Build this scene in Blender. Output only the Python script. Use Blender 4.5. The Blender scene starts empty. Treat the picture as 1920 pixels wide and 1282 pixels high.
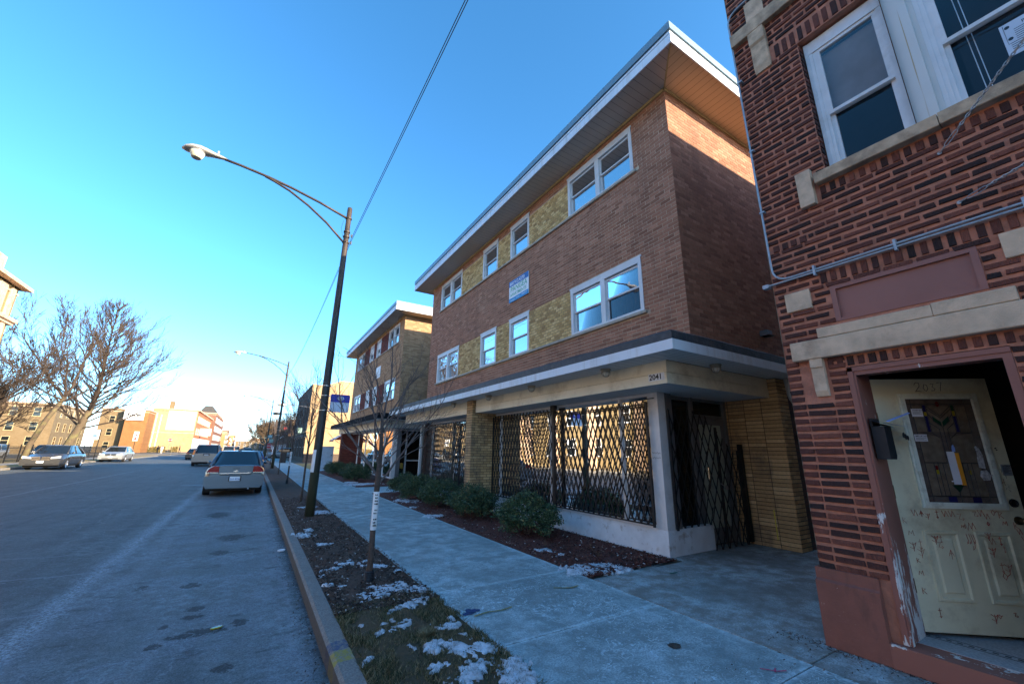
import bpy, math, random
from mathutils import Vector, Matrix
PI=math.pi; R=math.radians
random.seed(7)
scene=bpy.context.scene
COL=scene.collection
# ---------------------------------------------------------------- mesh builder
def wloc(o):
    v=Vector((0,0,0))
    while o is not None:
        v=v+Vector(o.location); o=o.parent
    return v
class MB:
    def __init__(s): s.v=[]; s.f=[]; s.m=[]; s.r=[]; s.mi=0; s.rv=0.5
    def face(s,idx,mi=None):
        s.f.append(tuple(idx)); s.m.append(s.mi if mi is None else mi); s.r.append(s.rv)
    def quad(s,a,b,c,d):
        n=len(s.v); s.v+=[tuple(a),tuple(b),tuple(c),tuple(d)]; s.face((n,n+1,n+2,n+3))
    def poly(s,pts):
        n=len(s.v); s.v+=[tuple(p) for p in pts]; s.face(range(n,n+len(pts)))
    def box(s,x0,x1,y0,y1,z0,z1,skip=''):
        if x0>x1:x0,x1=x1,x0
        if y0>y1:y0,y1=y1,y0
        if z0>z1:z0,z1=z1,z0
        n=len(s.v)
        s.v+=[(x0,y0,z0),(x1,y0,z0),(x1,y1,z0),(x0,y1,z0),(x0,y0,z1),(x1,y0,z1),(x1,y1,z1),(x0,y1,z1)]
        F={'b':(0,3,2,1),'t':(4,5,6,7),'s':(0,1,5,4),'e':(1,2,6,5),'n':(2,3,7,6),'w':(3,0,4,7)}
        for k,f in F.items():
            if k not in skip: s.face([n+i for i in f])
    def prism(s,poly,h0,h1,axis='z'):
        # poly 2D list; extruded along axis; ccw
        def P(a,b,h):
            return {'z':(a,b,h),'y':(a,h,b),'x':(h,a,b)}[axis]
        n=len(s.v);k=len(poly)
        s.v+=[P(a,b,h0) for a,b in poly]+[P(a,b,h1) for a,b in poly]
        s.face([n+i for i in range(k)][::-1]); s.face([n+k+i for i in range(k)])
        for i in range(k):
            j=(i+1)%k; s.face((n+i,n+j,n+k+j,n+k+i))
    def tube(s,pts,rad,n=6,cap=True):
        pts=[Vector(p) for p in pts]; k=len(pts)
        if not hasattr(rad,'__len__'): rad=[rad]*k
        up=None; base=len(s.v)
        for i,p in enumerate(pts):
            d=(pts[min(i+1,k-1)]-pts[max(i-1,0)])
            if d.length<1e-9: d=Vector((0,0,1))
            d.normalize()
            if up is None:
                up=Vector((0,0,1)) if abs(d.z)<.9 else Vector((1,0,0))
            a=d.cross(up)
            if a.length<1e-6: a=d.cross(Vector((0,1,0)))
            a.normalize(); b=a.cross(d); up=b
            for j in range(n):
                t=2*PI*j/n; q=p+(a*math.cos(t)+b*math.sin(t))*rad[i]; s.v.append(tuple(q))
        for i in range(k-1):
            for j in range(n):
                j2=(j+1)%n
                s.face((base+i*n+j,base+i*n+j2,base+(i+1)*n+j2,base+(i+1)*n+j))
        if cap:
            s.face([base+j for j in range(n)][::-1]); s.face([base+(k-1)*n+j for j in range(n)])
    def lathe(s,prof,c=(0,0,0),n=16,axis='z',cap=True):
        base=len(s.v);k=len(prof)
        for r,h in prof:
            for j in range(n):
                t=2*PI*j/n; a,b=r*math.cos(t),r*math.sin(t)
                p={'z':(a,b,h),'x':(h,a,b),'y':(a,h,b)}[axis]
                s.v.append((p[0]+c[0],p[1]+c[1],p[2]+c[2]))
        for i in range(k-1):
            for j in range(n):
                j2=(j+1)%n; s.face((base+i*n+j,base+i*n+j2,base+(i+1)*n+j2,base+(i+1)*n+j))
        if cap:
            s.face([base+j for j in range(n)][::-1]); s.face([base+(k-1)*n+j for j in range(n)])
    def xform(s,M,start=0):
        for i in range(start,len(s.v)): s.v[i]=tuple(M@Vector(s.v[i]))
    def text(s,t,M,size=.1,extr=0.0,bold=.012):
        # text laid in local XY plane (X right, Y up) then transformed by M
        cu=bpy.data.curves.new('t','FONT'); cu.body=t; cu.size=size; cu.extrude=extr; cu.offset=bold*size; cu.resolution_u=3
        o=bpy.data.objects.new('t',cu)
        me=bpy.data.meshes.new_from_object(o)
        n=len(s.v)
        s.v+=[tuple(M@v.co) for v in me.vertices]
        for p in me.polygons: s.face([n+i for i in p.vertices])
        bpy.data.objects.remove(o); bpy.data.curves.remove(cu); bpy.data.meshes.remove(me)
    def build(s,name,mats,parent=None,smooth=False,local=False,loc=None,rand=False):
        off=Vector((0,0,0))
        if parent is not None and not local: off=wloc(parent)
        me=bpy.data.meshes.new(name)
        if not isinstance(mats,(list,tuple)): mats=[mats]
        vs=s.v if off.length==0 else [(a-off.x,b-off.y,c-off.z) for a,b,c in s.v]
        me.from_pydata(vs,[],s.f)
        for m in mats: me.materials.append(m)
        if len(mats)>1: me.polygons.foreach_set('material_index',s.m)
        if smooth: me.polygons.foreach_set('use_smooth',[True]*len(s.f))
        if rand:
            at=me.attributes.new('rnd','FLOAT','FACE'); at.data.foreach_set('value',s.r)
        me.update()
        o=bpy.data.objects.new(name,me); COL.objects.link(o)
        if parent is not None: o.parent=parent
        if loc is not None: o.location=loc
        return o
def tag(o,label=None,cat=None,group=None,kind=None):
    if label: o['label']=label
    if cat: o['category']=cat
    if group: o['group']=group
    if kind: o['kind']=kind
    return o
def thing(name,loc,label,cat,group=None,rz=0):
    o=bpy.data.objects.new(name,None); COL.objects.link(o); o.location=loc; o.rotation_euler=(0,0,rz)
    o.empty_display_size=.3
    return tag(o,label,cat,group)
def kids(o): return list(o.children)
def copy_tree(o,parent=None,**kw):
    c=o.copy(); COL.objects.link(c); c.parent=parent
    for ch in kids(o): copy_tree(ch,c)
    if kw: tag(c,**kw)
    return c
def TM(loc,right,up):
    r=Vector(right).normalized(); u=Vector(up).normalized(); n=r.cross(u)
    M=Matrix(((r.x,u.x,n.x,loc[0]),(r.y,u.y,n.y,loc[1]),(r.z,u.z,n.z,loc[2]),(0,0,0,1)))
    return M
# ---------------------------------------------------------------- materials
class NT:
    def __init__(s,name):
        s.mat=bpy.data.materials.new(name); s.mat.use_nodes=True; s.t=s.mat.node_tree
        s.t.nodes.clear(); s.out=s.t.nodes.new('ShaderNodeOutputMaterial')
    def n(s,typ,ins=None,**kw):
        nd=s.t.nodes.new(typ)
        for k,v in kw.items(): setattr(nd,k,v)
        if ins:
            for k,v in ins.items():
                sk=nd.inputs[k]
                if isinstance(v,bpy.types.NodeSocket): s.t.links.new(v,sk)
                else: sk.default_value=v
        return nd
    def link(s,a,b): s.t.links.new(a,b)
    def math(s,op,a,b=None,c=None,clamp=False):
        nd=s.t.nodes.new('ShaderNodeMath'); nd.operation=op; nd.use_clamp=clamp
        for i,v in enumerate((a,b,c)):
            if v is None: continue
            if isinstance(v,bpy.types.NodeSocket): s.link(v,nd.inputs[i])
            else: nd.inputs[i].default_value=v
        return nd.outputs[0]
    def mix(s,f,a,b,mode='MIX'):
        nd=s.t.nodes.new('ShaderNodeMix'); nd.data_type='RGBA'; nd.blend_type=mode
        for sk,v in ((nd.inputs[0],f),(nd.inputs[6],a),(nd.inputs[7],b)):
            if isinstance(v,bpy.types.NodeSocket): s.link(v,sk)
            else: sk.default_value=(v+(1,)) if isinstance(v,tuple) and len(v)==3 else v
        return nd.outputs[2]
    def ramp(s,f,stops,interp='LINEAR'):
        nd=s.t.nodes.new('ShaderNodeValToRGB'); s.link(f,nd.inputs[0]); cr=nd.color_ramp; cr.interpolation=interp
        while len(cr.elements)<len(stops): cr.elements.new(.5)
        for e,(p,c) in zip(cr.elements,stops):
            e.position=p; e.color=(c if isinstance(c,tuple) else (c,c,c))+((1,) if not isinstance(c,tuple) or len(c)==3 else ())
        return nd.outputs[0]
    def co(s,scale=(1,1,1),kind='Object',loc=(0,0,0),rot=(0,0,0)):
        tc=s.n('ShaderNodeTexCoord'); mp=s.n('ShaderNodeMapping',{'Vector':tc.outputs[kind],'Scale':scale,'Location':loc,'Rotation':rot})
        return mp.outputs[0]
    def pos(s,scale=(1,1,1)):
        g=s.n('ShaderNodeNewGeometry'); mp=s.n('ShaderNodeMapping',{'Vector':g.outputs['Position'],'Scale':scale}); return mp.outputs[0]
    def noise(s,vec,scale,detail=4,rough=.55,dist=0):
        nd=s.n('ShaderNodeTexNoise',{'Vector':vec,'Scale':scale,'Detail':detail,'Roughness':rough,'Distortion':dist}); return nd.outputs[0]
    def bump(s,h,strength=.3,dist=.02):
        return s.n('ShaderNodeBump',{'Height':h,'Strength':strength,'Distance':dist}).outputs[0]
    def bsdf(s,col,rough=.7,metal=0,normal=None,spec=.5,**kw):
        b=s.n('ShaderNodeBsdfPrincipled')
        for k,v in (('Base Color',col),('Roughness',rough),('Metallic',metal),('Specular IOR Level',spec)):
            if isinstance(v,bpy.types.NodeSocket): s.link(v,b.inputs[k])
            else: b.inputs[k].default_value=(v+(1,)) if isinstance(v,tuple) and len(v)==3 else v
        for k,v in kw.items():
            k=k.replace('_',' '); b.inputs[k].default_value=v
        if normal is not None: s.link(normal,b.inputs['Normal'])
        s.link(b.outputs[0],s.out.inputs[0]); return b
def plain(name,col,rough=.6,metal=0,var=.12,vscale=6,bump=0,bscale=60,spec=.5,dirt=None,**kw):
    t=NT(name); p=t.pos()
    n=t.noise(p,vscale,5)
    c2=tuple(max(0,x*(1-var)) for x in col); c3=tuple(min(1,x*(1+var)) for x in col)
    c=t.mix(t.ramp(n,[(.3,0.0),(.7,1.0)]),c2,c3)
    if dirt:
        dn=t.noise(p,dirt[1] if len(dirt)>1 else 2.5,6,.7)
        c=t.mix(t.ramp(dn,[(dirt[3] if len(dirt)>3 else .52,0.0),(.72,dirt[2] if len(dirt)>2 else .7)]),c,dirt[0])
    nm=t.bump(t.noise(p,bscale,4,.6),bump,.01) if bump else None
    t.bsdf(c,rough,metal,nm,spec,**kw); return t.mat
def brickmat(name,stops,mortar_r=.85,bump=.5,stain=None,streak=False,sscale=(1,1,.6)):
    """colour per brick from face attribute rnd; roughened surface"""
    t=NT(name); a=t.n('ShaderNodeAttribute',attribute_name='rnd',attribute_type='GEOMETRY')
    p=t.pos()
    c=t.ramp(a.outputs['Fac'],stops)
    n=t.noise(p,30,5,.65)
    c=t.mix(t.math('MULTIPLY',t.ramp(n,[(.35,0.0),(.75,1.0)]),.55),c,t.mix(1.0,c,(.55,.5,.48),'MULTIPLY'))
    if stain:
        sn=t.noise(t.pos(sscale),1.3,6,.7)
        c=t.mix(t.ramp(sn,[(stain[1],0.0),(stain[1]+.12,stain[2])]),c,stain[0])
    if streak:
        w=t.noise(t.pos((1,180,6)),1,2,.5)
        h=t.math('ADD',t.math('MULTIPLY',w,.8),n)
    else: h=t.noise(p,90,5,.6)
    t.bsdf(c,mortar_r,0,t.bump(h,bump,.008),.3); return t.mat
def bricktex(name,c1,c2,mort,bw=.2,rh=.0692,ms=.01,axis='x',bump=.4,stain=None,scale=1):
    """cheap far brick: axis 'x' = wall normal to x (uses y,z); 'y' uses x,z"""
    t=NT(name); g=t.n('ShaderNodeNewGeometry'); sp=t.n('ShaderNodeSeparateXYZ',{0:g.outputs['Position']})
    cb=t.n('ShaderNodeCombineXYZ',{0:sp.outputs[1 if axis=='x' else 0],1:sp.outputs[2]})
    br=t.n('ShaderNodeTexBrick',{'Vector':cb.outputs[0],'Color1':c1+(1,),'Color2':c2+(1,),'Mortar':mort+(1,),'Scale':1.0,'Mortar Size':ms,'Mortar Smooth':.2,'Bias':0.0,'Brick Width':bw*scale,'Row Height':rh*scale})
    p=t.pos(); n=t.noise(p,.9,6,.65)
    c=t.mix(t.ramp(n,[(.35,0.0),(.7,.45)]),br.outputs[0],t.mix(1.0,br.outputs[0],(.6,.55,.5),'MULTIPLY'))
    if stain: c=t.mix(t.ramp(t.noise(p,.5,5,.7),[(stain[1],0.0),(stain[1]+.1,stain[2])]),c,stain[0])
    h=t.math('SUBTRACT',t.math('MULTIPLY',t.noise(p,60,3),.3),br.outputs['Fac'])
    t.bsdf(c,.88,0,t.bump(h,bump,.01),.3); return t.mat
def glassmat(name,tint=(.75,.8,.8),ior=1.9,rough=.0,extra=.0,screen=0):
    t=NT(name)
    fr=t.n('ShaderNodeFresnel',{'IOR':ior})
    f=t.math('ADD',fr.outputs[0],extra,clamp=True)
    gl=t.n('ShaderNodeBsdfGlossy',{'Color':(1,1,1,1),'Roughness':rough})
    tr=t.n('ShaderNodeBsdfTransparent',{'Color':tint+(1,)})
    nz=t.bump(t.noise(t.pos(),1.6,2,.5),.05,.05)
    t.link(nz,gl.inputs['Normal'])
    mx=t.n('ShaderNodeMixShader',{0:f,1:tr.outputs[0],2:gl.outputs[0]})
    if screen:
        df=t.n('ShaderNodeBsdfDiffuse',{'Color':(.035,.04,.05,1)}); m2=t.n('ShaderNodeMixShader',{0:screen,1:mx.outputs[0],2:df.outputs[0]}); t.link(m2.outputs[0],t.out.inputs[0])
    else: t.link(mx.outputs[0],t.out.inputs[0])
    return t.mat
M={}
# right (2037) building
M['brick_dark']=brickmat('dark_red_brick',[(0,(.034,.021,.020)),(.25,(.070,.031,.026)),(.5,(.125,.044,.033)),(.78,(.180,.060,.042)),(1,(.25,.085,.056))],bump=1.6,streak=True,stain=((.05,.025,.02),.55,.55))
M['mortar_red']=plain('painted_mortar',(.448,.179,.112),.85,var=.28,vscale=9,bump=.6,bscale=70,dirt=((.190,.084,.058),1.6,.75,.48))
M['limestone']=plain('limestone',(.638,.451,.303),.85,var=.18,vscale=7,bump=.5,bscale=90,dirt=((.220,.143,.094),1.7,.75,.5))
M['limestone_dark']=plain('old_limestone_sill',(.506,.356,.230),.85,var=.3,vscale=9,bump=.5,bscale=90,dirt=((.115,.078,.052),2.3,.8,.46))
def bpaint():
    t=NT('brown_red_masonry_paint'); n=t.noise(t.pos(),3,6,.7); c=t.mix(n,(.15,.055,.040),(.31,.105,.072))
    s=t.noise(t.pos((1,1,.35)),5,6,.7); c=t.mix(t.ramp(s,[(.52,0.0),(.66,.55)]),c,(.10,.045,.035))
    w=t.noise(t.pos(),48,4,.8); c=t.mix(t.ramp(w,[(.695,0.0),(.71,.9)]),c,(.55,.52,.48))
    e=t.noise(t.pos(),6,7,.75); c=t.mix(t.ramp(e,[(.66,0.0),(.68,.8)]),c,(.34,.20,.16))
    t.bsdf(c,.6,0,t.bump(t.noise(t.pos(),26,5,.7),.35,.01)); return t.mat
M['brown_paint']=bpaint()
M['brown_paint2']=plain('brown_panel_paint',(.273,.105,.082),.5,var=.1,vscale=2,bump=.2,bscale=15)
def peel():
    t=NT('peeling_brown_paint'); p=t.pos((1,1,.22))
    n=t.noise(p,14,6,.7); base=t.mix(t.noise(t.pos(),5),(.225,.083,.063),(.300,.112,.083))
    sep=t.n('ShaderNodeSeparateXYZ',{0:t.pos()})
    low=t.n('ShaderNodeMapRange',{'Value':sep.outputs[2],'From Min':1.45,'From Max':.1,'To Min':0,'To Max':.20}).outputs[0]
    m=t.ramp(t.math('ADD',n,low),[(.645,0.0),(.66,1.0)])
    c=t.mix(m,base,(.62,.60,.58)); t.bsdf(c,.55,0,t.bump(m,.5,-.004)); return t.mat
M['peel']=peel()
M['white_frame']=plain('white_window_frame',(.66,.67,.68),.45,var=.06,dirt=((.40,.38,.34),2.5,.5,.55))
def rustpanel():
    t=NT('white_panel_with_rust_runs'); p=t.pos((1,22,.5)); n=t.noise(p,1.2,3,.6,.3)
    c=t.mix(t.noise(t.pos(),4),(.56,.55,.52),(.64,.64,.62))
    c=t.mix(t.ramp(n,[(.66,0.0),(.72,.75)]),c,(.36,.24,.07)); t.bsdf(c,.5); return t.mat
M['rustpanel']=rustpanel()
M['conduit']=plain('galvanised_conduit',(.34,.38,.42),.5,.4,var=.15,vscale=20)
M['steel']=plain('rusty_steel_chain',(.40,.38,.37),.5,.8,var=.3,vscale=60,dirt=((.12,.05,.02),30,.7))
M['door_paint']=plain('old_cream_door_paint',(.68,.66,.46),.45,var=.10,vscale=3,bump=.08,bscale=30,dirt=((.30,.25,.15),2.4,.75,.47))
M['door_mould']=plain('door_glass_moulding',(.714,.777,.662),.45,var=.1,dirt=((.263,.231,.158),9,.6,.5))
M['red_marker']=plain('red_marker_ink',(.30,.035,.015),.6,var=.2,vscale=30)
M['black_marker']=plain('black_marker_ink',(.02,.02,.022),.6)
M['paper']=plain('white_paper',(.72,.74,.78),.8,var=.06)
M['orange_paper']=plain('orange_paper',(.80,.33,.02),.7)
M['blue_paper']=plain('blue_paper',(.25,.38,.75),.7,var=.2)
M['black_plastic']=plain('black_plastic',(.014,.015,.018),.6,var=.3)
M['lead']=plain('lead_came',(.03,.03,.032),.5,.5)
M['amber']=plain('amber_glass_panel',(.173,.143,.105),.12,var=.25,vscale=18,bump=.4,bscale=120)
M['amber2']=plain('brown_glass_panel',(.119,.098,.084),.15,var=.25,vscale=18,bump=.4,bscale=120)
M['gblue']=plain('blue_stained_glass',(.02,.02,.09),.12); M['ggreen']=plain('green_stained_glass',(.01,.05,.03),.12)
M['gyellow']=plain('yellow_stained_glass',(.30,.24,.02),.12); M['gred']=plain('red_stained_glass',(.14,.015,.015),.12)
M['brass']=plain('dark_brass',(.10,.075,.04),.35,.8)
M['tile']=plain('mosaic_floor_tile',(.33,.36,.38),.5,var=.3,vscale=60,bump=.2,bscale=120)
M['tile_dark']=plain('dark_mosaic_tile',(.04,.045,.05),.5)
M['dark_inside']=plain('dark_interior',(.035,.028,.024),.9)
def step():
    t=NT('chipped_painted_step'); n=t.noise(t.pos(),5,7,.7)
    sep=t.n('ShaderNodeSeparateXYZ',{0:t.pos()})
    top=t.n('ShaderNodeMapRange',{'Value':sep.outputs[2],'From Min':.10,'From Max':.19,'To Min':0,'To Max':.22}).outputs[0]
    m=t.ramp(t.math('ADD',n,top),[(.72,0.0),(.75,1.0)])
    c=t.mix(m,(.280,.101,.070),(.700,.658,.602)); t.bsdf(c,.7,0,t.bump(m,.6,-.006)); return t.mat
M['step']=step()
# 2041 building
M['brick_brown']=brickmat('brown_face_brick',[(0,(.27,.122,.074)),(.3,(.355,.166,.102)),(.8,(.42,.200,.125)),(1,(.50,.255,.165))],bump=.5,stain=((.18,.09,.06),.53,.45),sscale=(1.2,1.2,.25))
M['brick_unused']=brickmat('unused_brick',[(0,(.210,.109,.092)),(.4,(.294,.148,.118)),(.75,(.358,.180,.143)),(.93,(.431,.227,.168)),(1,(.588,.400,.252))],bump=.35)
M['mortar_brown']=plain('brown_wall_mortar',(.50,.37,.26),.9,var=.2,dirt=((.80,.66,.46),.9,.9,.54))
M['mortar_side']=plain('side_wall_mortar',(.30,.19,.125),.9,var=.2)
M['brick_yellow']=brickmat('yellow_glazed_brick',[(0,(.42,.26,.11)),(.3,(.58,.38,.155)),(.6,(.70,.48,.20)),(1,(.84,.63,.31))],bump=.7)
M['mortar_yellow']=plain('yellow_panel_mortar',(.34,.25,.13),.9)
M['brick_buff']=brickmat('buff_pier_brick',[(0,(.462,.288,.132)),(.5,(.605,.387,.182)),(1,(.726,.495,.253))],bump=.5,stain=((.187,.132,.088),.50,.75))
M['mortar_dark']=plain('dark_raked_mortar',(.045,.037,.03),.9)
M['brick_tan']=brickmat('tan_brick',[(0,(.336,.202,.106)),(.5,(.431,.263,.140)),(1,(.549,.347,.190))],bump=.3)
M['mortar_tan']=plain('tan_wall_mortar',(.336,.244,.160),.9)
M['brick_red']=brickmat('dark_red_panel_brick',[(0,(.117,.023,.018)),(.5,(.169,.036,.026)),(1,(.221,.052,.036))],bump=.3)
M['mortar_redp']=plain('red_panel_mortar',(.10,.04,.035),.9)
M['sill']=plain('stone_sill',(.414,.368,.299),.8,var=.15,dirt=((.172,.149,.115),4,.6))
def fasc():
    t=NT('white_metal_fascia'); n=t.noise(t.pos((4,4,.35)),2.2,5,.65); c=t.mix(t.ramp(n,[(.50,0.0),(.75,.55)]),(.68,.72,.77),(.42,.36,.29)); m=t.noise(t.pos(),.9,5,.7)
    c=t.mix(t.ramp(m,[(.52,0.0),(.75,.45)]),c,(.40,.40,.40)); t.bsdf(c,.45,0,t.bump(t.noise(t.pos(),1.5,3),.5,.02)); return t.mat
M['fascia']=fasc()
M['galv']=plain('blue_grey_roof_edge',(.16,.25,.31),.4,.1,var=.08)
M['flash']=plain('dark_tar_flashing',(.034,.038,.046),.55,var=.35,vscale=8,bump=.8,bscale=14,dirt=((.134,.115,.096),5,.5))
def boards(name,axis,pitch,col,dark,rough=.55,w=.05,dirt=None):
    t=NT(name); g=t.n('ShaderNodeNewGeometry'); sp=t.n('ShaderNodeSeparateXYZ',{0:g.outputs['Position']})
    u=t.math('FRACT',t.math('DIVIDE',sp.outputs[axis],pitch))
    d=t.math('LESS_THAN',u,w)
    n=t.noise(t.pos(),1.5,5,.6); c=t.mix(n,tuple(x*.88 for x in col),tuple(min(1,x*1.08) for x in col))
    if dirt: c=t.mix(t.ramp(t.noise(t.pos(),1.2,6,.7),[(.5,0.0),(.7,.6)]),c,dirt)
    c=t.mix(d,c,dark); t.bsdf(c,rough,0,t.bump(t.math('SUBTRACT',1.0,d),.5,.008)); return t.mat
M['soffit_y']=boards('soffit_boards_street',1,.14,(.504,.456,.408),(.120,.108,.102))
M['soffit_x']=boards('soffit_boards_side',0,.14,(.66,.52,.33),(.20,.12,.06))  # orange glow of bounced sun put into the side board colour
M['soffit_wide']=boards('wide_soffit_panels',1,1.22,(.36,.33,.29),(.10,.09,.08),w=.02)
M['csoffit_y']=boards('canopy_boards_street',1,.15,(.62,.64,.62),(.12,.12,.12))
M['csoffit_x']=boards('canopy_boards_side',0,.15,(.62,.64,.62),(.12,.12,.12))
M['band']=plain('cream_fascia_board',(.76,.69,.52),.6,var=.08,vscale=2,dirt=((.330,.251,.145),1.6,.65,.5))
M['flash_b']=plain('black_tar_flashing',(.015,.016,.018),.95,var=.3,spec=.1)
M['band_rib']=boards('ribbed_fascia',0,.1,(.50,.46,.38),(.22,.2,.16))
M['trim_yellow']=plain('yellowed_trim',(.42,.34,.18),.6)
M['white_metal']=plain('painted_aluminium_post',(.68,.68,.68),.4,var=.08,dirt=((.32,.29,.25),2,.5,.5))
M['grey_metal']=plain('grey_aluminium',(.17,.175,.185),.4,.3,var=.1)
M['base_white']=plain('chipped_white_base',(.66,.71,.75),.7,var=.12,vscale=4,bump=.4,bscale=30,dirt=((.27,.24,.21),5.5,.9,.575))
M['base_dark']=plain('dark_marble_base',(.05,.03,.03),.4)
M['gate']=plain('black_steel_gate',(.022,.023,.026),.45,.5,var=.3,dirt=((.08,.05,.035),6,.4,.55))
M['lampmetal']=plain('tarnished_lamp_metal',(.34,.30,.22),.5,.4)
M['frost']=plain('frosted_lamp_glass',(.62,.60,.52),.2)
M['glass']=glassmat('window_glass',(.65,.7,.72),1.36)
M['glass_screen']=glassmat('screened_window_glass',(.55,.62,.70),1.30,screen=.45)
M['glass_dim']=glassmat('dim_window_glass',(.8,.85,.9),1.30,screen=.30)
M['glass_store']=glassmat('shop_glass',(.32,.35,.37),1.48)
M['glass_dark']=plain('dark_car_glass',(.012,.016,.018),.04,var=.1,spec=.9)
M['glass_up']=glassmat('upper_window_glass',(.85,.9,.95),1.35)
M['blind']=plain('window_shade',(.16,.155,.15),.8); M['blind_w']=plain('white_blind',(.55,.58,.62),.7)
M['curtain']=plain('blue_curtain',(.05,.10,.17),.9,var=.3)
M['room']=plain('dark_room',(.02,.022,.026),.95)
M['roof']=plain('tar_roof',(.06,.06,.062),.9)
M['yellow_spray']=plain('yellow_spray_paint',(.62,.50,.05),.7)
M['ink']=plain('black_ink',(.015,.015,.015),.6)
M['white_paint']=plain('white_sign_paint',(.78,.80,.82),.5)
M['sign_blue']=plain('sign_blue',(.02,.13,.42),.45); M['sign_cyan']=plain('sign_light_blue',(.03,.26,.55),.45); M['sign_green']=plain('sign_green',(.10,.42,.25),.5)
M['navy']=plain('navy_banner',(.015,.03,.36),.5); M['banner_w']=plain('white_banner',(.60,.66,.76),.6)
M['stop_red']=plain('stop_red',(.50,.018,.02),.4)
M['st_red']=plain('red_stripe',(.40,.035,.03),.5); M['st_yel']=plain('yellow_stripe',(.55,.38,.06),.5); M['st_grn']=plain('green_stripe',(.02,.22,.12),.5)
M['cabinet']=plain('pale_blue_cabinet',(.45,.50,.55),.45)
M['downpipe']=plain('white_downpipe',(.45,.45,.43),.5)
# street things
def polemat():
    t=NT('weathered_pole_paint'); p=t.pos((1,1,.35)); n=t.noise(p,5,6,.7)
    sep=t.n('ShaderNodeSeparateXYZ',{0:t.pos()})
    z=sep.outputs[2]
    c=t.mix(n,(.022,.026,.024),(.05,.055,.048))
    rust=t.math('GREATER_THAN',z,5.0)
    c=t.mix(rust,c,t.mix(t.ramp(n,[(.4,0.0),(.6,1.0)]),(.075,.055,.042),(.04,.028,.02)))
    g=t.math('LESS_THAN',z,1.0); c=t.mix(t.math('MULTIPLY',g,.8),c,t.mix(n,(.045,.06,.025),(.085,.075,.045)))
    t.bsdf(c,.55,.2,t.bump(n,.3,.01)); return t.mat
M['pole']=polemat()
M['rust_arm']=plain('brown_arm_paint',(.045,.032,.024),.55,.3,var=.3,vscale=12)
M['lamp_head']=plain('lamp_housing',(.42,.40,.37),.4,.3,var=.08,dirt=((.25,.22,.18),5,.4))
M['lamp_glass']=plain('lamp_refractor',(.62,.56,.40),.12,var=.1)
M['wire']=plain('black_cable',(.02,.02,.02),.6)
M['galv_band']=plain('steel_band',(.5,.5,.5),.3,.9)
M['bark']=plain('young_bark',(.085,.06,.048),.9,var=.35,vscale=30,bump=.8,bscale=80)
M['twig']=plain('grey_twig',(.13,.10,.09),.85,var=.25,vscale=8)
def bark2():
    t=NT('old_bark'); n=t.noise(t.pos((1,1,.25)),7,6,.7)
    m=t.noise(t.pos(),1.5,4,.6)
    c=t.mix(n,(.06,.043,.03),(.15,.11,.065)); c=t.mix(t.ramp(m,[(.5,0.0),(.7,.6)]),c,(.20,.19,.07)); t.bsdf(c,.9,0,t.bump(n,.9,.05)); return t.mat
M['bark_old']=bark2()
M['twig_old']=plain('brown_twigs',(.050,.034,.024),.9,var=.3,vscale=3)
M['twig_tan']=plain('tan_twigs',(.12,.082,.05),.9,var=.3,vscale=3)
def leaf():
    t=NT('dark_evergreen_leaf'); a=t.n('ShaderNodeAttribute',attribute_name='rnd',attribute_type='GEOMETRY')
    c=t.ramp(a.outputs['Fac'],[(0,(.016,.034,.018)),(.45,(.040,.080,.036)),(.8,(.080,.130,.056)),(.96,(.150,.190,.080)),(1,(.240,.180,.080))])
    t.bsdf(c,.5,0,None,.4); return t.mat
M['leaf']=leaf()
M['black_iron']=plain('black_iron',(.015,.015,.016),.5,.4)
# cars
def paint(n,c,metal=.6,rough=.28): 
    return plain(n,c,rough,metal,var=.04,vscale=2,dirt=((c[0]*.7+.05,c[1]*.7+.045,c[2]*.7+.04),1.2,.5,.5),Coat_Weight=.5,Coat_Roughness=.08)
M['car_silver']=paint('silver_paint',(.085,.125,.165),.35); M['car_beige']=paint('beige_silver_paint',(.15,.145,.145),.35)
M['car_steel']=paint('steel_grey_paint',(.075,.08,.088),.5,.22)
M['car_black']=paint('black_paint',(.02,.022,.028),.3,.2); M['car_blue']=paint('navy_paint',(.03,.06,.16),.4,.25)
M['car_white']=paint('white_car_paint',(.28,.29,.30),.1,.3); M['car_grey']=paint('grey_car_paint',(.16,.17,.18))
M['car_red']=paint('dark_red_paint',(.25,.03,.03),.3)
M['tyre']=plain('tyre_rubber',(.014,.014,.015),.8,bump=.3); M['rim']=plain('alloy_rim',(.50,.50,.50),.3,.8)
M['chrome']=plain('chrome',(.75,.76,.78),.12,1.0,var=.02)
M['tail']=plain('red_tail_lens',(.30,.008,.015),.12); M['headlamp']=plain('headlamp_lens',(.62,.66,.68),.1,.3)
M['amber_lens']=plain('amber_lens',(.75,.20,.03),.15)
M['under']=plain('car_underside',(.02,.02,.02),.9)
M['skin']=plain('skin',(.18,.10,.07),.6); M['cloth_dark']=plain('dark_clothes',(.02,.02,.025),.9); M['cloth_blue']=plain('blue_jeans',(.04,.06,.11),.9); M['cloth_white']=plain('white_top',(.6,.6,.6),.9)
SKY=dict(air=.65,dust=.6,ozone=2.4,str=.125,sun=3.0,exp=2.3,sat=1.2,hue=.4905)
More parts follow.
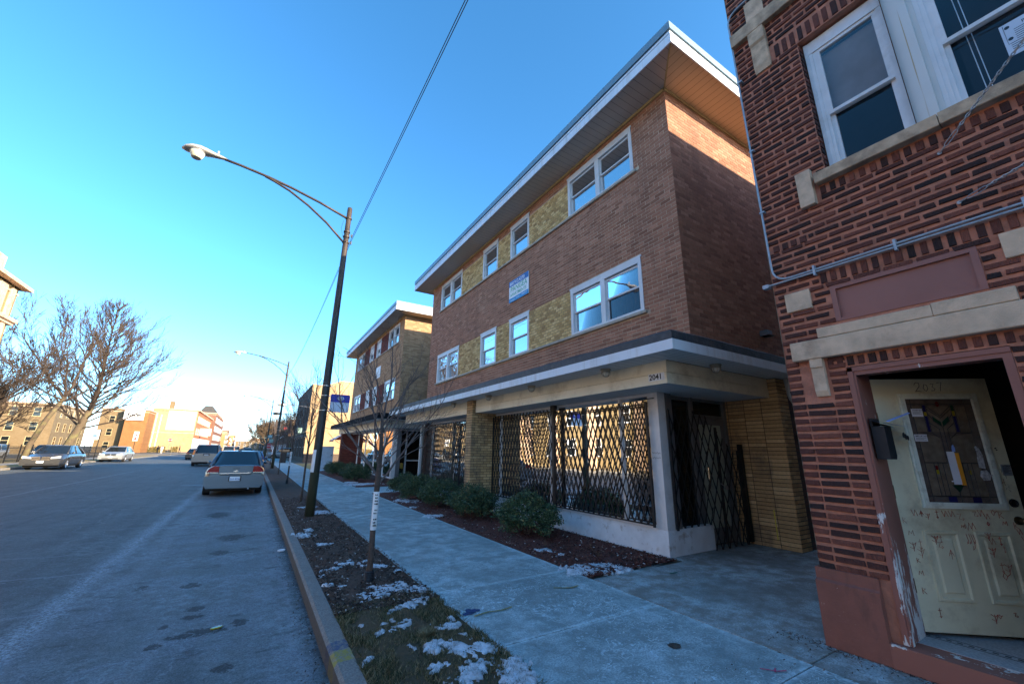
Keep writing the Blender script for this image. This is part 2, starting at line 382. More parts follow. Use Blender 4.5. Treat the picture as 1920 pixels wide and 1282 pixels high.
# ================================================================= GROUND
ROADZ=-.15; ZB=-.6
def road_mat():
    t=NT('frosted_asphalt'); P=t.pos(); sep=t.n('ShaderNodeSeparateXYZ',{0:P}); x,y=sep.outputs[0],sep.outputs[1]
    big=t.noise(P,.55,6,.65); mid=t.noise(P,3.2,6,.75); fine=t.noise(P,38,4,.8); grain=t.noise(P,110,2,.7)
    drive=t.mix(mid,(.068,.078,.080),(.115,.130,.132))
    park=t.mix(mid,(.085,.100,.104),(.190,.218,.225))
    wob=t.math('MULTIPLY',t.math('SUBTRACT',t.noise(P,1.1,5,.6),.5),.30)
    xw=t.math('ADD',x,wob)
    inpark=t.n('ShaderNodeMapRange',{'Value':xw,'From Min':-1.95,'From Max':-1.25,'To Min':0,'To Max':1}).outputs[0]
    c=t.mix(inpark,drive,park)
    # streaks along travel direction
    st=t.noise(t.pos((1.6,.06,1)),2.2,4,.6)
    c=t.mix(t.math('MULTIPLY',t.ramp(st,[(.45,0.0),(.7,1.0)]),.45),c,(.030,.034,.040))
    # salt seam
    dx=t.math('ABSOLUTE',t.math('ADD',xw,1.56))
    seam=t.n('ShaderNodeMapRange',{'Value':dx,'From Min':.02,'From Max':.20,'To Min':1,'To Max':0}).outputs[0]
    seam=t.math('MULTIPLY',seam,t.ramp(t.noise(P,26,6,.85),[(.46,0.0),(.56,1.0)]))
    c=t.mix(seam,c,(.36,.44,.50))
    # salt speckle in the parking lane
    sp=t.math('MULTIPLY',t.ramp(t.noise(P,1.3,7,.75),[(.40,0.0),(.62,1.0)]),t.ramp(fine,[(.40,.2),(.60,1.0)]))
    sp=t.math('MULTIPLY',sp,t.math('ADD',t.math('MULTIPLY',inpark,.6),.12))
    c=t.mix(sp,c,(.24,.28,.33))
    # gutter edge salt + grime
    g=t.n('ShaderNodeMapRange',{'Value':x,'From Min':.30,'From Max':.70,'To Min':0,'To Max':.8}).outputs[0]
    gm=t.math('MULTIPLY',g,t.ramp(t.noise(P,7,6,.75),[(.45,0.0),(.55,1.0)]))
    c=t.mix(gm,c,(.27,.30,.34))
    g2=t.n('ShaderNodeMapRange',{'Value':x,'From Min':.60,'From Max':.74,'To Min':0,'To Max':1}).outputs[0]
    c=t.mix(t.math('MULTIPLY',g2,.8),c,(.030,.026,.022))
    # transverse cracks, white with salt
    cr=None
    wy=t.math('MULTIPLY',t.math('SUBTRACT',t.noise(P,.9,5,.6),.5),.8)
    for y0,x0,x1,w in ((6.58,-4.5,-1.6,.025),(8.4,-9,-1.6,.03),(9.9,-3.4,-1.75,.02),(12.25,-2.8,-1.4,.03),(16.5,-5,.3,.02),(24.5,-2.6,-1.5,.25),(4.9,-.9,.4,.015)):
        a=t.math('ABSOLUTE',t.math('SUBTRACT',t.math('ADD',y,wy),y0))
        a=t.n('ShaderNodeMapRange',{'Value':a,'From Min':w*.4,'From Max':w*1.4,'To Min':1,'To Max':0}).outputs[0]
        a=t.math('MULTIPLY',a,t.math('MULTIPLY',t.math('GREATER_THAN',x,x0),t.math('LESS_THAN',x,x1)))
        cr=a if cr is None else t.math('MAXIMUM',cr,a)
    cr=t.math('MULTIPLY',cr,t.ramp(mid,[(.3,.25),(.6,1.0)]))
    c=t.mix(t.math('MULTIPLY',cr,.6),c,(.24,.28,.33))
    # centre line trace (old longitudinal crack) at x=-7
    dm=t.math('ABSOLUTE',t.math('ADD',xw,6.9)); dm=t.n('ShaderNodeMapRange',{'Value':dm,'From Min':.03,'From Max':.09,'To Min':.5,'To Max':0}).outputs[0]
    dm=t.math('MULTIPLY',dm,t.ramp(t.noise(t.pos((1,.15,1)),1.2,3),[(.45,0.0),(.55,1.0)]))
    c=t.mix(dm,c,(.25,.28,.30))
    mo=t.math('MULTIPLY',t.math('MULTIPLY',t.ramp(t.noise(P,10,7,.75),[(.46,0.0),(.58,.75)]),t.ramp(big,[(.42,.1),(.62,1.0)])),t.n('ShaderNodeMapRange',{'Value':xw,'From Min':-2.6,'From Max':-.6,'To Min':.25,'To Max':.9}).outputs[0])
    c=t.mix(mo,c,(.30,.37,.40))
    rag=t.math('MULTIPLY',t.math('SUBTRACT',t.noise(P,13,7,.8),.5),9.0)
    pm=None
    for (cx,cy,rx,ry) in [(-.20,5.30,.20,.09),(-.27,6.05,.09,.08),(-.28,5.78,.09,.07),(-.93,7.20,.06,.09),(-.42,7.02,.09,.11),(-.10,10.2,.22,.30),(-.50,5.15,.05,.06),(-.48,5.62,.05,.05),(.06,4.42,.07,.07),(.14,5.4,.06,.10),(-.24,8.85,.12,.18),(-.5,13.6,.22,.5),(-.05,4.0,.08,.07)]:
        dx_=t.math('DIVIDE',t.math('SUBTRACT',x,cx),rx); dy_=t.math('DIVIDE',t.math('SUBTRACT',y,cy),ry)
        d_=t.math('ADD',t.math('ADD',t.math('MULTIPLY',dx_,dx_),t.math('MULTIPLY',dy_,dy_)),rag)
        k_=t.n('ShaderNodeMapRange',{'Value':d_,'From Min':.9,'From Max':1.3,'To Min':.88,'To Max':0}).outputs[0]
        pm=k_ if pm is None else t.math('MAXIMUM',pm,k_)
    c=t.mix(pm,c,(.030,.033,.035))
    vv=t.n('ShaderNodeTexVoronoi',{'Vector':t.n('ShaderNodeVectorMath',{0:P,1:t.n('ShaderNodeTexNoise',{'Vector':P,'Scale':1.1,'Detail':5.0,'Roughness':.65}).outputs[1]},operation='ADD').outputs[0],'Scale':.42},feature='DISTANCE_TO_EDGE')
    ck=t.n('ShaderNodeMapRange',{'Value':vv.outputs[0],'From Min':.0015,'From Max':.0065,'To Min':.6,'To Max':0}).outputs[0]
    c=t.mix(t.math('MULTIPLY',ck,t.ramp(mid,[(.35,.2),(.6,1.0)])),c,(.26,.32,.35))
    # dark oily blotches in the parking lane
    ob=t.noise(t.pos((1.0,2.3,1)),1.9,4,.55)
    om=t.math('MULTIPLY',t.ramp(ob,[(.62,0.0),(.72,.75)]),inpark)
    c=t.mix(om,c,(.030,.032,.036))
    c=t.mix(t.math('MULTIPLY',t.ramp(grain,[(.38,1.0),(.55,0.0)]),.75),c,t.mix(1.0,c,(.33,.36,.40),'MULTIPLY'))
    c=t.mix(t.math('MULTIPLY',t.ramp(fine,[(.56,0.0),(.72,1.0)]),.55),c,(.30,.36,.42))
    h=t.math('ADD',t.math('MULTIPLY',grain,.6),t.math('MULTIPLY',fine,.8))
    rough=t.ramp(mid,[(.3,.62),(.7,.85)])
    t.bsdf(c,rough,0,t.bump(h,.55,.012),.35); return t.mat
def walk_mat(name,base,wh,amount,rings=True):
    t=NT(name); P=t.pos()
    big=t.noise(P,.8,6,.65); mid=t.noise(P,4,6,.7); fine=t.noise(P,70,4,.6)
    c=t.mix(big,tuple(v*.72 for v in base),tuple(v*1.25 for v in base))
    c=t.mix(t.math('MULTIPLY',t.ramp(fine,[(.4,1.0),(.6,0.0)]),.5),c,t.mix(1.0,c,(.6,.6,.6),'MULTIPLY'))
    # patchy salt bloom
    m=t.math('MULTIPLY',t.ramp(mid,[(.42,0.0),(.62,1.0)]),t.ramp(big,[(.36,.15),(.58,1.0)]))
    m=t.math('MULTIPLY',m,t.ramp(fine,[(.36,.2),(.6,1.0)]))
    c=t.mix(t.math('MULTIPLY',m,amount),c,wh)
    if rings:
        warp=t.n('ShaderNodeVectorMath',{0:P,1:t.n('ShaderNodeTexNoise',{'Vector':P,'Scale':6.0,'Detail':2.0}).outputs[1]},operation='ADD').outputs[0]
        tot=None
        for sc,r in ((5.5,.34),(2.6,.30),(9,.33)):
            v=t.n('ShaderNodeTexVoronoi',{'Vector':warp,'Scale':sc,'Randomness':1.0},voronoi_dimensions='2D')
            cs=t.n('ShaderNodeSeparateColor',{0:v.outputs['Color']})
            rr=t.math('MULTIPLY',cs.outputs[0],r)
            d=t.math('ABSOLUTE',t.math('SUBTRACT',v.outputs['Distance'],t.math('ADD',rr,.06)))
            ring=t.n('ShaderNodeMapRange',{'Value':d,'From Min':.012,'From Max':.05,'To Min':1,'To Max':0}).outputs[0]
            ring=t.math('MULTIPLY',ring,t.math('GREATER_THAN',cs.outputs[1],.45))
            tot=ring if tot is None else t.math('MAXIMUM',tot,ring)
        sep=t.n('ShaderNodeSeparateXYZ',{0:P})
        ym=t.n('ShaderNodeMapRange',{'Value':sep.outputs[1],'From Min':6.5,'From Max':4.6,'To Min':.12,'To Max':1}).outputs[0]
        tot=t.math('MULTIPLY',t.math('MULTIPLY',tot,ym),t.ramp(t.noise(P,1.1,4,.6),[(.38,.1),(.55,1.0)]))
        tot=t.math('MULTIPLY',tot,t.ramp(fine,[(.35,.2),(.55,1.0)]))
        c=t.mix(tot,c,wh)
    # stains
    c=t.mix(t.ramp(t.noise(P,2.0,5,.7),[(.60,0.0),(.78,.55)]),c,tuple(v*.5 for v in base))
    sp_=t.n('ShaderNodeSeparateXYZ',{0:P})
    if rings:
        fy=t.math('ABSOLUTE',t.math('SUBTRACT',t.math('FRACT',t.math('DIVIDE',t.math('SUBTRACT',sp_.outputs[1],2.57),1.46)),.5))
        jl=t.n('ShaderNodeMapRange',{'Value':fy,'From Min':.008,'From Max':.035,'To Min':.75,'To Max':0}).outputs[0]
        near=t.n('ShaderNodeMapRange',{'Value':sp_.outputs[1],'From Min':7,'From Max':4,'To Min':.15,'To Max':1}).outputs[0]
        jl=t.math('MULTIPLY',t.math('MULTIPLY',jl,near),t.ramp(t.noise(P,18,5,.7),[(.38,.1),(.58,1.0)]))
        c=t.mix(jl,c,wh)
        ex=t.math('ABSOLUTE',t.math('SUBTRACT',sp_.outputs[0],2.905)); el=t.n('ShaderNodeMapRange',{'Value':ex,'From Min':.88,'From Max':.97,'To Min':0,'To Max':.6}).outputs[0]
        c=t.mix(t.math('MULTIPLY',el,t.ramp(t.noise(P,14,5,.7),[(.42,0.0),(.6,1.0)])),c,wh)
    # fine cracks
    v=t.n('ShaderNodeTexVoronoi',{'Vector':t.n('ShaderNodeVectorMath',{0:P,1:t.n('ShaderNodeTexNoise',{'Vector':P,'Scale':1.5,'Detail':4.0}).outputs[1]},operation='ADD').outputs[0],'Scale':.38},feature='DISTANCE_TO_EDGE')
    ck=t.n('ShaderNodeMapRange',{'Value':v.outputs[0],'From Min':.0008,'From Max':.003,'To Min':.22,'To Max':0}).outputs[0]
    c=t.mix(ck,c,(.03,.03,.03))
    t.bsdf(c,.82,0,t.bump(t.math('ADD',fine,t.math('MULTIPLY',mid,.7)),.4,.008),.3); return t.mat
M['asphalt']=road_mat()
M['asphalt_patch']=plain('dark_asphalt_patch',(.030,.033,.036),.8,var=.4,vscale=40,bump=1.0,bscale=90)
M['walk']=walk_mat('salted_sidewalk_concrete',(.25,.32,.325),(.58,.74,.80),.8)
M['fore']=walk_mat('forecourt_concrete',(.235,.235,.215),(.55,.68,.73),.85,rings=False)
M['walk_far']=walk_mat('plain_concrete',(.26,.24,.21),(.4,.4,.4),.3,rings=False)
def kerb_mat():
    t=NT('kerb_concrete'); P=t.pos(); sep=t.n('ShaderNodeSeparateXYZ',{0:P}); x,y,z=sep.outputs
    n=t.noise(P,9,6,.7); f=t.noise(P,70,4,.6)
    c=t.mix(n,(.150,.128,.105),(.375,.360,.345)); c=t.mix(t.math('MULTIPLY',t.ramp(f,[(.4,1.0),(.6,0.0)]),.5),c,(.090,.083,.075))
    wob=t.math('ADD',y,t.math('MULTIPLY',t.math('SUBTRACT',n,.5),.10))
    def band(a,b,col,c,k=.85):
        m=t.math('MULTIPLY',t.math('GREATER_THAN',wob,a),t.math('LESS_THAN',wob,b)); m=t.math('MULTIPLY',m,t.ramp(t.noise(P,24,6,.75),[(.40,.05),(.56,k)])); return t.mix(m,c,col)
    c=band(3.70,3.90,(.32,.27,.04),c); c=band(3.91,4.08,(.02,.06,.16),c,.75)
    low=t.math('LESS_THAN',z,-.03); c=t.mix(t.math('MULTIPLY',low,.7),c,(.055,.042,.034))
    t.bsdf(c,.85,0,t.bump(t.math('ADD',n,f),.6,.012),.3); return t.mat
M['kerb']=kerb_mat()
def soil(name,a,b,c3):
    t=NT(name); P=t.pos(); n=t.noise(P,28,6,.75); m=t.noise(P,2.5,4,.6)
    c=t.mix(n,a,b); c=t.mix(t.ramp(m,[(.5,0.0),(.7,.6)]),c,c3); t.bsdf(c,.95,0,t.bump(n,1.0,.03),.2); return t.mat
M['mulch']=soil('dark_mulch_soil',(.052,.034,.027),(.177,.114,.087),(.125,.094,.073))
M['mulch_red']=soil('red_mulch_soil',(.062,.029,.025),(.218,.083,.066),(.104,.066,.055))
M['turf_soil']=soil('turf_soil',(.06,.048,.03),(.18,.135,.085),(.12,.09,.055))
M['turf_unused']=soil('turf_unused',(.045,.042,.022),(.120,.104,.056),(.072,.080,.032))
M['dry_turf']=soil('dry_turf',(.26,.18,.07),(.42,.30,.12),(.30,.22,.09))
M['dirt']=soil('lot_ground',(.10,.09,.075),(.20,.17,.13),(.14,.13,.09))
def chips(name,stops):
    t=NT(name); a=t.n('ShaderNodeAttribute',attribute_name='rnd',attribute_type='GEOMETRY')
    t.bsdf(t.ramp(a.outputs['Fac'],stops),.9,0,None,.2); return t.mat
M['chip']=chips('mulch_chips',[(0,(.021,.015,.014)),(.5,(.077,.048,.038)),(.85,(.154,.105,.077)),(.95,(.280,.238,.196)),(1,(.560,.560,.560))])
M['chip_red']=chips('red_mulch_chips',[(0,(.025,.013,.011)),(.5,(.119,.039,.031)),(.87,(.182,.077,.056)),(.96,(.252,.168,.112)),(1,(.700,.700,.728))])
M['blade']=chips('grass_blades',[(0,(.03,.036,.018)),(.35,(.065,.08,.034)),(.5,(.13,.11,.055)),(.8,(.22,.17,.09)),(1,(.42,.34,.20))])
M['blade_unused']=chips('blades_unused',[(0,(.029,.047,.014)),(.5,(.063,.099,.029)),(.75,(.135,.135,.050)),(1,(.360,.288,.144))])
def snow_mat():
    t=NT('old_snow'); n=t.noise(t.pos(),22,6,.7)
    c=t.mix(t.ramp(t.noise(t.pos(),14,6,.75),[(.42,0.0),(.66,.85)]),(.66,.70,.76),(.26,.25,.24)); t.bsdf(c,.6,0,t.bump(n,.5,.012),.3); return t.mat
M['snow']=snow_mat()

g=MB(); g.quad((-900,-700,-.20),(900,-700,-.20),(900,2500,-.20),(-900,2500,-.20))
tag(g.build('ground',M['dirt']),kind='structure')
g=MB()
def sheet(g,x0,x1,y0,y1,z): g.quad((x0,y0,z),(x1,y0,z),(x1,y1,z),(x0,y1,z))
sheet(g,-14.3,.76,-70,900,ROADZ)
tag(g.build('road',M['asphalt']),kind='structure')
g=MB(); sheet(g,.76,120,73.5,83,ROADZ-.004); sheet(g,-120,-14.3,97,110,ROADZ-.004)
tag(g.build('side_street',M['asphalt']),kind='structure')
# blocks of raised ground (top at z about 0)
def block(x0,x1,y0,y1,name='block',mat='dirt',z=-.012):
    b=MB(); b.box(x0,x1,y0,y1,ZB,z,skip='b'); return tag(b.build(name,M[mat]),kind='structure')
block(.88,140,-70,73.4,'earth'); block(.88,140,83.1,900,'earth'); block(-140,-14.42,-70,96.9,'earth'); block(-140,-14.42,110.1,900,'earth')
# kerbs: short cast lengths
k=MB()
def kerb_run(k,x0,x1,y0,y1,L=3.0):
    y=y0; s=1 if x1>x0 else -1
    while y<y1-.01:
        e=min(y+L,y1); dz=random.uniform(-.004,.004)
        pr=[(x0,ZB),(x0+.012*s,-.03+dz),(x0+.035*s,dz-.004),(x1,dz),(x1,ZB)]
        if s<0: pr=pr[::-1]
        # polygon in x,z extruded along y
        k.prism([(a,b) for a,b in pr][::-1] if s>0 else [(a,b) for a,b in pr][::-1],y+.004,e-.004,'y'); y=e
kerb_run(k,.74,.90,-9,73.4); kerb_run(k,.74,.90,83.1,300,6); 
tag(k.build('kerb',M['kerb']),kind='structure')
k=MB(); kerb_run(k,-14.28,-14.44,-30,96.9,6); kerb_run(k,-14.28,-14.44,110.1,300,8)
tag(k.build('kerb',M['walk_far']),kind='structure')
# near sidewalk slabs
w=MB()
ys=[-70,-50,-30,-20,-12]; y=-12+.6
while y<73: ys.append(y); y+=1.46
# shift so that a joint falls at 3.30 / 1.86
sh=(3.30-ys[5])%1.46; ys=ys[:5]+[v+sh for v in ys[5:]]+[73.3]
for a,b in zip(ys[:-1],ys[1:]):
    dz=random.uniform(-.003,.003); e=.006
    w.box(1.93,3.88,a+e,b-e,-.2,dz,skip='b')
tag(w.build('sidewalk',M['walk']),kind='structure')
w=MB(); w.box(1.93,3.9,83.2,300,-.2,0,skip='b'); w.box(-18.2,-16.3,-60,96.8,-.2,0.002,skip='b'); w.box(-18.2,-16.3,110.2,400,-.2,0.002,skip='b'); w.box(-60,-18.2,110.2,112.5,-.2,0.0,skip='b')
tag(w.build('sidewalk',M['walk_far']),kind='structure')
# dark joint filler below the slabs
j=MB(); sheet(j,1.90,3.95,-70,73.3,-.010); tag(j.build('joint_soil',M['mulch']),kind='structure')
# forecourt, entrance walks
w=MB()
w.box(3.89,14,-12,1.86-.006,-.2,-.004,skip='b'); w.box(3.89,14,1.866,4.26,-.2,0.0,skip='b')
w.poly([(3.89,4.26,0.0),(5.0,4.26,0),(5.63,4.40,0),(9,4.40,0),(9,4.66,0),(3.89+3,4.66,0),(5.75,4.66,0),(5.63,4.45,0),(4.7,4.30,0),(3.89,4.28,0)])
w.box(5.7,9,4.26,4.66,-.2,-.001,skip='b')
tag(w.build('forecourt',M['fore']),kind='structure')
w=MB(); w.box(3.89,14,16.05,18.55,-.2,-.002,skip='b'); w.box(3.89,10,33.2,35.6,-.2,-.002,skip='b'); tag(w.build('entrance_walk',M['walk']),kind='structure')
# beds and parkway
def bed(name,x0,x1,y0,y1,mat,amp=.02,nx=10,st=.22,hole=None):
    b=MB(); ny=int((y1-y0)/st); n0=0
    for i in range(ny+1):
        for q in range(nx+1):
            x=x0+(x1-x0)*q/nx; y=y0+(y1-y0)*i/ny
            e=min(q,nx-q)/2.0; e=min(1,e)
            b.v.append((x,y,-.012+.006+e*(.018+random.uniform(-amp,amp)*.5)))
    for i in range(ny):
        for q in range(nx):
            a=i*(nx+1)+q; b.face((a,a+1,a+nx+2,a+nx+1))
    return tag(b.build(name,M[mat],smooth=True),kind='structure')
bed('parkway_mulch',.90,1.93,4.75,73.3,'mulch',.03)
bed('parkway_turf',.90,1.93,-9,4.85,'turf_soil',.03)
bed('planting_bed',3.89,5.62,4.34,16.0,'mulch_red',.03,14)
bed('planting_bed',3.89,5.62,18.6,33.1,'mulch_red',.03,8)
bed('dry_lawn',3.89,14,35.7,49.0,'dry_turf',.03,8)
bed('dry_lawn',-16.3,-14.45,-30,96.8,'dry_turf',.03,4,1.0)
bed('dry_lawn',-26,-18.25,45,70,'dry_turf',.03,4,1.0)
# chips
def scatter_chips(name,n,fx,mat,size=(.012,.035)):
    b=MB()
    for i in range(n):
        x,y,z=fx(); a=random.uniform(0,2*PI); l=random.uniform(*size); w_=l*random.uniform(.25,.6)
        t1=random.uniform(-.5,.5); dx,dy=math.cos(a),math.sin(a)
        ux,uy,uz=dx*l/2,dy*l/2,math.sin(t1)*l/2; vx,vy,vz=-dy*w_/2,dx*w_/2,random.uniform(-.3,.3)*w_
        b.rv=random.random(); z+=.004+abs(uz)
        b.quad((x-ux-vx,y-uy-vy,z-uz-vz),(x+ux-vx,y+uy-vy,z+uz-vz),(x+ux+vx,y+uy+vy,z+uz+vz),(x-ux+vx,y-uy+vy,z-uz+vz))
    return tag(b.build(name,M[mat],rand=True),kind='stuff')
scatter_chips('mulch',15000,lambda:(random.uniform(.9,1.95),4.6+11*random.random()**1.8,.006+random.random()*.012),'chip')
scatter_chips('mulch',14000,lambda:(random.uniform(3.86,5.6),4.32+10.4*random.random()**1.5,.006+random.random()*.012),'chip_red',(.012,.04))
scatter_chips('gravel',2500,lambda:(.745-abs(random.gauss(0,.09)),random.uniform(1.5,16),ROADZ),'chip',(.006,.018))
scatter_chips('debris',900,lambda:(4.38-abs(random.gauss(0,.10)) if random.random()<.7 else random.uniform(2,4.2),random.uniform(.9,2.3),.0),'chip',(.005,.02))
b=MB()
for i in range(42000):
    x=random.uniform(.90,1.96); y=random.uniform(1.6,5.0)
    if y>4.6 and random.random()<(y-4.6)/.4: continue
    if math.sin(x*9.1+y*3.3)*math.cos(y*7.7-x*4)>.25 and random.random()<.85: continue
    a=random.uniform(0,PI); h=random.uniform(.015,.045); lx,ly=random.gauss(0,.022),random.gauss(0,.022); w_=random.uniform(.002,.0045)
    b.rv=random.random(); z=.0; n=len(b.v)
    b.v+=[(x-math.cos(a)*w_,y-math.sin(a)*w_,z),(x+math.cos(a)*w_,y+math.sin(a)*w_,z),(x+lx,y+ly,z+h)]; b.face((n,n+1,n+2))
for cx,cy in ((1.52,3.80),):
    for i in range(380):
        a=random.uniform(0,2*PI); r=random.random()*.05; l=random.uniform(.04,.10); x,y=cx+math.cos(a)*r,cy+math.sin(a)*r
        b.rv=random.uniform(.6,1); n=len(b.v); b.v+=[(x-.002,y,0),(x+.002,y,0),(x+math.cos(a)*l,y+math.sin(a)*l,random.uniform(.01,.06))]; b.face((n,n+1,n+2))
tag(b.build('grass',M['blade'],rand=True),kind='stuff')
# weeds at the foot of the wall opposite + dry stems in bed
# snow
from mathutils import noise as mnoise
def snow(name,els,res=.014,hh=.03):
    b=MB(); seen={}
    for (cx,cy,rx,ry,th) in els:
        c,s=math.cos(th),math.sin(th); nx=int(2.6*rx/res); ny=int(2.6*ry/res); nx=min(nx,70); ny=min(ny,70)
        base=len(b.v); hs=[]
        for i in range(ny+1):
            for q in range(nx+1):
                u=-1.3+2.6*q/nx; v=-1.3+2.6*i/ny
                d=u*u+v*v
                x=cx+c*u*rx-s*v*ry; y=cy+s*u*rx+c*v*ry
                nn=mnoise.fractal(Vector((x*5,y*5,1.7)),1.0,2.0,4)
                n2=mnoise.fractal(Vector((x*22,y*22,4.7)),1.0,2.0,3)
                n3=mnoise.noise(Vector((x*60,y*60,9.1))); h=(.46-d*.50)+nn*.75+n2*.75+n3*.30
                hs.append(h); b.v.append((x,y,(.017+.007*min(1,h*3)+.005*n2+.005*n3) if h>0 else max(-.03,.014+h*.25)))
        for i in range(ny):
            for q in range(nx):
                a=i*(nx+1)+q; idx=(a,a+1,a+nx+2,a+nx+1)
                if max(hs[t] for t in idx)>.0: b.face([base+t for t in idx])
    return tag(b.build(name,M['snow'],smooth=True),kind='stuff')
rs=random.Random(12); spots=[(rs.uniform(.95,1.9),rs.uniform(2.4,6.8),rs.uniform(.03,.07),rs.uniform(.02,.05),rs.uniform(0,3)) for _ in range(26)]
snow('snow',[(1.10,6.27,.13,.07,.4),(1.30,6.46,.12,.06,-.3),(1.62,6.16,.17,.10,-.5),(1.52,6.42,.10,.05,.6),(1.28,5.02,.20,.10,.9),(1.52,5.14,.26,.16,.5),(1.76,5.03,.16,.13,-.4),
 (1.58,4.50,.20,.10,.6),(1.73,4.62,.10,.08,0),(1.38,4.07,.12,.06,.8),(1.70,3.86,.13,.08,-.5),(1.56,3.52,.15,.12,-.7),(1.76,3.33,.16,.15,.9),(1.40,3.22,.10,.06,.3),(1.60,3.06,.20,.10,.5),(1.84,2.85,.13,.2,-.3),(1.3,2.75,.2,.08,.4),(1.7,2.5,.2,.12,0),
 (1.02,8.9,.12,.25,.3),(1.15,9.3,.08,.16,0),(1.25,7.9,.1,.08,0),(1.62,11.7,.25,.25,0),(1.5,12.8,.22,.15,0),(1.85,5.8,.07,.05,0)]+spots)
snow('snow',[(4.22,5.75,.10,.17,.2),(4.27,5.42,.07,.06,0),(4.22,4.58,.42,.20,-.25),(4.55,4.38,.22,.09,.2),(4.02,4.5,.12,.12,0),(4.3,13.1,.30,.45,0),(3.93,9.9,.2,.16,0),(4.5,20.0,.7,.45,.2),(4.2,21.2,.25,.4,0),(3.98,11.6,.1,.1,0)],.02,.05)
# road patches and stains as thin irregular sheets
def blob(cx,cy,rx,ry,z,b,seed,n=22,rag=.3):
    rr=random.Random(seed); ph=[rr.uniform(0,6.28) for _ in range(5)]; pts=[]
    for i in range(n):
        a=2*PI*i/n; r=1+rag*(.5*math.sin(2*a+ph[0])+.4*math.sin(3*a+ph[1])+.35*math.sin(5*a+ph[2])+.25*math.sin(8*a+ph[3]))+rr.uniform(-.10,.10)
        pts.append((cx+rx*r*math.cos(a),cy+ry*r*math.sin(a),z))
    b.poly(pts)
M['dirt_edge']=plain('gutter_dirt',(.05,.043,.036),.95,var=.5,vscale=30,bump=1,bscale=60)
# spray marks on the pavement
b=MB(); 
for i,(x,y,rx,ry) in enumerate([(2.10,4.10,.07,.05),(2.03,4.05,.05,.04)]): blob(x,y,rx,ry,.0045,b,i+50)
M['spray_b']=plain('blue_spray',(.015,.05,.15),.8,var=.5,vscale=40); M['spray_y']=plain('faded_yellow_spray',(.26,.22,.06),.8,var=.5,vscale=40); M['spray_p']=plain('pink_spray',(.55,.05,.14),.8)
tag(b.build('spray_mark',M['spray_b']),'small blue utility spray mark at the edge of the sidewalk','paint mark')
def stroke(b,pts,w,z):
    for (x0,y0),(x1,y1) in zip(pts[:-1],pts[1:]):
        d=Vector((x1-x0,y1-y0)); L=d.length or 1; nx,ny=-d.y/L*w/2,d.x/L*w/2
        b.quad((x0-nx,y0-ny,z),(x1-nx,y1-ny,z),(x1+nx,y1+ny,z),(x0+nx,y0+ny,z))
b=MB(); stroke(b,[(2.05,3.96),(2.22,3.99),(2.36,3.96),(2.5,3.99)],.02,.006)
tag(b.build('spray_mark',M['spray_y']),'faded yellow spray line on the sidewalk beside the blue mark','paint mark')
b=MB(); stroke(b,[(3.24,4.25),(3.42,4.15),(3.55,4.17)],.022,.0058)
tag(b.build('spray_mark',M['spray_y']),'faded yellow spray dash on the sidewalk near the snowy bed corner','paint mark')
b=MB(); stroke(b,[(3.46,2.02),(3.53,1.93),(3.60,1.90)],.012,.0052); stroke(b,[(3.50,1.93),(3.56,1.96)],.01,.0066)
tag(b.build('spray_mark',M['spray_p']),'small pink spray cross on the sidewalk in the foreground','paint mark')
b=MB(); stroke(b,[(4.95,3.95),(5.08,3.93)],.03,.0055); M['spray_g']=plain('green_spray',(.01,.12,.07),.8)
tag(b.build('spray_mark',M['spray_g']),'small green spray dash on the forecourt concrete','paint mark')
b=MB(); blob(3.22,2.58,.055,.05,.005,b,99,26,.1); tag(b.build('drain_cap',M['dirt_edge']),'small round cap set in the foreground sidewalk slab','cap')
# litter
b=MB()
for i,(a,c_) in enumerate(((0,0),(1,0))): pass
b.prism([(-.05,0),(-.03,.018),(.03,.02),(.055,.002),(.03,-.02),(-.03,-.018)],0,.012,'z'); b.xform(Matrix.Translation((-.05,5.32,ROADZ+.006))@Matrix.Rotation(.3,4,'Z'))
tag(b.build('wrapper',M['gyellow']),'crushed yellow snack wrapper lying on a dark road patch','litter')
b=MB(); b.lathe([(.001,0),(.055,.0),(.06,.02),(.052,.022),(.05,.008),(.001,.006)],(.66,8.5,ROADZ+.004),14)
tag(b.build('crushed_cup',M['paper']),'flattened white cup lid lying in the gutter','litter')
b=MB(); b.prism([(-.025,0),(-.01,.02),(.03,.014),(.02,-.012)],0,.012,'z'); b.xform(Matrix.Translation((4.33,1.12,.003)))
tag(b.build('blue_wrapper',plain('blue_plastic',(.02,.06,.55),.4)),'tiny blue plastic scrap at the foot of the painted step','litter')
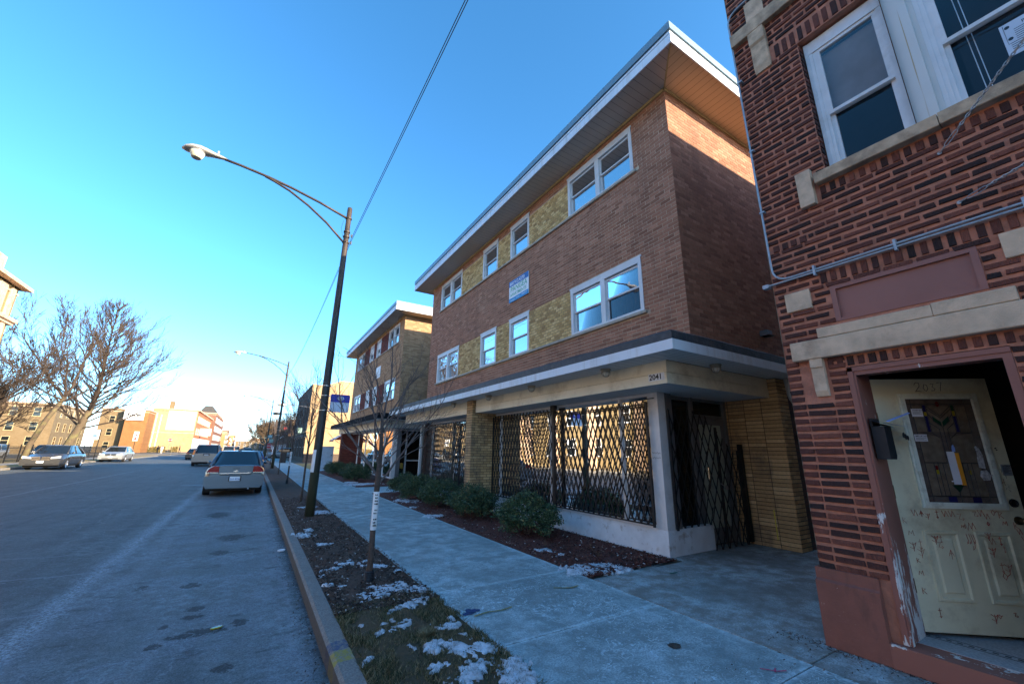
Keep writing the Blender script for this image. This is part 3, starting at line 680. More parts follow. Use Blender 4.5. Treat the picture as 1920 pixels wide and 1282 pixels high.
# ================================================================= wall tools
def P3(axis,c,u,z): return (c,u,z) if axis=='x' else (u,c,z)
def wallgrid(b,axis,c,u0,u1,z0,z1,holes=(),depth=0,out=-1):
    us=sorted({u0,u1,*[h[0] for h in holes if u0<h[0]<u1],*[h[1] for h in holes if u0<h[1]<u1]})
    zs=sorted({z0,z1,*[h[2] for h in holes if z0<h[2]<z1],*[h[3] for h in holes if z0<h[3]<z1]})
    for a,a2 in zip(us[:-1],us[1:]):
        for d,d2 in zip(zs[:-1],zs[1:]):
            mu,mz=(a+a2)/2,(d+d2)/2
            if any(h[0]<mu<h[1] and h[2]<mz<h[3] for h in holes): continue
            b.quad(P3(axis,c,a,d),P3(axis,c,a2,d),P3(axis,c,a2,d2),P3(axis,c,a,d2))
    if depth:
        e=c-out*depth
        for h in holes:
            a,a2,d,d2=h[:4]
            b.quad(P3(axis,c,a,d),P3(axis,e,a,d),P3(axis,e,a,d2),P3(axis,c,a,d2))
            b.quad(P3(axis,c,a2,d),P3(axis,e,a2,d),P3(axis,e,a2,d2),P3(axis,c,a2,d2))
            b.quad(P3(axis,c,a,d2),P3(axis,e,a,d2),P3(axis,e,a2,d2),P3(axis,c,a2,d2))
            b.quad(P3(axis,c,a,d),P3(axis,e,a,d),P3(axis,e,a2,d),P3(axis,c,a2,d))
def bricks(b,axis,c,out,u0,u1,z0,z1,holes=(),L=.2,m=.010,H=.0692,prot=.004,bond='run',jit=.002,rng=None,vary=0,mh=None):
    mh=m if mh is None else mh
    rng=rng or random
    nrow=int(round((z1-z0)/H)); H=(z1-z0)/max(1,nrow); W=L+m
    for r in range(nrow):
        za=z0+r*H+mh*.5; zb=z0+(r+1)*H-mh*.5; zc=(za+zb)/2
        iv=[(u0,u1)]
        for h in holes:
            if h[2]<zc<h[3]:
                nv=[]
                for a,e in iv:
                    if h[1]<=a or h[0]>=e: nv.append((a,e)); continue
                    if h[0]>a: nv.append((a,h[0]))
                    if h[1]<e: nv.append((h[1],e))
                iv=nv
        off=(W/2 if r%2 else 0) if bond=='run' else 0
        for a,e in iv:
            n0=int(math.floor((a-u0-off)/W))-1; n1=int(math.ceil((e-u0-off)/W))+1
            for n in range(n0,n1+1):
                p=u0+off+n*W+m/2; q=p+L
                p=max(p,a+m*.25); q=min(q,e-m*.25)
                if q-p<.02: continue
                j=jit; pa=prot+rng.uniform(-vary,vary)
                f=c+out*pa
                b.rv=rng.random()
                p0,p1,q0,q1=p+rng.uniform(-j,j),p+rng.uniform(-j,j),q+rng.uniform(-j,j),q+rng.uniform(-j,j)
                za1,za2,zb1,zb2=[v+rng.uniform(-j,j)*.7 for v in (za,za,zb,zb)]
                n_=len(b.v)
                ch=min(prot*.5,.004)
                b.v+=[P3(axis,c,p0,za1),P3(axis,c,q0,za2),P3(axis,c,q1,zb2),P3(axis,c,p1,zb1),
                      P3(axis,f,p0+ch,za1+ch),P3(axis,f,q0-ch,za2+ch),P3(axis,f,q1-ch,zb2-ch),P3(axis,f,p1+ch,zb1-ch)]
                for fc in ((4,5,6,7),(0,1,5,4),(1,2,6,5),(2,3,7,6),(3,0,4,7)): b.face([n_+i for i in fc])
def soldiers(b,axis,c,out,u0,u1,z0,z1,w=.06,m=.02,prot=.012,j=.004):
    n=max(1,int(round((u1-u0)/(w+m)))); W=(u1-u0)/n
    for i in range(n):
        a=u0+i*W+m/2+random.uniform(-j,j); e=u0+(i+1)*W-m/2+random.uniform(-j,j); f=c+out*prot; b.rv=random.random(); k=len(b.v)
        za,zb=z0+m/2+random.uniform(-j,j)*.5,z1-m/2+random.uniform(-j,j)*.5
        b.v+=[P3(axis,c,a,za),P3(axis,c,e,za),P3(axis,c,e,zb),P3(axis,c,a,zb),P3(axis,f,a+.004,za+.004),P3(axis,f,e-.004,za+.004),P3(axis,f,e-.004,zb-.004),P3(axis,f,a+.004,zb-.004)]
        for fc in ((4,5,6,7),(0,1,5,4),(1,2,6,5),(2,3,7,6),(3,0,4,7)): b.face([k+i for i in fc])
# a sash window in a wall facing -x.  xw wall face, openings between y0..y1, z0..z1
ri_flag=True
def sash_window(par,xw,y0,y1,z0,z1,n=1,label=None,boarded=False,shades=None,rec=.05,lower_open=0):
    f=MB(); t=.075
    f.box(xw-.015,xw+rec+.05,y0,y0+t,z0,z1); f.box(xw-.015,xw+rec+.05,y1-t,y1,z0,z1)
    f.box(xw-.018,xw+rec+.05,y0,y1,z1-.11,z1+.004); f.box(xw-.022,xw+rec,y0-.02,y1+.02,z1-.012,z1+.02)
    f.box(xw-.016,xw+rec+.05,y0+t,y1-t,z0,z0+.04)
    bays=[]
    if n==2:
        m=(y0+y1)/2; f.box(xw-.017,xw+rec+.05,m-.06,m+.06,z0+.04,z1-.11); bays=[(y0+t,m-.06),(m+.06,y1-t)]
    else: bays=[(y0+t,y1-t)]
    w=f.build('window',M['white_frame'],par)
    if label: w['label']=label
    zt=z1-.11; zb=z0+.04; zm=zb+(zt-zb)*.5
    for i,(a,e) in enumerate(bays):
        s=MB(); r=.032
        xu=xw+.022; xl=xw+.05
        def fr(x,a,e,b0,b1,r2=None):
            r2=r2 or r
            s.box(x,x+.026,a,a+r,b0,b1); s.box(x,x+.026,e-r,e,b0,b1); s.box(x,x+.026,a+r,e-r,b0,b0+r2); s.box(x,x+.026,a+r,e-r,b1-r,b1)
        fr(xu,a,e,zm-.01,zt-.02)
        fr(xl,a,e,zb,zm+.02)
        s.build('sash',M['white_frame'],w)
        g=MB()
        if boarded:
            g.box(xu+.01,xu+.02,a+r,e-r,zm+.02,zt-.05); 
            bb=MB(); bb.box(xl+.01,xl+.016,a+r,e-r,zb+r,zb+r+(zm-zb)*.45); bb.box(xu+.004,xu+.012,a+r,e-r,zm+.02,zt-.05); bb.build('board',M['white_paint'],w)
            g=MB(); g.quad((xl+.02,a+r,zb+r),(xl+.02,e-r,zb+r),(xl+.02,e-r,zm),(xl+.02,a+r,zm)); g.build('pane',M['glass_dark'],w)
        else:
            g.quad((xu+.013,a+r,zm+.01),(xu+.013,e-r,zm+.01),(xu+.013,e-r,zt-.05),(xu+.013,a+r,zt-.05))
            g.build('pane',M['glass' if (n==2 and y1-y0>1.9 and z0<5 and y0<8) else 'glass_dim'],w); g=MB()
            g.quad((xl+.013,a+r,zb+r),(xl+.013,e-r,zb+r),(xl+.013,e-r,zm),(xl+.013,a+r,zm))
            g.build('pane',M['glass_screen'],w)
            sh=(shades or [('blind',.0)])[i%len(shades or [0])]
            if sh[1]>0:
                q=MB(); zz=zt-(zt-zb)*sh[1]; ny=max(2,int((e-a)/.04))
                if sh[0]=='curtain':
                    for k_ in range(ny):
                        u=a+(e-a)*k_/ny; v=a+(e-a)*(k_+1)/ny; x1=xl+.08+.015*(k_%2); x2=xl+.08+.015*((k_+1)%2)
                        q.quad((x1,u,zz),(x2,v,zz),(x2,v,zt),(x1,u,zt))
                else:
                    q.quad((xl+.09,a,zz),(xl+.09,e,zz),(xl+.09,e,zt),(xl+.09,a,zt))
                q.build(sh[0] if sh[0]=='curtain' else 'shade',M[sh[0]],w)
    q=MB(); q.box(xw+.35,xw+.37,y0-.3,y1+.3,z0-.3,z1+.2); q.box(xw+.1,xw+.35,y0-.3,y1+.3,z0-.1,z0-.08)
    q.build('room_wall',M['room'],w)
    return w
def lattice(b,axis,c,u0,u1,z0,z1,du=.105,dzr=3.1,w=.016,t=.008,zt=None,spike=.05):
    """scissor-gate lattice in plane; bars run at +-slope; zt(u) optional top function"""
    sl=dzr  # dz per du
    def bar(p,q,off):
        (ua,za),(ub,zb)=p,q; d=Vector((ub-ua,zb-za)); L=d.length
        if L<.03: return
        nx,nz=-d.y/L*w/2,d.x/L*w/2
        pts=[(ua-nx,za-nz),(ub-nx,zb-nz),(ub+nx,zb+nz),(ua+nx,za+nz)]
        n=len(b.v)
        for o in (off-t/2,off+t/2):
            for u,z in pts: b.v.append(P3(axis,c+o,u,z))
        for f in ((0,1,2,3),(4,5,6,7),(0,1,5,4),(1,2,6,5),(2,3,7,6),(3,0,4,7)): b.face([n+i for i in f])
    H=z1-z0; span=H/sl
    k=-int(span/du)-2
    while u0+k*du<u1+span+du:
        for s,off in ((1,-.006),(-1,.006)):
            ua=u0+k*du; za=z0
            # bar from (ua,z0) going s
            ub=ua+s*span; zb=z1
            a,e=(ua,za),(ub,zb)
            # clip in u
            def clip(a,e):
                (x0,y0),(x1,y1)=a,e
                for lim,sg in ((u0,1),(u1,-1)):
                    d0=(x0-lim)*sg; d1=(x1-lim)*sg
                    if d0<0 and d1<0: return None
                    if d0<0: tt=d0/(d0-d1); x0,y0=lim,y0+(y1-y0)*tt
                    elif d1<0: tt=d0/(d0-d1); x1,y1=lim,y0+(y1-y0)*tt
                return (x0,y0),(x1,y1)
            r=clip(a,e)
            if r:
                a,e=r
                if zt:
                    # cut at sloping top by sampling
                    f=1.0; 
                    for i in range(41):
                        u=a[0]+(e[0]-a[0])*i/40; z=a[1]+(e[1]-a[1])*i/40
                        if z>zt(u): f=i/40; break
                    e=(a[0]+(e[0]-a[0])*f,a[1]+(e[1]-a[1])*f)
                elif spike and abs(e[1]-z1)<.01: e=(e[0]+s*spike/sl,e[1]+spike)
                bar(a,e,off)
        k+=1
# ================================================================= apartment buildings
def apartment(y0,v):
    A=v=='A'; X=5.47; y1=y0+11.53; D=16.0
    root=thing('apartment_building',(X,y0,0),
      'three-storey brown brick apartment block with yellow brick panels, white eaves and a caged shopfront' if A else
      'three-storey tan brick block with dark red panels between boarded windows','apartment building','flat-roofed apartment blocks along the sidewalk')
    bm,mm=('brick_brown','mortar_brown') if A else ('brick_tan','mortar_tan')
    pm,pmm=('brick_yellow','mortar_yellow') if A else ('brick_red','mortar_redp')
    W=[(.82,2.78,2),(4.42,5.37,1),(6.10,7.07,1),(8.68,10.60,2)]
    rows=[(3.96,5.0),(6.82,7.84)]
    holes=[(y0+a,y0+b,z0,z1) for a,b,_ in W for z0,z1 in rows]
    pans=[(y0+a,y0+b,z0,z1) for a,b in ((2.78,4.42),(5.37,6.10),(7.07,8.68)) for z0,z1 in ((3.96,4.99),(6.82,7.72 if A else 7.84))]
    wb=MB(); wallgrid(wb,'x',X,y0,y1,2.9,8.1,holes,.12,-1)
    wall=wb.build('front_wall',M[mm],root)
    bb=MB(); bricks(bb,'x',X,-1,y0-.004,y1,2.9,8.1,[(a,b,c,d+.02) for a,b,c,d in holes]+pans+[(y0+.7,y0+10.8,z-.07,z) for z in (3.96,6.82)],L=.2,m=.009,prot=.005,jit=.0015)
    bb.build('brickwork',M[bm],wall,rand=True)
    for q in pans:
        pb=MB(); bricks(pb,'x',X,-1,q[0],q[1],q[2],q[3],L=.125 if A else .2,m=.012,prot=.010,jit=.003,vary=.003 if A else .001)
        pb.v+=[]; n=len(pb.v)
        po=pb.build('brick_panel',M[pm],root,rand=True)
        qb=MB(); qb.quad((X-.002,q[0],q[2]),(X-.002,q[1],q[2]),(X-.002,q[1],q[3]),(X-.002,q[0],q[3])); qb.build('mortar',M[pmm],po)
    # side (south) wall
    sb=MB(); sb.quad((X,y0,2.9),(X+D,y0,2.9),(X+D,y0,8.1),(X,y0,8.1)); side=sb.build('side_wall',M['mortar_side' if A else 'mortar_tan'],root)
    bb=MB(); bricks(bb,'y',y0,-1,X-.004,X+5.2,2.9,8.1,L=.2,m=.008,prot=.004,jit=.001); bb.build('brickwork',M[bm],side,rand=True)
    ob=MB(); ob.quad((X+D,y0,0),(X+D,y1,0),(X+D,y1,8.1),(X+D,y0,8.1)); ob.quad((X,y1,0),(X+D,y1,0),(X+D,y1,8.1),(X,y1,8.1))
    if A: ob.quad((7.86,y0+.01,0),(X+D,y0+.01,0),(X+D,y0+.01,2.95),(7.86,y0+.01,2.95))
    else: ob.quad((7.86,y0+.01,0),(X+D,y0+.01,0),(X+D,y0+.01,2.95),(7.86,y0+.01,2.95))
    ob.build('rear_wall',bricktex('side_brick_'+v,(.14,.075,.06) if A else (.25,.17,.1),(.11,.06,.05) if A else (.2,.13,.08),(.09,.07,.055)),root)
    # roof eaves
    ex0,ex1=4.80,X+D+.67; ey0,ey1=y0-.66,y1+.54
    rb=MB(); z=8.045
    rb.quad((ex0+.02,ey0+.02,z),(ex0+.02,ey1-.02,z),(X+.05,y1,z),(X+.05,y0+.05,z))
    so=rb.build('soffit',M['soffit_y' if A else 'soffit_wide'],root)
    rb=MB(); rb.quad((ex0+.02,ey0+.02,z),(X+.05,y0+.05,z),(ex1-.5,y0+.05,z),(ex1-.02,ey0+.02,z)); rb.build('soffit',M['soffit_x'],root)
    rb=MB(); rb.quad((ex0+.02,ey1-.02,z),(ex1,ey1-.02,z),(ex1,y1,z),(X+.05,y1,z)); rb.build('soffit',M['soffit_x'],root)
    tb=MB(); tb.box(X-.035,X-.002,y0-.035,y1,7.985,8.044); tb.box(X-.035,X+D,y0-.036,y0-.003,7.986,8.043); tb.tube([(ex0+.03,ey0+.03,z-.005),(X-.02,y0-.02,z-.005)],.014,6); tb.build('soffit_trim',M['trim_yellow'],root)
    fb=MB(); fb.box(ex0,ex1,ey0,ey1,z-.02,z+.155,skip='tb'); fb.box(ex0+.02,ex1-.02,ey0+.02,ey1-.02,z-.019,z+.0,skip='tb')
    fb.quad((ex0,ey0,z-.02),(ex0+.02,ey0+.02,z-.02),(ex0+.02,ey1-.02,z-.02),(ex0,ey1,z-.02)); fb.quad((ex0,ey0,z-.02),(ex1,ey0,z-.02),(ex1-.02,ey0+.02,z-.02),(ex0+.02,ey0+.02,z-.02))
    fb.box(ex0+.035,ex1-.035,ey0+.035,ey1-.035,z+.15,z+.19,skip='tb'); fb.box(ex0+.012,ex1-.012,ey0+.012,ey1-.012,z+.185,z+.235,skip='b')
    fb.build('fascia',M['fascia'],root)
    gb=MB(); gb.box(ex0-.01,ex1+.01,ey0-.01,ey1+.01,z+.26,z+.41); gb.box(ex0+.03,ex1-.03,ey0+.03,ey1-.03,z+.235,z+.26,skip='tb')
    for q in range(4):
        yy=ey0+1.5+q*3.05; gb.box(ex0-.014,ex0-.01,yy,yy+.04,z+.26,z+.41)
    gb.build('roof_edge',M['galv'],root)
    # sills
    for zz in (3.96,6.82):
        s=MB(); ya=y0+.76; 
        for q in range(8):
            a=ya+q*1.24; e=min(a+1.236,y0+10.72)
            s.prism([(X-.055,zz-.058),(X-.045,zz-.068),(X+.02,zz-.068),(X+.02,zz+.002),(X-.045,zz-.008),(X-.055,zz-.018)],a,e,'y')
        s.build('sill',M['sill'],root)
    # windows
    idx=0
    sets={(0,0):[('curtain',1.0),('curtain',1.0)],(0,1):[('blind',.5),('blind',.5)],(1,0):[('blind',.55)],(2,0):[('blind_w',.3)]}
    for ri,(z0,z1) in enumerate(rows):
        for wi,(a,b_,n) in enumerate(W):
            sh={0:[('curtain',.95)]*2,1:[('blind',.52)],2:[('blind',.3)],3:[('blind_w',.35),('blind_w',.6)]}[wi] if ri==0 else {0:[('blind',.5),('blind',.62)],1:[('blind',.5)],2:[('blind',.45)],3:[('blind',.5),('blind',.55)]}[wi]
            sash_window(root,X,y0+a,y0+b_,z0,z1,n,boarded=(not A and n==1),shades=sh)
    # canopy
    cx,cy0,cy1=4.5,y0-.37,y0+13.1; cxe=9.6 if A else 9.2
    c=MB()
    if A:
        c.box(cx,cx+.02,cy0,cy1,2.88,3.02); c.box(cx+.02,cxe,cy0,cy0+.02,2.88,3.02); c.box(cx+.02,X,cy1-.02,cy1,2.88,3.02)
        for q in range(5): c.box(cx-.003,cx,cy0+1.5+q*3.0,cy0+1.52+q*3.0,2.88,3.02)
        c.build('canopy_fascia',M['fascia'],root)
    fl=MB(); zz0=3.02 if A else 2.89
    fl.box(cx+.005,cx+.05,cy0+.005,cy1,zz0,3.13); fl.box(cx+.05,cxe,cy0+.005,cy0+.05,zz0,3.13)
    # lumpy top edge
    pts=[(cx+.03,cy0+.03,3.13)]+[(cx+.03+random.uniform(-.006,.006),cy0+.3*q,3.132+random.uniform(-.006,.01)) for q in range(1,45)]
    fl.tube(pts,.022,6)
    fl.tube([(cx+.04+.3*q,cy0+.03+random.uniform(-.006,.006),3.133+random.uniform(-.006,.012)) for q in range(0,17)],.022,6)
    fl.poly([(cx+.05,cy0+.05,3.13),(cxe,cy0+.05,3.13),(cxe,y0,3.16),(X,y0,3.16),(X,cy1,3.16),(cx+.05,cy1,3.13)])
    fl.build('canopy_flashing',M['flash' if A else 'flash_b'],root)
    c=MB(); c.quad((cx+.02,cy0+.02,2.885),(cx+.02,cy1-.02,2.885),(5.02,cy1-.02,2.885),(5.02,y0+.13,2.885)); c.build('canopy_soffit',M['csoffit_y'],root)
    c=MB(); c.poly([(cx+.02,cy0+.02,2.885),(5.02,y0+.13,2.885),(cxe,y0+.13,2.885),(cxe,cy0+.02,2.885)]); c.build('canopy_soffit',M['csoffit_x'],root)
    # band (fascia board) : two boards high
    bx,by0,by1=5.0,y0+.14,y0+12.5
    bn=MB()
    segs=[(by0,y0+6.33),(y0+6.72,by1)] if A else [(by0,by1)]
    for a,e in segs:
        q=a
        while q<e-.01:
            r=min(q+1.85,e); bn.box(bx,bx+.02,q+(.001 if q>a else 0),r-.001,2.54,2.70); bn.box(bx+.006,bx+.02,q+(.001 if q>a else 0),r-.001,2.706,2.884); q=r
    ob_=bn.build('fascia_board',M['band'],root)
    bn=MB()
    q=bx+.02
    while q<7.83: r=min(q+1.4,7.84); bn.box(q,r-.002,by0,by0+.02,2.54,2.70); bn.box(q,r-.002,by0+.005,by0+.02,2.706,2.884); q=r
    bn.build('fascia_board',M['band'] if A else M['band_rib'],root)
    so=MB(); so.poly([(bx+.02,by0+.02,2.545),(7.85,by0+.02,2.545),(7.85,y0+1.05,2.545),(5.66,y0+1.05,2.545),(5.66,by1,2.545),(bx+.02,by1,2.545)])
    so.build('shop_soffit',M['csoffit_x' if A else 'csoffit_y'],root)
    # side pier wall facing the street (x=7.85), from y0 to y0+1.02
    pb=MB(); px=7.85
    pb.box(px,px+.35,y0,y0+1.1,0,2.884)
    pier=pb.build('pier',M['mortar_dark'],root)
    pb=MB(); bricks(pb,'x',px,-1,y0-.004,y0+1.03,0,2.88,L=.31,m=.009,H=.0675,prot=.005,bond='stack',jit=.0015)
    bricks(pb,'y',y0,-1,px-.004,px+.34,0,2.88,L=.2,m=.010,H=.0675,prot=.005,jit=.002)
    pb.build('brickwork',M['brick_buff' if A else 'brick_tan'],pier,rand=True)
    if A:
        s=MB(); s.box(px-.0135,px-.012,y0+.34,y0+.355,.14,.62); s.build('spray_line',M['yellow_spray'],pier)
    # mid pier projecting in front of the band
    if A:
        pb=MB(); pb.box(4.91,5.70,y0+6.36,y0+6.69,.0,2.883); pier=pb.build('pier',M['mortar_dark'],root)
        pb=MB(); bricks(pb,'x',4.91,-1,y0+6.35,y0+6.70,0,2.88,L=.335,m=.011,H=.0675,prot=.006,bond='stack',jit=.002)
        bricks(pb,'y',y0+6.36,-1,4.905,5.70,0,2.88,L=.19,m=.010,H=.0675,prot=.006,bond='run',jit=.002); pb.build('brickwork',M['brick_buff'],pier,rand=True)
    # shop: base wall
    sx=5.63; sy=y0+.84; ye=y0+12.0
    bs=MB()
    if A:
        bs.box(sx,sx+.14,sy,y0+6.36,0,.38); bs.box(sx,sx+.14,y0+6.69,ye,0,.38); bs.box(sx+.14,6.84,sy+.02,sy+.16,0,.38)
    else:
        bs.box(sx,sx+.14,sy,ye,0,.22); bs.box(sx+.14,6.5,sy+.02,sy+.16,0,.22)
    bs.build('shop_base',M['base_white' if A else 'base_dark'],root)
    # corner post, frame
    ps=MB(); zb=.38 if A else .22
    ps.box(sx+.012,sx+.20,sy+.014,sy+.22,zb,2.54)
    ps.build('corner_post',M['white_metal'],root)
    ps=MB(); ps.box(sx+.20,sx+.24,sy+.02,sy+.06,zb,2.54); ps.box(sx+.24,sx+.40,sy+.03,sy+.07,zb,2.54)
    ps.build('corner_post',M['grey_metal'],root)
    mu=MB()
    ml=[1.72,3.85,6.1] if A else [2.6,4.6,6.8,8.9]
    for m_ in ml: mu.box(5.66,5.72,y0+m_-.03,y0+m_+.03,zb,2.5)
    mu.box(5.655,5.73,sy+.22,ye,zb,zb+.05); mu.box(5.655,5.73,sy+.22,ye,2.49,2.54)
    if A:
        for m_ in (9.2,11.2,11.95): mu.box(5.66,5.72,y0+m_-.03,y0+m_+.03,zb,2.5)
        for m_ in (11.98,12.35): mu.box(5.60,5.68,y0+m_-.03,y0+m_+.03,.0,2.5)
    mu.build('shop_frame',M['white_metal'],root)
    gl=MB(); gl.quad((5.69,sy+.2,zb+.03),(5.69,ye,zb+.03),(5.69,ye,2.5),(5.69,sy+.2,2.5)); gl.build('shop_window',M['glass_store'],root)
    # interior
    it=MB(); it.box(6.0,12,sy+.9,ye,-.0,.02); it.box(8.2,8.3,sy+.2,ye,0,2.5); it.box(5.8,12,sy+.9,ye,2.56,2.6); it.box(7.9,12,sy+1.3,sy+1.32,0,2.5); it.box(5.7,12,ye,ye+.05,0,2.6)
    it.build('shop_interior',M['dark_inside'],root)
    # entrance wall facing south at y = sy+.2
    ey=sy+.18
    if A:
        e=MB(); e.box(6.72,6.80,ey-.03,ey+.05,.0,2.545); e.box(7.76,7.84,ey-.03,ey+.05,0,2.545); e.box(5.87,6.72,ey,ey+.04,2.48,2.545); e.box(6.8,7.76,ey,ey+.04,2.18,2.25); e.box(6.8,7.76,ey,ey+.04,2.49,2.545)
        e.build('entrance_frame',M['grey_metal'],root)
        g_=MB(); g_.quad((5.87,ey+.02,.38),(6.72,ey+.02,.38),(6.72,ey+.02,2.48),(5.87,ey+.02,2.48)); g_.quad((6.8,ey+.02,2.25),(7.76,ey+.02,2.25),(7.76,ey+.02,2.49),(6.8,ey+.02,2.49)); g_.build('side_window',M['glass_store'],root)
        d=MB(); d.box(6.82,6.92,ey-.01,ey+.03,.03,2.17); d.box(7.64,7.74,ey-.01,ey+.03,.03,2.17); d.box(6.92,7.64,ey-.01,ey+.03,2.07,2.17); d.box(6.92,7.64,ey-.01,ey+.03,.03,.28)
        do=d.build('entrance_door',M['grey_metal'],root)
        d=MB(); d.box(6.92,7.64,ey+.004,ey+.012,.28,2.07); d.build('door_panel',plain('greenish_panel',(.42,.47,.40),.35,dirt=((.12,.13,.1),2)),do)
        d=MB(); d.tube([(7.02,ey-.03,1.0),(7.02,ey-.06,1.0),(7.02,ey-.06,1.3),(7.02,ey-.03,1.3)],.012,6); d.build('handle',M['chrome'],do)
    else:
        e=MB()
        for a in (6.5,7.3,7.8): e.box(a-.04,a+.04,ey+.5,ey+.56,0,2.54)
        e.box(5.9,7.8,ey+.5,ey+.55,2.46,2.54); e.box(6.5,7.3,ey+.5,ey+.55,.0,.2); e.box(6.5,7.3,ey+.5,ey+.55,1.0,1.06)
        e.build('entrance_frame',M['white_metal'],root)
        g_=MB(); g_.quad((5.9,ey+.53,0),(7.84,ey+.53,0),(7.84,ey+.53,2.46),(5.9,ey+.53,2.46)); g_.build('side_window',M['glass_store'],root)
    # bulkhead lights
    if A:
        def blight(x,y,wy=1):
            z=2.885; b=MB(); b.lathe([(.001,z),(.085,z),(.09,z-.012),(.078,z-.03),(.07,z-.05)],(x,y,0),14)
            lo=b.build('bulkhead_light',M['lampmetal'],root,smooth=True)
            b=MB(); b.lathe([(.062,z-.048),(.058,z-.08),(.035,z-.115),(.001,z-.122)],(x,y,0),14,cap=False); b.build('lens',M['frost'],lo,smooth=True)
            b=MB()
            for k in range(4):
                a=k*PI/4; pp=[(x+.07*math.cos(a)*s,y+.07*math.sin(a)*s,z-.045-dz) for s,dz in ((1,0),(.95,.04),(.6,.075),(0,.087),(-.6,.075),(-.95,.04),(-1,0))]
                b.tube(pp,.0045,5)
            b.lathe([(.074,z-.05),(.08,z-.055),(.074,z-.062)],(x,y,0),16,cap=False)
            b.build('cage',M['lampmetal'],lo)
        for yy in (4.79,6.97,8.86,10.99): blight(4.80,yy)
        blight(5.92,3.55)
        # house number on the board
        nb=MB(); nb.box(4.997,4.999,3.80,4.09,2.595,2.705); no=nb.build('number_plate',M['fascia'],root)
        nb=MB(); Mx=TM((4.9955,4.075,2.612),(0,-1,0),(0,0,1)); nb.text('2041',Mx,.118); 
        for k in range(len(nb.v)): pass
        for dx in (.0012,-.0012,.0022): 
            nb.text('2041',TM((4.9954-abs(dx)*.1,4.075+dx,2.612+dx*.5),(0,-1,0),(0,0,1)),.118)
        nb.build('house_number',M['ink'],root)
        # stripes inside top of shop window
        for (y_a,y_b) in ((5.38,7.35),(7.55,9.75)):
            for (zz0,zz1,mt) in ((2.475,2.50,'st_red'),(2.43,2.475,'st_yel'),(2.36,2.43,'st_grn')):
                s=MB(); s.box(5.74,5.745,y_a,y_b,zz0,zz1); s.build('window_stripe',M[mt],root)
        # scribbled tag on the post
        s=MB(); rr=random.Random(5)
        for row in (1.545,1.47):
            pts=[(sx+.010,sy+.20-.011*k_,row+.016*math.sin(k_*2.1)+rr.uniform(-.006,.006)) for k_ in range(16)]
            s.tube(pts,.0022,4)
        s.build('scribble',M['ink'],root)
        # folding gates (parts of the shopfront)
        def gate(u0,u1,z0,z1,post=True):
            g_=MB(); gx=5.565
            lattice(g_,'x',gx,u0,u1,z0,z1,du=.140,dzr=2.6,w=.022)
            g_.box(gx-.012,gx+.012,u0,u1,z1-.03,z1-.006)
            g_.box(gx-.012,gx+.012,u0,u1,z0-.01,z0+.012)
            g_.box(gx-.014,gx+.014,u0,u0+.035,z0-.03,z1+.03); g_.box(gx-.014,gx+.014,u1-.035,u1,z0-.03,z1+.03)
            return g_.build('folding_gate',M['gate'],root)
        gate(4.64,7.20,.44,2.36); gate(7.24,9.96,.42,2.42)
        pg=MB(); pg.box(5.54,5.60,7.19,7.25,.38,2.53); pg.box(5.52,5.62,7.16,7.28,2.44,2.54); pg.build('gate_post',M['gate'],root)
        g2=MB(); g2.tube([(5.55,4.66,2.43),(5.55,4.47,2.43)],.008,5); g2.build('gate_bolt',M['gate'],root)
        g1=gate(10.33,12.6,.42,2.40); g1=gate(12.64,15.5,.42,2.40)
        # entrance gates
        g_=MB(); lattice(g_,'y',4.42,5.83,6.78,.40,2.22,du=.17,dzr=2.7,w=.018,spike=.05); g_.box(5.80,5.83,4.40,4.43,.38,2.25); g_.build('folding_gate',M['gate'],root)
        g_=MB(); lattice(g_,'y',4.36,6.66,7.75,.02,2.25,du=.19,dzr=2.5,w=.02,zt=lambda u:2.25-(u-6.66)*.85,spike=0)
        g_.box(6.98,7.02,4.34,4.37,.1,2.0); g_.box(7.70,7.78,4.34,4.40,.05,1.72); g_.box(7.60,7.63,4.34,4.37,.02,1.6)
        g_.build('folding_gate',M['gate'],root)
        ch=MB(); ch.lathe([(.012,-.02),(.03,-.02),(.03,.02),(.012,.02)],(7.08,4.32,.98),8,'y'); ch.tube([(6.95,4.33,1.05),(7.03,4.31,1.0),(7.1,4.32,1.02)],.008,5); ch.build('padlock',M['steel'],root)
    else:
        # red end pier and awning
        pb=MB(); pb.box(5.0,5.75,y0+10.9,y0+11.4,0,2.6); pier=pb.build('pier',M['mortar_redp'],root)
        pb=MB(); bricks(pb,'x',5.0,-1,y0+10.9,y0+11.4,0,2.6,L=.2,m=.014,prot=.01); bricks(pb,'y',y0+10.9,-1,5.0,5.75,0,2.6,L=.2,m=.014,prot=.01); pb.build('brickwork',brickmat('red_pier_brick',[(0,(.12,.03,.02)),(1,(.22,.06,.04))]),pier,rand=True)
        # merchandise behind the glass
        rr=random.Random(11)
        for k_ in range(26):
            s=MB(); yy=y0+1.4+rr.random()*3.6; zz=.3+rr.random()*1.7; x_=5.9+rr.random()*.4
            s.box(x_,x_+.1,yy,yy+rr.uniform(.15,.5),zz,zz+rr.uniform(.06,.25)); s.build('goods',M[rr.choice(['st_red','sign_cyan','st_grn','st_yel','white_paint','sign_blue','gyellow'])],root)
    # flat roof
    r=MB(); r.box(ex0+.05,ex1-.05,ey0+.05,ey1-.05,8.2,8.38); r.build('roof',M['roof'],root)
    return root
aptA=apartment(3.62,'A'); aptB=apartment(19.0,'B')
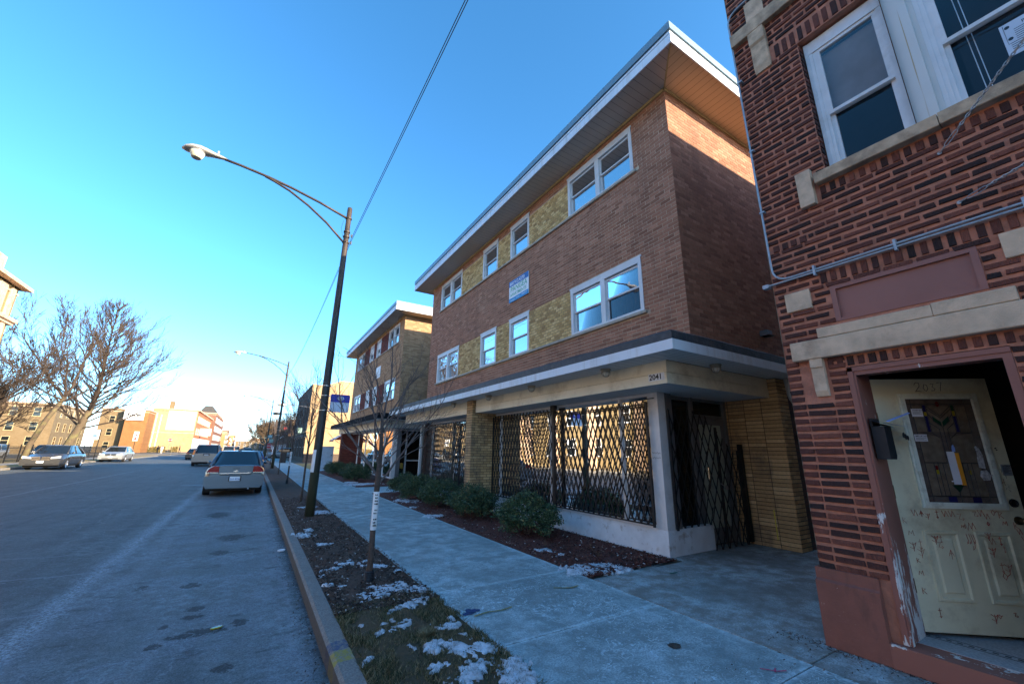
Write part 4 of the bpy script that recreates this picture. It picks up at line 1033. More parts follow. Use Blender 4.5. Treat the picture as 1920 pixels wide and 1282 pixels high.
# phone-number sign hung on the wall
t=thing('wall_sign',(5.45,8.51,5.5),'blue and white letting sign with a phone number on the brown brick wall','sign')
b=MB(); b.box(5.435,5.455,8.03,8.99,5.49,6.12); b.build('board',M['white_paint'],t)
b=MB(); b.box(5.431,5.435,8.03,8.99,5.955,6.12); b.build('header',M['sign_blue'],t)
b=MB(); b.box(5.431,5.435,8.03,8.99,5.49,5.61); b.build('footer',M['sign_cyan'],t)
b=MB(); b.text('800.912.4270',TM((5.4295,8.95,5.985),(0,-1,0),(0,0,1)),.137); b.build('lettering',M['white_paint'],t)
b=MB(); b.text('PANGEA',TM((5.4335,8.92,5.79),(0,-1,0),(0,0,1)),.215); b.build('lettering',M['sign_green'],t)
b=MB(); b.text('APARTMENTS',TM((5.4335,8.93,5.655),(0,-1,0),(0,0,1)),.130); b.build('lettering',M['sign_green'],t)
b=MB()
for a,e,z in ((8.35,8.10,5.56),(8.9,8.7,5.53),(8.62,8.45,5.55)): b.box(5.430,5.431,a,e,z,z+.012)
b.build('lettering',M['white_paint'],t)
t=thing('wall_sign',(5.45,23.5,5.5),'plain white rectangular sign on the tan brick wall','sign')
b=MB(); b.box(5.44,5.46,22.97,24.0,5.48,6.14); b.build('board',M['white_paint'],t)
b=MB(); b.box(5.437,5.44,23.2,23.75,5.8,5.83); b.box(5.437,5.44,23.2,23.75,5.7,5.72); b.build('lettering',M['grey_metal'],t)
# awning under block B canopy
t=thing('awning',(5.0,31.2,2.3),'red and white striped cloth awning over the far shop door of the tan brick block','awning')
b=MB(); b.poly([(5.6,30.6,2.75),(4.6,30.6,2.15),(4.6,32.6,2.15),(5.6,32.6,2.75)]); b.build('cover',M['white_paint'],t)
b=MB(); b.poly([(5.6,30.59,2.75),(4.6,30.59,2.15),(5.6,30.59,2.15)]); b.poly([(4.59,30.6,2.15),(4.59,32.6,2.15),(4.59,32.6,2.02),(4.59,30.6,2.02)]); b.build('side',M['st_red'],t)
# white downpipe on the side of A
# ================================================================= 2037 building
XR=4.40; YN=1.91; YS=-9.0
r37=thing('brick_building',(XR,YN,0),'dark red rough brick building with painted salmon mortar, limestone trim and an open battered door','building')
holes=[(.48,1.43,0,2.31),(-5,1.82,2.42,2.60),(.49,1.43,2.74,3.095),(.60,1.27,4.25,5.90),(-.60,.60,4.25,5.90)]
solid=[(1.55,1.93,-.1,.58)]
lime=[(-5,1.35,4.14,4.25),(1.38,1.51,3.95,4.34),(-5,1.90,6.44,6.62),(1.53,1.70,5.86,6.45),(1.59,1.81,2.92,3.12),(.24,.37,2.92,3.12),(.37,1.58,2.60,2.71),(1.58,1.69,2.07,2.42)]
sold=[(.43,1.58,2.31,2.42),(-5,1.50,3.12,3.26),(-5,1.36,4.02,4.14),(-5,1.50,5.90,6.10),(1.52,1.86,3.60,3.70)]
wb=MB(); wallgrid(wb,'x',XR+.012,-5,YN,0,7.62,holes,.34,-1)
w37=wb.build('front_wall',M['mortar_red'],r37)
bb=MB(); bricks(bb,'x',XR+.012,-1,-3.2,YN-.002,.58,7.64,holes+lime+sold+solid+[(1.43,1.55,0,.58),(1.425,2,.58,2.42)],L=.190,m=.022,H=.0692,prot=.013,jit=.0045,vary=.004,mh=.0275)
for (ua,ub) in ((1.435,1.555),(1.578,1.778),(1.80,1.908)):
    for k in range(27):
        z=.585+k*.0685
        if z>2.40: break
        if any(h[0]<(ua+ub)/2<h[1] and h[2]-.02<z+.03<h[3] for h in lime): continue
        bricks(bb,'x',XR+.012,-1,ua-.004,ub+.004,z,z+.0685,L=.5,m=.002,mh=.024,H=.0685,prot=.013,jit=.005,vary=.003)
for s in sold:
    soldiers(bb,'x',XR+.012,-1,max(s[0],-3.2),s[1],s[2],s[3],w=.048,m=.03)
# reveal bricks beside first window (they face south/north inside the opening) and door jamb
for (yy,sg) in ((1.27,1),):
    for r in range(24):
        z=4.27+r*.0692
        if z>5.85: break
        bb.rv=random.random(); bb.box(XR+.02,XR+.10,yy-.012,yy,z+.008,z+.056)
bb.build('brickwork',M['brick_dark'],w37,rand=True)
sb=MB(); sb.quad((XR+.012,-5,0),(XR+.012,YS,0),(XR+.012,YS,7.62),(XR+.012,-5,7.62)); sb.quad((XR,YN,0),(XR+14,YN,0),(XR+14,YN,7.62),(XR,YN,7.62)); sb.quad((XR+14,YN,0),(XR+14,YS,0),(XR+14,YS,7.62),(XR+14,YN,7.62)); sb.quad((XR,YS,0),(XR+14,YS,0),(XR+14,YS,7.62),(XR,YS,7.62))
sb.build('side_wall',bricktex('common_buff_brick',(.42,.31,.20),(.36,.25,.16),(.34,.28,.22),axis='y'),r37)  # unseen sides, buff chosen to bounce warm light into the alley
# cheap window for south part
rb=MB(); rb.box(XR+.05,XR+13.95,YS+.05,YN-.05,7.50,7.58); rb.build('roof',M['roof'],r37)
rb=MB(); rb.box(XR-.03,XR+.25,YS,YN+.03,7.62,7.70); rb.box(XR+.25,XR+14,YN-.2,YN+.03,7.62,7.7); rb.build('coping',M['limestone'],r37)
def stone(y0,y1,z0,z1,p=.035,mat='limestone',name='stone_block',ch=.006):
    b=MB(); b.prism([(XR-p+ch,z0),(XR+.03,z0),(XR+.03,z1),(XR-p+ch,z1),(XR-p,z1-ch),(XR-p,z0+ch)],y0,y1,'y'); return b.build(name,M[mat],r37)
stone(-1.2,1.82,2.42,2.60,.055,'limestone','lintel'); stone(-5,-1.206,2.42,2.60,.055,'limestone','lintel')
stone(.80,1.58,2.606,2.70,.045,'limestone','ledge'); stone(.37,.796,2.606,2.71,.045,'limestone','ledge')
b=MB(); pr=[(XR-.045,2.418),(XR+.02,2.418),(XR+.02,2.07),(XR-.012,2.07),(XR-.03,2.12),(XR-.034,2.33),(XR-.045,2.34)]
b.prism(pr,1.585,1.685,'y'); b.build('corbel',M['limestone'],r37)
stone(1.59,1.81,2.925,3.12,.012); stone(.24,.37,2.925,3.12,.012)
stone(.47,1.35,4.14,4.25,.07,'limestone_dark','window_sill'); stone(-.95,.464,4.145,4.255,.068,'limestone_dark','window_sill'); stone(-5,-.956,4.14,4.25,.07,'limestone_dark','window_sill')
stone(1.38,1.51,3.95,4.34,.05)
stone(-5,1.895,6.44,6.62,.06,'limestone_dark','upper_lintel')
b=MB(); b.prism([(XR-.055,6.438),(XR+.02,6.438),(XR+.02,5.86),(XR-.014,5.86),(XR-.03,5.95),(XR-.034,6.24),(XR-.055,6.27)],1.53,1.70,'y'); b.build('corbel',M['limestone_dark'],r37)
stone(1.50,1.70,6.63,6.95,.015)
# pedestal
b=MB(); b.prism([(XR-.05,0),(XR+.34,0),(XR+.34,.60),(XR-.022,.60),(XR-.022,.515),(XR-.05,.50)],1.50,YN+.03,'y'); b.build('pedestal',M['brown_paint'],r37)
b=MB(); b.box(XR-.052,XR+.012,-5,.42,0,.5); b.build('pedestal',M['brown_paint'],r37)
# brown panel
b=MB(); b.box(XR+.03,XR+.05,.49,1.43,2.74,3.095)
for q in ((.49,.53,2.74,3.095),(1.39,1.43,2.74,3.095),(.53,1.39,3.05,3.095),(.53,1.39,2.74,2.765)): b.box(XR+.004,XR+.03,*q)
b.build('transom_panel',M['brown_paint2'],r37)
# ---- upper windows
xw=XR+.10
def upper_window(y0,y1,z0,z1,zm,blinds):
    f=MB(); x=xw
    f.box(x,x+.10,y1-.06,y1,z0,z1); f.box(x,x+.10,y0,y0+.05,z0,z1); f.box(x-.004,x+.1,y0,y1,z1-.14,z1); f.box(x,x+.1,y0,y1,z0,z0+.03)
    f.box(x-.01,x,y1-.03,y1+.0,z0,z1); f.box(x+.012,x+.05,y1-.085,y1-.06,z0+.03,z1-.14)
    w=f.build('window',M['white_frame'],r37)
    s=MB(); a,e=y0+.05,y1-.085
    def fr(xx,b0,b1,rr=.035):
        s.box(xx,xx+.03,a,a+rr,b0,b1); s.box(xx,xx+.03,e-rr,e,b0,b1); s.box(xx,xx+.03,a+rr,e-rr,b0,b0+rr); s.box(xx,xx+.03,a+rr,e-rr,b1-rr,b1)
        s.box(xx+.006,xx+.024,a+rr,a+rr+.008,b0+rr,b1-rr)
    fr(x+.01,zm-.015,z1-.14); fr(x+.045,z0+.02,zm+.025)
    s.build('sash',M['white_frame'],w)
    g=MB(); g.quad((x+.03,a+.03,zm+.01),(x+.03,e-.03,zm+.01),(x+.03,e-.03,z1-.16),(x+.03,a+.03,z1-.16)); g.quad((x+.065,a+.03,z0+.05),(x+.065,e-.03,z0+.05),(x+.065,e-.03,zm),(x+.065,a+.03,zm)); g.build('pane',M['glass_up'],w)
    if blinds:
        b=MB(); z=z1-.17
        while z>zm+.05: b.quad((x+.10,a,z),(x+.10,e,z),(x+.12,e,z-.010),(x+.12,a,z-.010)); z-=.019
        b.build('blind',M['blind_w'],w)
    b=MB(); b.box(x+.7,x+.72,y0-.3,y1+.3,z0-.4,z1+.2); b.box(x+.12,x+.7,y0-.3,y1+.3,z0-.4,z0-.38); b.build('room_wall',M['room'],w)
    return w
upper_window(.60,1.25,4.26,5.88,4.93,True)
upper_window(-.60,.42,4.26,5.88,4.97,False)
b=MB(); b.tube([(xw+.13,.22,5.7),(xw+.13,.20,4.3)],.003,4); b.tube([(xw+.13,.19,5.7),(xw+.13,.17,4.3)],.003,4); b.build('blind_cord',M['white_paint'],r37)
b=MB(); b.box(xw-.05,xw+.02,.455,.60,4.255,5.9); b.box(xw-.02,xw+.06,.42,.46,4.255,5.9); b.build('mullion_panel',M['rustpanel'],r37)
# ---- door frame
b=MB()
def jamb(y0,y1):
    b.box(XR+.01,XR+.055,y0,y1,.17,2.30); b.box(XR+.055,XR+.36,(y0+.012 if y1<1 else y0),(y1 if y1<1 else y1-.0),.17,2.30)
b.box(XR+.01,XR+.05,1.375,1.428,.17,2.30); b.box(XR+.0,XR+.03,1.39,1.428,.17,2.30); b.box(XR+.05,XR+.36,1.39,1.429,.17,2.30)
b.box(XR+.01,XR+.05,.482,.53,.17,2.30); b.box(XR+.05,XR+.36,.482,.515,.17,2.30)
b.box(XR+.01,XR+.05,.53,1.375,2.23,2.30); b.box(XR+.0,XR+.03,.482,1.428,2.265,2.303); b.box(XR+.05,XR+.36,.515,1.39,2.262,2.302)
b.build('door_frame',M['peel'],r37)
# step
b=MB(); n=24
pts=[]
b.box(XR-.052,XR+.36,.30,1.499,0,.165)
b.box(XR-.052,XR+.0,-3,.30,0,.165)
b.build('step',M['step'],r37)
b=MB(); b.box(XR+.16,XR+1.6,.40,1.50,.166,.170); fl=b.build('vestibule_floor',M['tile'],r37)
b=MB()
for i in range(18):
    y=.42+i*.06; b.box(XR+.40,XR+.425,y,y+.03,.1702,.1712)
b.box(XR+.37,XR+.38,.40,1.5,.1702,.1711); b.box(XR+.445,XR+.455,.40,1.5,.1702,.1711)
b.build('mosaic_border',M['tile_dark'],r37)
b=MB(); b.box(XR+.36,XR+1.7,1.55,1.58,.17,2.5); b.box(XR+1.7,XR+1.73,-.3,1.58,0,2.5); b.box(XR+.36,XR+1.7,-.3,1.58,2.45,2.48); b.box(XR+.36,XR+1.7,-.33,-.3,0,2.5); b.build('vestibule_wall',M['dark_inside'],r37)
b=MB(); b.tube([(XR+1.2,.3,.5),(XR+1.5,-.1,1.9)],.012,5); b.tube([(XR+1.2,.1,1.6),(XR+1.6,.5,.9)],.012,5); b.build('stair_rail',M['black_iron'],r37)
# ---- the door (hinged, standing ajar)
hx,hy=4.765,1.395; ang=math.atan2(-.63,.775)
door=bpy.data.objects.new('door',None)
def dM(): return Matrix.Translation((hx,hy,.20))@Matrix.Rotation(ang,4,'Z')
DM=dM(); # local: x along leaf, -y toward outside viewer, z up
def dpart(mb,name,mat,par): mb.xform(DM); return mb.build(name,mat,par)
b=MB(); WD=.945; HD=2.03
gu0,gu1,gz0,gz1=.225,.80,.955,1.865
def ring(b,u0,u1,z0,z1,w,y0,y1):
    b.box(u0,u0+w,y0,y1,z0,z1); b.box(u1-w,u1,y0,y1,z0,z1); b.box(u0+w,u1-w,y0,y1,z0,z0+w); b.box(u0+w,u1-w,y0,y1,z1-w,z1)
b.box(0,gu0,0,.044,0,HD); b.box(gu1,WD,0,.044,0,HD); b.box(gu0,gu1,0,.044,0,gz0); b.box(gu0,gu1,0,.044,gz1,HD)
# bevelled raised lower panels
for (u0,u1) in ((.15,.42),(.53,.80)):
    z0,z1=.22,.75
    o=[(u0,z0),(u1,z0),(u1,z1),(u0,z1)]
    def rg(ins,y): return [(u0+ins,y,z0+ins),(u1-ins,y,z0+ins),(u1-ins,y,z1-ins),(u0+ins,y,z1-ins)]
    L=[rg(0,0),rg(.006,-.012),rg(.022,-.012),rg(.032,.0-.001),rg(.06,-.001),rg(.072,-.010)]
    base=len(b.v)
    for l in L: b.v+=l
    for k in range(len(L)-1):
        for i in range(4):
            j=(i+1)%4; b.face((base+4*k+i,base+4*k+j,base+4*k+4+j,base+4*k+4+i))
    b.face([base+4*(len(L)-1)+i for i in range(4)])
DO=dpart(b,'door',M['door_paint'],r37)
b=MB(); ring(b,gu0-.03,gu1+.03,gz0-.03,gz1+.03,.028,-.014,0); ring(b,gu0-.012,gu1+.012,gz0-.012,gz1+.012,.030,-.022,-.0)
dpart(b,'glass_moulding',M['door_mould'],DO)
b=MB(); b.box(gu0,gu1,.006,.014,gz0,gz1); dpart(b,'glass',M['amber2'],DO)
# leaded pattern
gl={'amber':MB(),'gblue':MB(),'ggreen':MB(),'gyellow':MB(),'gred':MB()}
U=lambda f:gu0+.02+f*(gu1-gu0-.04); Z=lambda f:gz0+.02+f*(gz1-gz0-.04)
def pane(k,*pts): gl[k].poly([(U(a),.0055,Z(c)) for a,c in pts])
pane('amber',(.10,.06),(.90,.06),(.90,.36),(.10,.36)); pane('amber',(.10,.37),(.42,.37),(.42,.62),(.10,.66)); pane('amber',(.58,.37),(.90,.37),(.90,.66),(.58,.62))
pane('amber',(.10,.67),(.26,.67),(.26,.93),(.10,.93)); pane('amber',(.74,.67),(.90,.67),(.90,.93),(.74,.93)); pane('amber',(.32,.67),(.68,.67),(.68,.93),(.32,.93))
for g_ in gl.values(): pass
def pane2(k,*pts): gl[k].poly([(U(a),.0045,Z(c)) for a,c in pts])
pane2('gblue',(.27,.67),(.31,.67),(.31,.83),(.27,.83)); pane2('gblue',(.69,.67),(.73,.67),(.73,.83),(.69,.83)); pane2('gblue',(.27,.87),(.31,.87),(.31,.94),(.27,.94))
pane2('gyellow',(.27,.83),(.31,.83),(.31,.87),(.27,.87)); pane2('gyellow',(.69,.83),(.73,.83),(.73,.88),(.69,.88))
pane2('ggreen',(.69,.88),(.73,.88),(.73,.94),(.69,.94)); pane2('ggreen',(.38,.83),(.38,.78),(.49,.73),(.49,.77)); pane2('ggreen',(.62,.83),(.62,.78),(.51,.73),(.51,.77))
pane2('gred',(.46,.95),(.50,.92),(.54,.95),(.50,.98)); pane2('gred',(.24,.30),(.28,.30),(.28,.34),(.24,.34)); pane2('gyellow',(.24,.26),(.28,.26),(.28,.30),(.24,.30)); pane2('gyellow',(.70,.26),(.74,.26),(.74,.30),(.70,.30))
pane2('ggreen',(.42,.16),(.58,.16),(.50,.09)); pane2('gblue',(.32,.0),(.44,.0),(.44,.05),(.32,.05)); pane2('gblue',(.66,.0),(.78,.0),(.78,.05),(.66,.05))
for k,v in gl.items():
    for fc in v.f:
        q=MB(); q.poly([v.v[i] for i in fc]); dpart(q,'stained_pane',M[k],DO)
b=MB()
def lead(*p):
    pts=[(U(a),.003,Z(c)) for a,c in p]
    b.tube(pts,.0032,4)
for s in (lambda f:f,lambda f:1-f):
    lead((s(.10),0),(s(.10),1)); lead((s(.10),.66),(s(.32),.66),(s(.42),.61)); lead((s(.26),.67),(s(.26),.94)); lead((s(.32),.66),(s(.32),.95)); lead((s(.32),.93),(.5,.83)); lead((s(.32),.85),(s(.38),.80)); lead((s(.32),.90),(.5,.81)); lead((s(.38),.83),(s(.38),.78),(.5,.72)); lead((s(.32),.76),(s(.44),.70),(s(.44),.40)); lead((s(.10),.37),(s(.42),.37)); lead((s(.23),.05),(s(.23),.37)); lead((s(.29),.05),(s(.29),.37)); lead((s(.36),.05),(s(.36),.37)); lead((s(0),.50),(s(.10),.50))
lead((0,.95),(1,.95)); lead((0,.055),(1,.055)); lead((.5,0),(.5,.09)); lead((.5,.72),(.5,.4)); lead((.42,.16),(.5,.09),(.58,.16))
dpart(b,'leading',M['lead'],DO)
b=MB(); b.lathe([(.001,-.075),(.018,-.075),(.027,-.062),(.026,-.045),(.012,-.035),(.012,-.012),(.032,-.008),(.034,0)],(.885,0,.845),16,'y'); dpart(b,'door_knob',M['brass'],DO)
b=MB(); b.lathe([(.001,-.004),(.02,-.004),(.03,-.012),(.034,0)],(.885,0,.98),14,'y'); b.box(.882,.888,-.007,-.003,.97,.99); dpart(b,'deadbolt',M['black_iron'],DO)
for z in (1.62,1.0,.28):
    b=MB(); b.box(-.035,-.004,-.004,.03,z,z+.10); b.lathe([(.007,z-.003),(.007,z+.103)],(-.004,-.006,0),8); dpart(b,'hinge',M['brass'],DO)
# writing and scratches on the door
FX=TM((0,0,0),(1,0,0),(0,0,1))
def strokes(b,lines,u,z,s,y=-.0022,w=.0016,my=1):
    for l in lines: b.tube([(u+a*s,y,z+c*s) for a,c in l],w,4)
b=MB()
strokes(b,[[(0,.75),(.2,1),(.5,.95),(.5,.6),(.1,.1),(.0,.0),(.3,.05),(.6,0)],[(1.0,.1),(.85,.4),(1.0,.8),(1.25,.7),(1.3,.3),(1.1,.05),(1.0,.1)],[(1.6,.8),(1.95,.85),(1.75,.5),(2.0,.3),(1.9,.1),(1.6,.1)],[(2.3,.95),(2.75,1.0),(2.55,.4),(2.5,.05)]],.36,1.915,.082,-.003,.0026)
b.box(0,0.001,0,.001,0,.001)
dpart(b,'painted_number',M['black_marker'],DO)
rr=random.Random(3); b=MB()
glyph=[[[(0,1),(.5,.6),(1,1),(.5,0),(0,.3)],[(.5,1),(.5,-.3)]],[[(0,0),(.4,1),(.8,0)],[(.1,.4),(.7,.4)],[(.4,1),(.4,-.5)]],[[(0,.8),(.6,.9),(.2,.1),(.8,0)],[(.7,.3),(.9,.1),(.7,-.1)]],[[(0,0),(0,1),(.5,.8),(.1,.5),(.6,0)]],[[(.5,1),(.5,-.6)],[(.3,-.3),(.5,-.6),(.7,-.3)],[(.2,.6),(.8,.6)]],[[(.0,.5),(.3,1),(.6,.5),(.3,0),(0,.5)],[(.6,.5),(1,.8)]],[[(0,1),(.3,0),(.6,1),(.9,0)]],[[(0,.2),(.2,.9),(.5,.4),(.8,1),(.9,.1)]]]
spots=[(.02,.80),(.04,.70),(.03,.60),(.06,.50),(.05,.40),(.05,.27),(.10,.86),(.16,.87),(.2,.845),(.27,.87),(.33,.86),(.38,.86),(.44,.84),(.56,.87),(.60,.87),(.64,.85),(.70,.88),(.75,.86),(.20,.66),(.23,.62),(.30,.56),(.25,.68),(.45,.77),(.48,.76),(.51,.77),(.60,.70),(.62,.66),(.68,.68),(.70,.62),(.60,.58),(.64,.48),(.68,.46),(.65,.40),(.85,.74),(.87,.68),(.86,.62),(.88,.56),(.84,.78),(.12,.13),(.50,.10),(.55,.12),(.66,.14),(.76,.80),(.09,.63),(.08,.55),(.82,1.12)]
for u,z in spots:
    g_=rr.choice(glyph); s=rr.uniform(.03,.055); my=-1
    y=-.0022
    if (.17<u<.40 or .55<u<.78) and .26<z<.72: y=-.0118
    strokes(b,g_,u,z,s,y,rr.uniform(.0014,.0024))
for u0 in (.47,.49,.505,.52): strokes(b,[[(0,0),(.15,-1),(.1,-1.3),(-.1,-1.5),(0,-1.1)]],u0,.73,.05+.03*(u0==.505),-.0022,.002)
strokes(b,[[(0,0),(.3,.5),(0,1),(-.3,.5),(0,0)]],.655,.80,.028,-.0022,.004)
dpart(b,'marker_scribble',M['red_marker'],DO)
b=MB(); strokes(b,[[(0,0),(0.2,.3),(.5,.25),(.4,0),(.1,-.1),(0,0)]],.862,1.42,.02,-.0022,.003); strokes(b,[[(0,0),(.3,.3),(.5,0)]],.868,1.405,.02,-.0022,.004)
for q in range(26): strokes(b,[[(0,0),(rr.uniform(-.3,.4),rr.uniform(.2,.6))]],rr.choice((.86,.885)),1.07+q*.007,.018,-.0022,.0013)
dpart(b,'black_scribble',M['black_marker'],DO)
def sheet_(u0,z0,u1,z1,mat,name,lines=0,y=-.004,title=None,parent=None):
    b=MB(); b.box(u0,u1,y,y+.001,z0,z1); o=dpart(b,name,M[mat],parent or DO)
    b=MB()
    if title: b.text(title,TM((u0+.008,y-.001,z1-.020),(1,0,0),(0,0,1)),.019)
    for i in range(lines):
        z=z1-.028-i*.007
        if z<z0+.004: break
        b.box(u0+.008,u1-.008-.02*(i%3==2),y-.0012,y-.0008,z,z+.0022)
    if lines or title: dpart(b,'print',M['ink'],o)
    return o
sheet_(.285,1.69,.375,1.76,'paper','notice',4,title='WARNING')
sheet_(.262,1.475,.362,1.535,'paper','notice',5,title='IMPORTANT!')
sheet_(.868,1.20,.94,1.29,'conduit','notice',7,title='LITERATURE')
# rolled papers tucked in the glass
t=thing('folded_paper',(4.765+.5*.775,1.395-.5*.63,1.5),'white and orange folded papers stuck on the stained glass of the open door','paper')
b=MB(); b.box(.475,.532,-.016,-.010,1.12,1.39); b.box(.46,.475,-.014,-.01,1.14,1.15); dpart(b,'white_sheet',M['paper'],t)
b=MB(); b.box(.532,.562,-.018,-.010,1.115,1.38); dpart(b,'orange_sheet',M['orange_paper'],t)
b=MB(); b.prism([(.522,1.39),(.545,1.39),(.548,1.42),(.54,1.45),(.53,1.44),(.524,1.42)],-.014,-.011,'y'); dpart(b,'torn_top',M['blue_paper'],t)
t=thing('torn_tape',(4.765+.7*.775,1.395-.7*.63,1.3),'crumpled grey torn sticker hanging on the right of the door glass','paper')
b=MB(); b.prism([(.700,1.26),(.745,1.25),(.75,1.36),(.735,1.42),(.715,1.44),(.705,1.43),(.712,1.38),(.702,1.33)],-.009,-.006,'y'); 
b.prism([(.69,1.19),(.71,1.155),(.75,1.16),(.765,1.2),(.74,1.24),(.705,1.235)],-.018,-.006,'y'); b.box(.735,.79,-.012,-.009,1.195,1.203); dpart(b,'sticker',plain('grey_torn_paper',(.42,.42,.42),.9,var=.5,vscale=50,bump=1,bscale=60),t)
# ---- mailbox on the door jamb
t=thing('mailbox',(4.62,1.375,1.6),'small black metal mailbox on the door jamb with a blue leaflet sticking out','mailbox')
b=MB(); pr=[(4.47,1.52),(4.78,1.50),(4.78,1.80),(4.47,1.82)]
b.prism([(4.49,1.52),(4.63,1.52),(4.65,1.55),(4.65,1.79),(4.49,1.79)],1.285,1.372,'y'); b.box(4.485,4.65,1.355,1.374,1.79,1.86); b.build('box',M['black_plastic'],t)
b=MB(); b.quad((4.48,1.265,1.80),(4.66,1.265,1.785),(4.66,1.375,1.81),(4.48,1.375,1.83)); b.build('lid',M['black_plastic'],t)
t2=thing('leaflet',(4.62,1.32,1.83),'blue leaflet folded over the lid of the black mailbox','paper')
b=MB(); b.quad((4.46,1.24,1.808),(4.80,1.20,1.79),(4.79,1.33,1.82),(4.47,1.36,1.84)); b.quad((4.46,1.24,1.822),(4.70,1.15,1.90),(4.72,1.17,1.91),(4.50,1.27,1.83)); b.build('leaflet_sheet',M['blue_paper'],t2)
t=thing('door_chain',(4.80,1.27,1.72),'coiled black chain hanging beside the mailbox','chain')
b=MB()
for i in range(5): 
    c=(4.74+i*.022,1.24,1.725-.006*i); b.tube([(c[0]+.014*math.cos(a*PI/4),c[1]+(.004 if i%2 else -.004),c[2]+.017*math.sin(a*PI/4)) for a in range(9)],.0045,5,cap=False)
b.build('chain_link',M['black_iron'],t)
# ---- conduits
t=thing('conduit',(XR-.02,1.85,3.3),'pair of thin galvanised conduit pipes bent along the red brick wall','conduit')
def bend(pts,r=.1,n=5):
    out=[Vector(pts[0])]
    for i in range(1,len(pts)-1):
        a,b_,c=Vector(pts[i-1]),Vector(pts[i]),Vector(pts[i+1]); d1=(a-b_).normalized(); d2=(c-b_).normalized()
        p,q=b_+d1*r,b_+d2*r
        for k in range(n+1):
            s=k/n; out.append((1-s)*(1-s)*p+2*s*(1-s)*b_+s*s*q)
    out.append(Vector(pts[-1])); return out
b=MB(); b.tube(bend([(XR-.03,-4,6.98),(XR-.03,1.90,6.98),(XR-.03,1.875,3.28),(XR-.03,-4,3.305)],.16),.0105,8); b.build('pipe',M['conduit'],t,smooth=True)
b=MB(); b.tube([(XR-.03,1.96,3.262),(XR-.03,1.90,3.258),(XR-.03,-4,3.245)],.0095,8); b.build('pipe',M['conduit'],t,smooth=True)
b=MB()
for y in (1.5,.9,.2,-.6):
    b.box(XR-.043,XR-.0,y,y+.018,3.225,3.325)
for z in (4.1,5.9,4.9): b.box(XR-.043,XR-.0,1.85,1.90,z,z+.018)
b.build('clip',M['conduit'],t)
b=MB(); b.box(XR-.04,XR+.02,1.93,1.99,3.24,3.28); b.build('end_cap',M['conduit'],t)
# ---- sign chains
def chain(name,p0,p1,label):
    t=thing(name,p0,label,'chain'); p0,p1=Vector(p0),Vector(p1); L=(p1-p0).length; d=(p1-p0).normalized(); a=d.cross(Vector((1,0,0))).normalized(); c=d.cross(a)
    b=MB(); b.tube([p0,p0+d*.05],.006,6); b.lathe([(.014,-.004),(.014,.006)],tuple(p0),8,'x'); b.build('eye_bolt',M['steel'],t)
    b=MB(); s=.05
    # turnbuckle
    for o in (a*.012,-a*.012): b.tube([p0+d*s+o*.2,p0+d*(s+.02)+o,p0+d*(s+.11)+o,p0+d*(s+.13)+o*.2],.0035,5)
    b.build('turnbuckle',M['conduit'],t); s+=.13
    b=MB(); i=0
    while s<L:
        o=(a if i%2 else c); m=p0+d*(s+.014)
        b.tube([m+d*.019*math.cos(k*PI/4)+o*.0085*math.sin(k*PI/4) for k in range(9)],.0042,5,cap=False); s+=.0275; i+=1
    b.build('links',M['steel'],t)
# chains run from the wall outward to a projecting sign off to the right
chain('chain',(XR-.01,.52,3.93),(XR-.55,-.55,4.72),'upper rusty sign chain with a turnbuckle crossing the upper window')
chain('chain',(XR-.01,.50,3.46),(XR-.55,-.75,3.62),'lower rusty sign chain with a turnbuckle fixed below the window sill')
# notice in the window
t=thing('permit_notice',(xw+.06,-.1,4.7),'printed permit notice taped inside the upper right window','notice')
b=MB(); b.box(xw+.067,xw+.069,-.32,.048,4.56,4.86); b.build('sheet',M['paper'],t)
b=MB(); b.text('PERMIT',TM((xw+.0665,-.06,4.80),(0,-1,0),(0,0,1)),.036)
for i in range(11):
    z=4.775-i*.018; b.box(xw+.0655,xw+.0665,-.28+.02*(i%3),.02-.035*(i<6),z,z+.004)
b.tube([(xw+.066,.03,4.85),(xw+.066,.03,4.67),(xw+.066,-.30,4.67)],.0015,4)
for z in (4.82,4.71): b.lathe([(.006,-.0005),(.014,-.0005),(.014,.0005)],(xw+.066,.012,z),10,'x')
b.build('print',M['ink'],t)
# alley
t=thing('downpipe',(7.95,3.35,0),'white downpipe elbow beside the buff brick pier in the narrow passage','pipe')
b=MB(); b.tube(bend([(8.05,3.53,2.88),(8.05,3.50,2.5),(8.7,3.45,2.2),(8.75,3.42,.1)],.12),.045,10); b.build('pipe',M['downpipe'],t,smooth=True)
t=thing('vent_hood',(7.6,3.55,4),'small grey vent hood on the side wall of the brown apartment block','vent')
b=MB(); b.box(7.55,7.72,3.48,3.614,3.62,3.72); b.prism([(3.44,3.62),(3.61,3.62),(3.61,3.70)],7.54,7.73,'x'); b.build('hood',M['grey_metal'],t)
t=thing('alley_gate',(9.5,1.95,0),'black iron gate closing the dark passage between the two buildings','gate')
b=MB()
for i in range(15): b.tube([(9.5,1.98+i*.115,0),(9.5,1.98+i*.115,2.3)],.009,5)
b.box(9.48,9.52,1.95,3.6,2.0,2.03); b.box(9.48,9.52,1.95,3.6,.2,.23); b.build('bars',M['black_iron'],t)
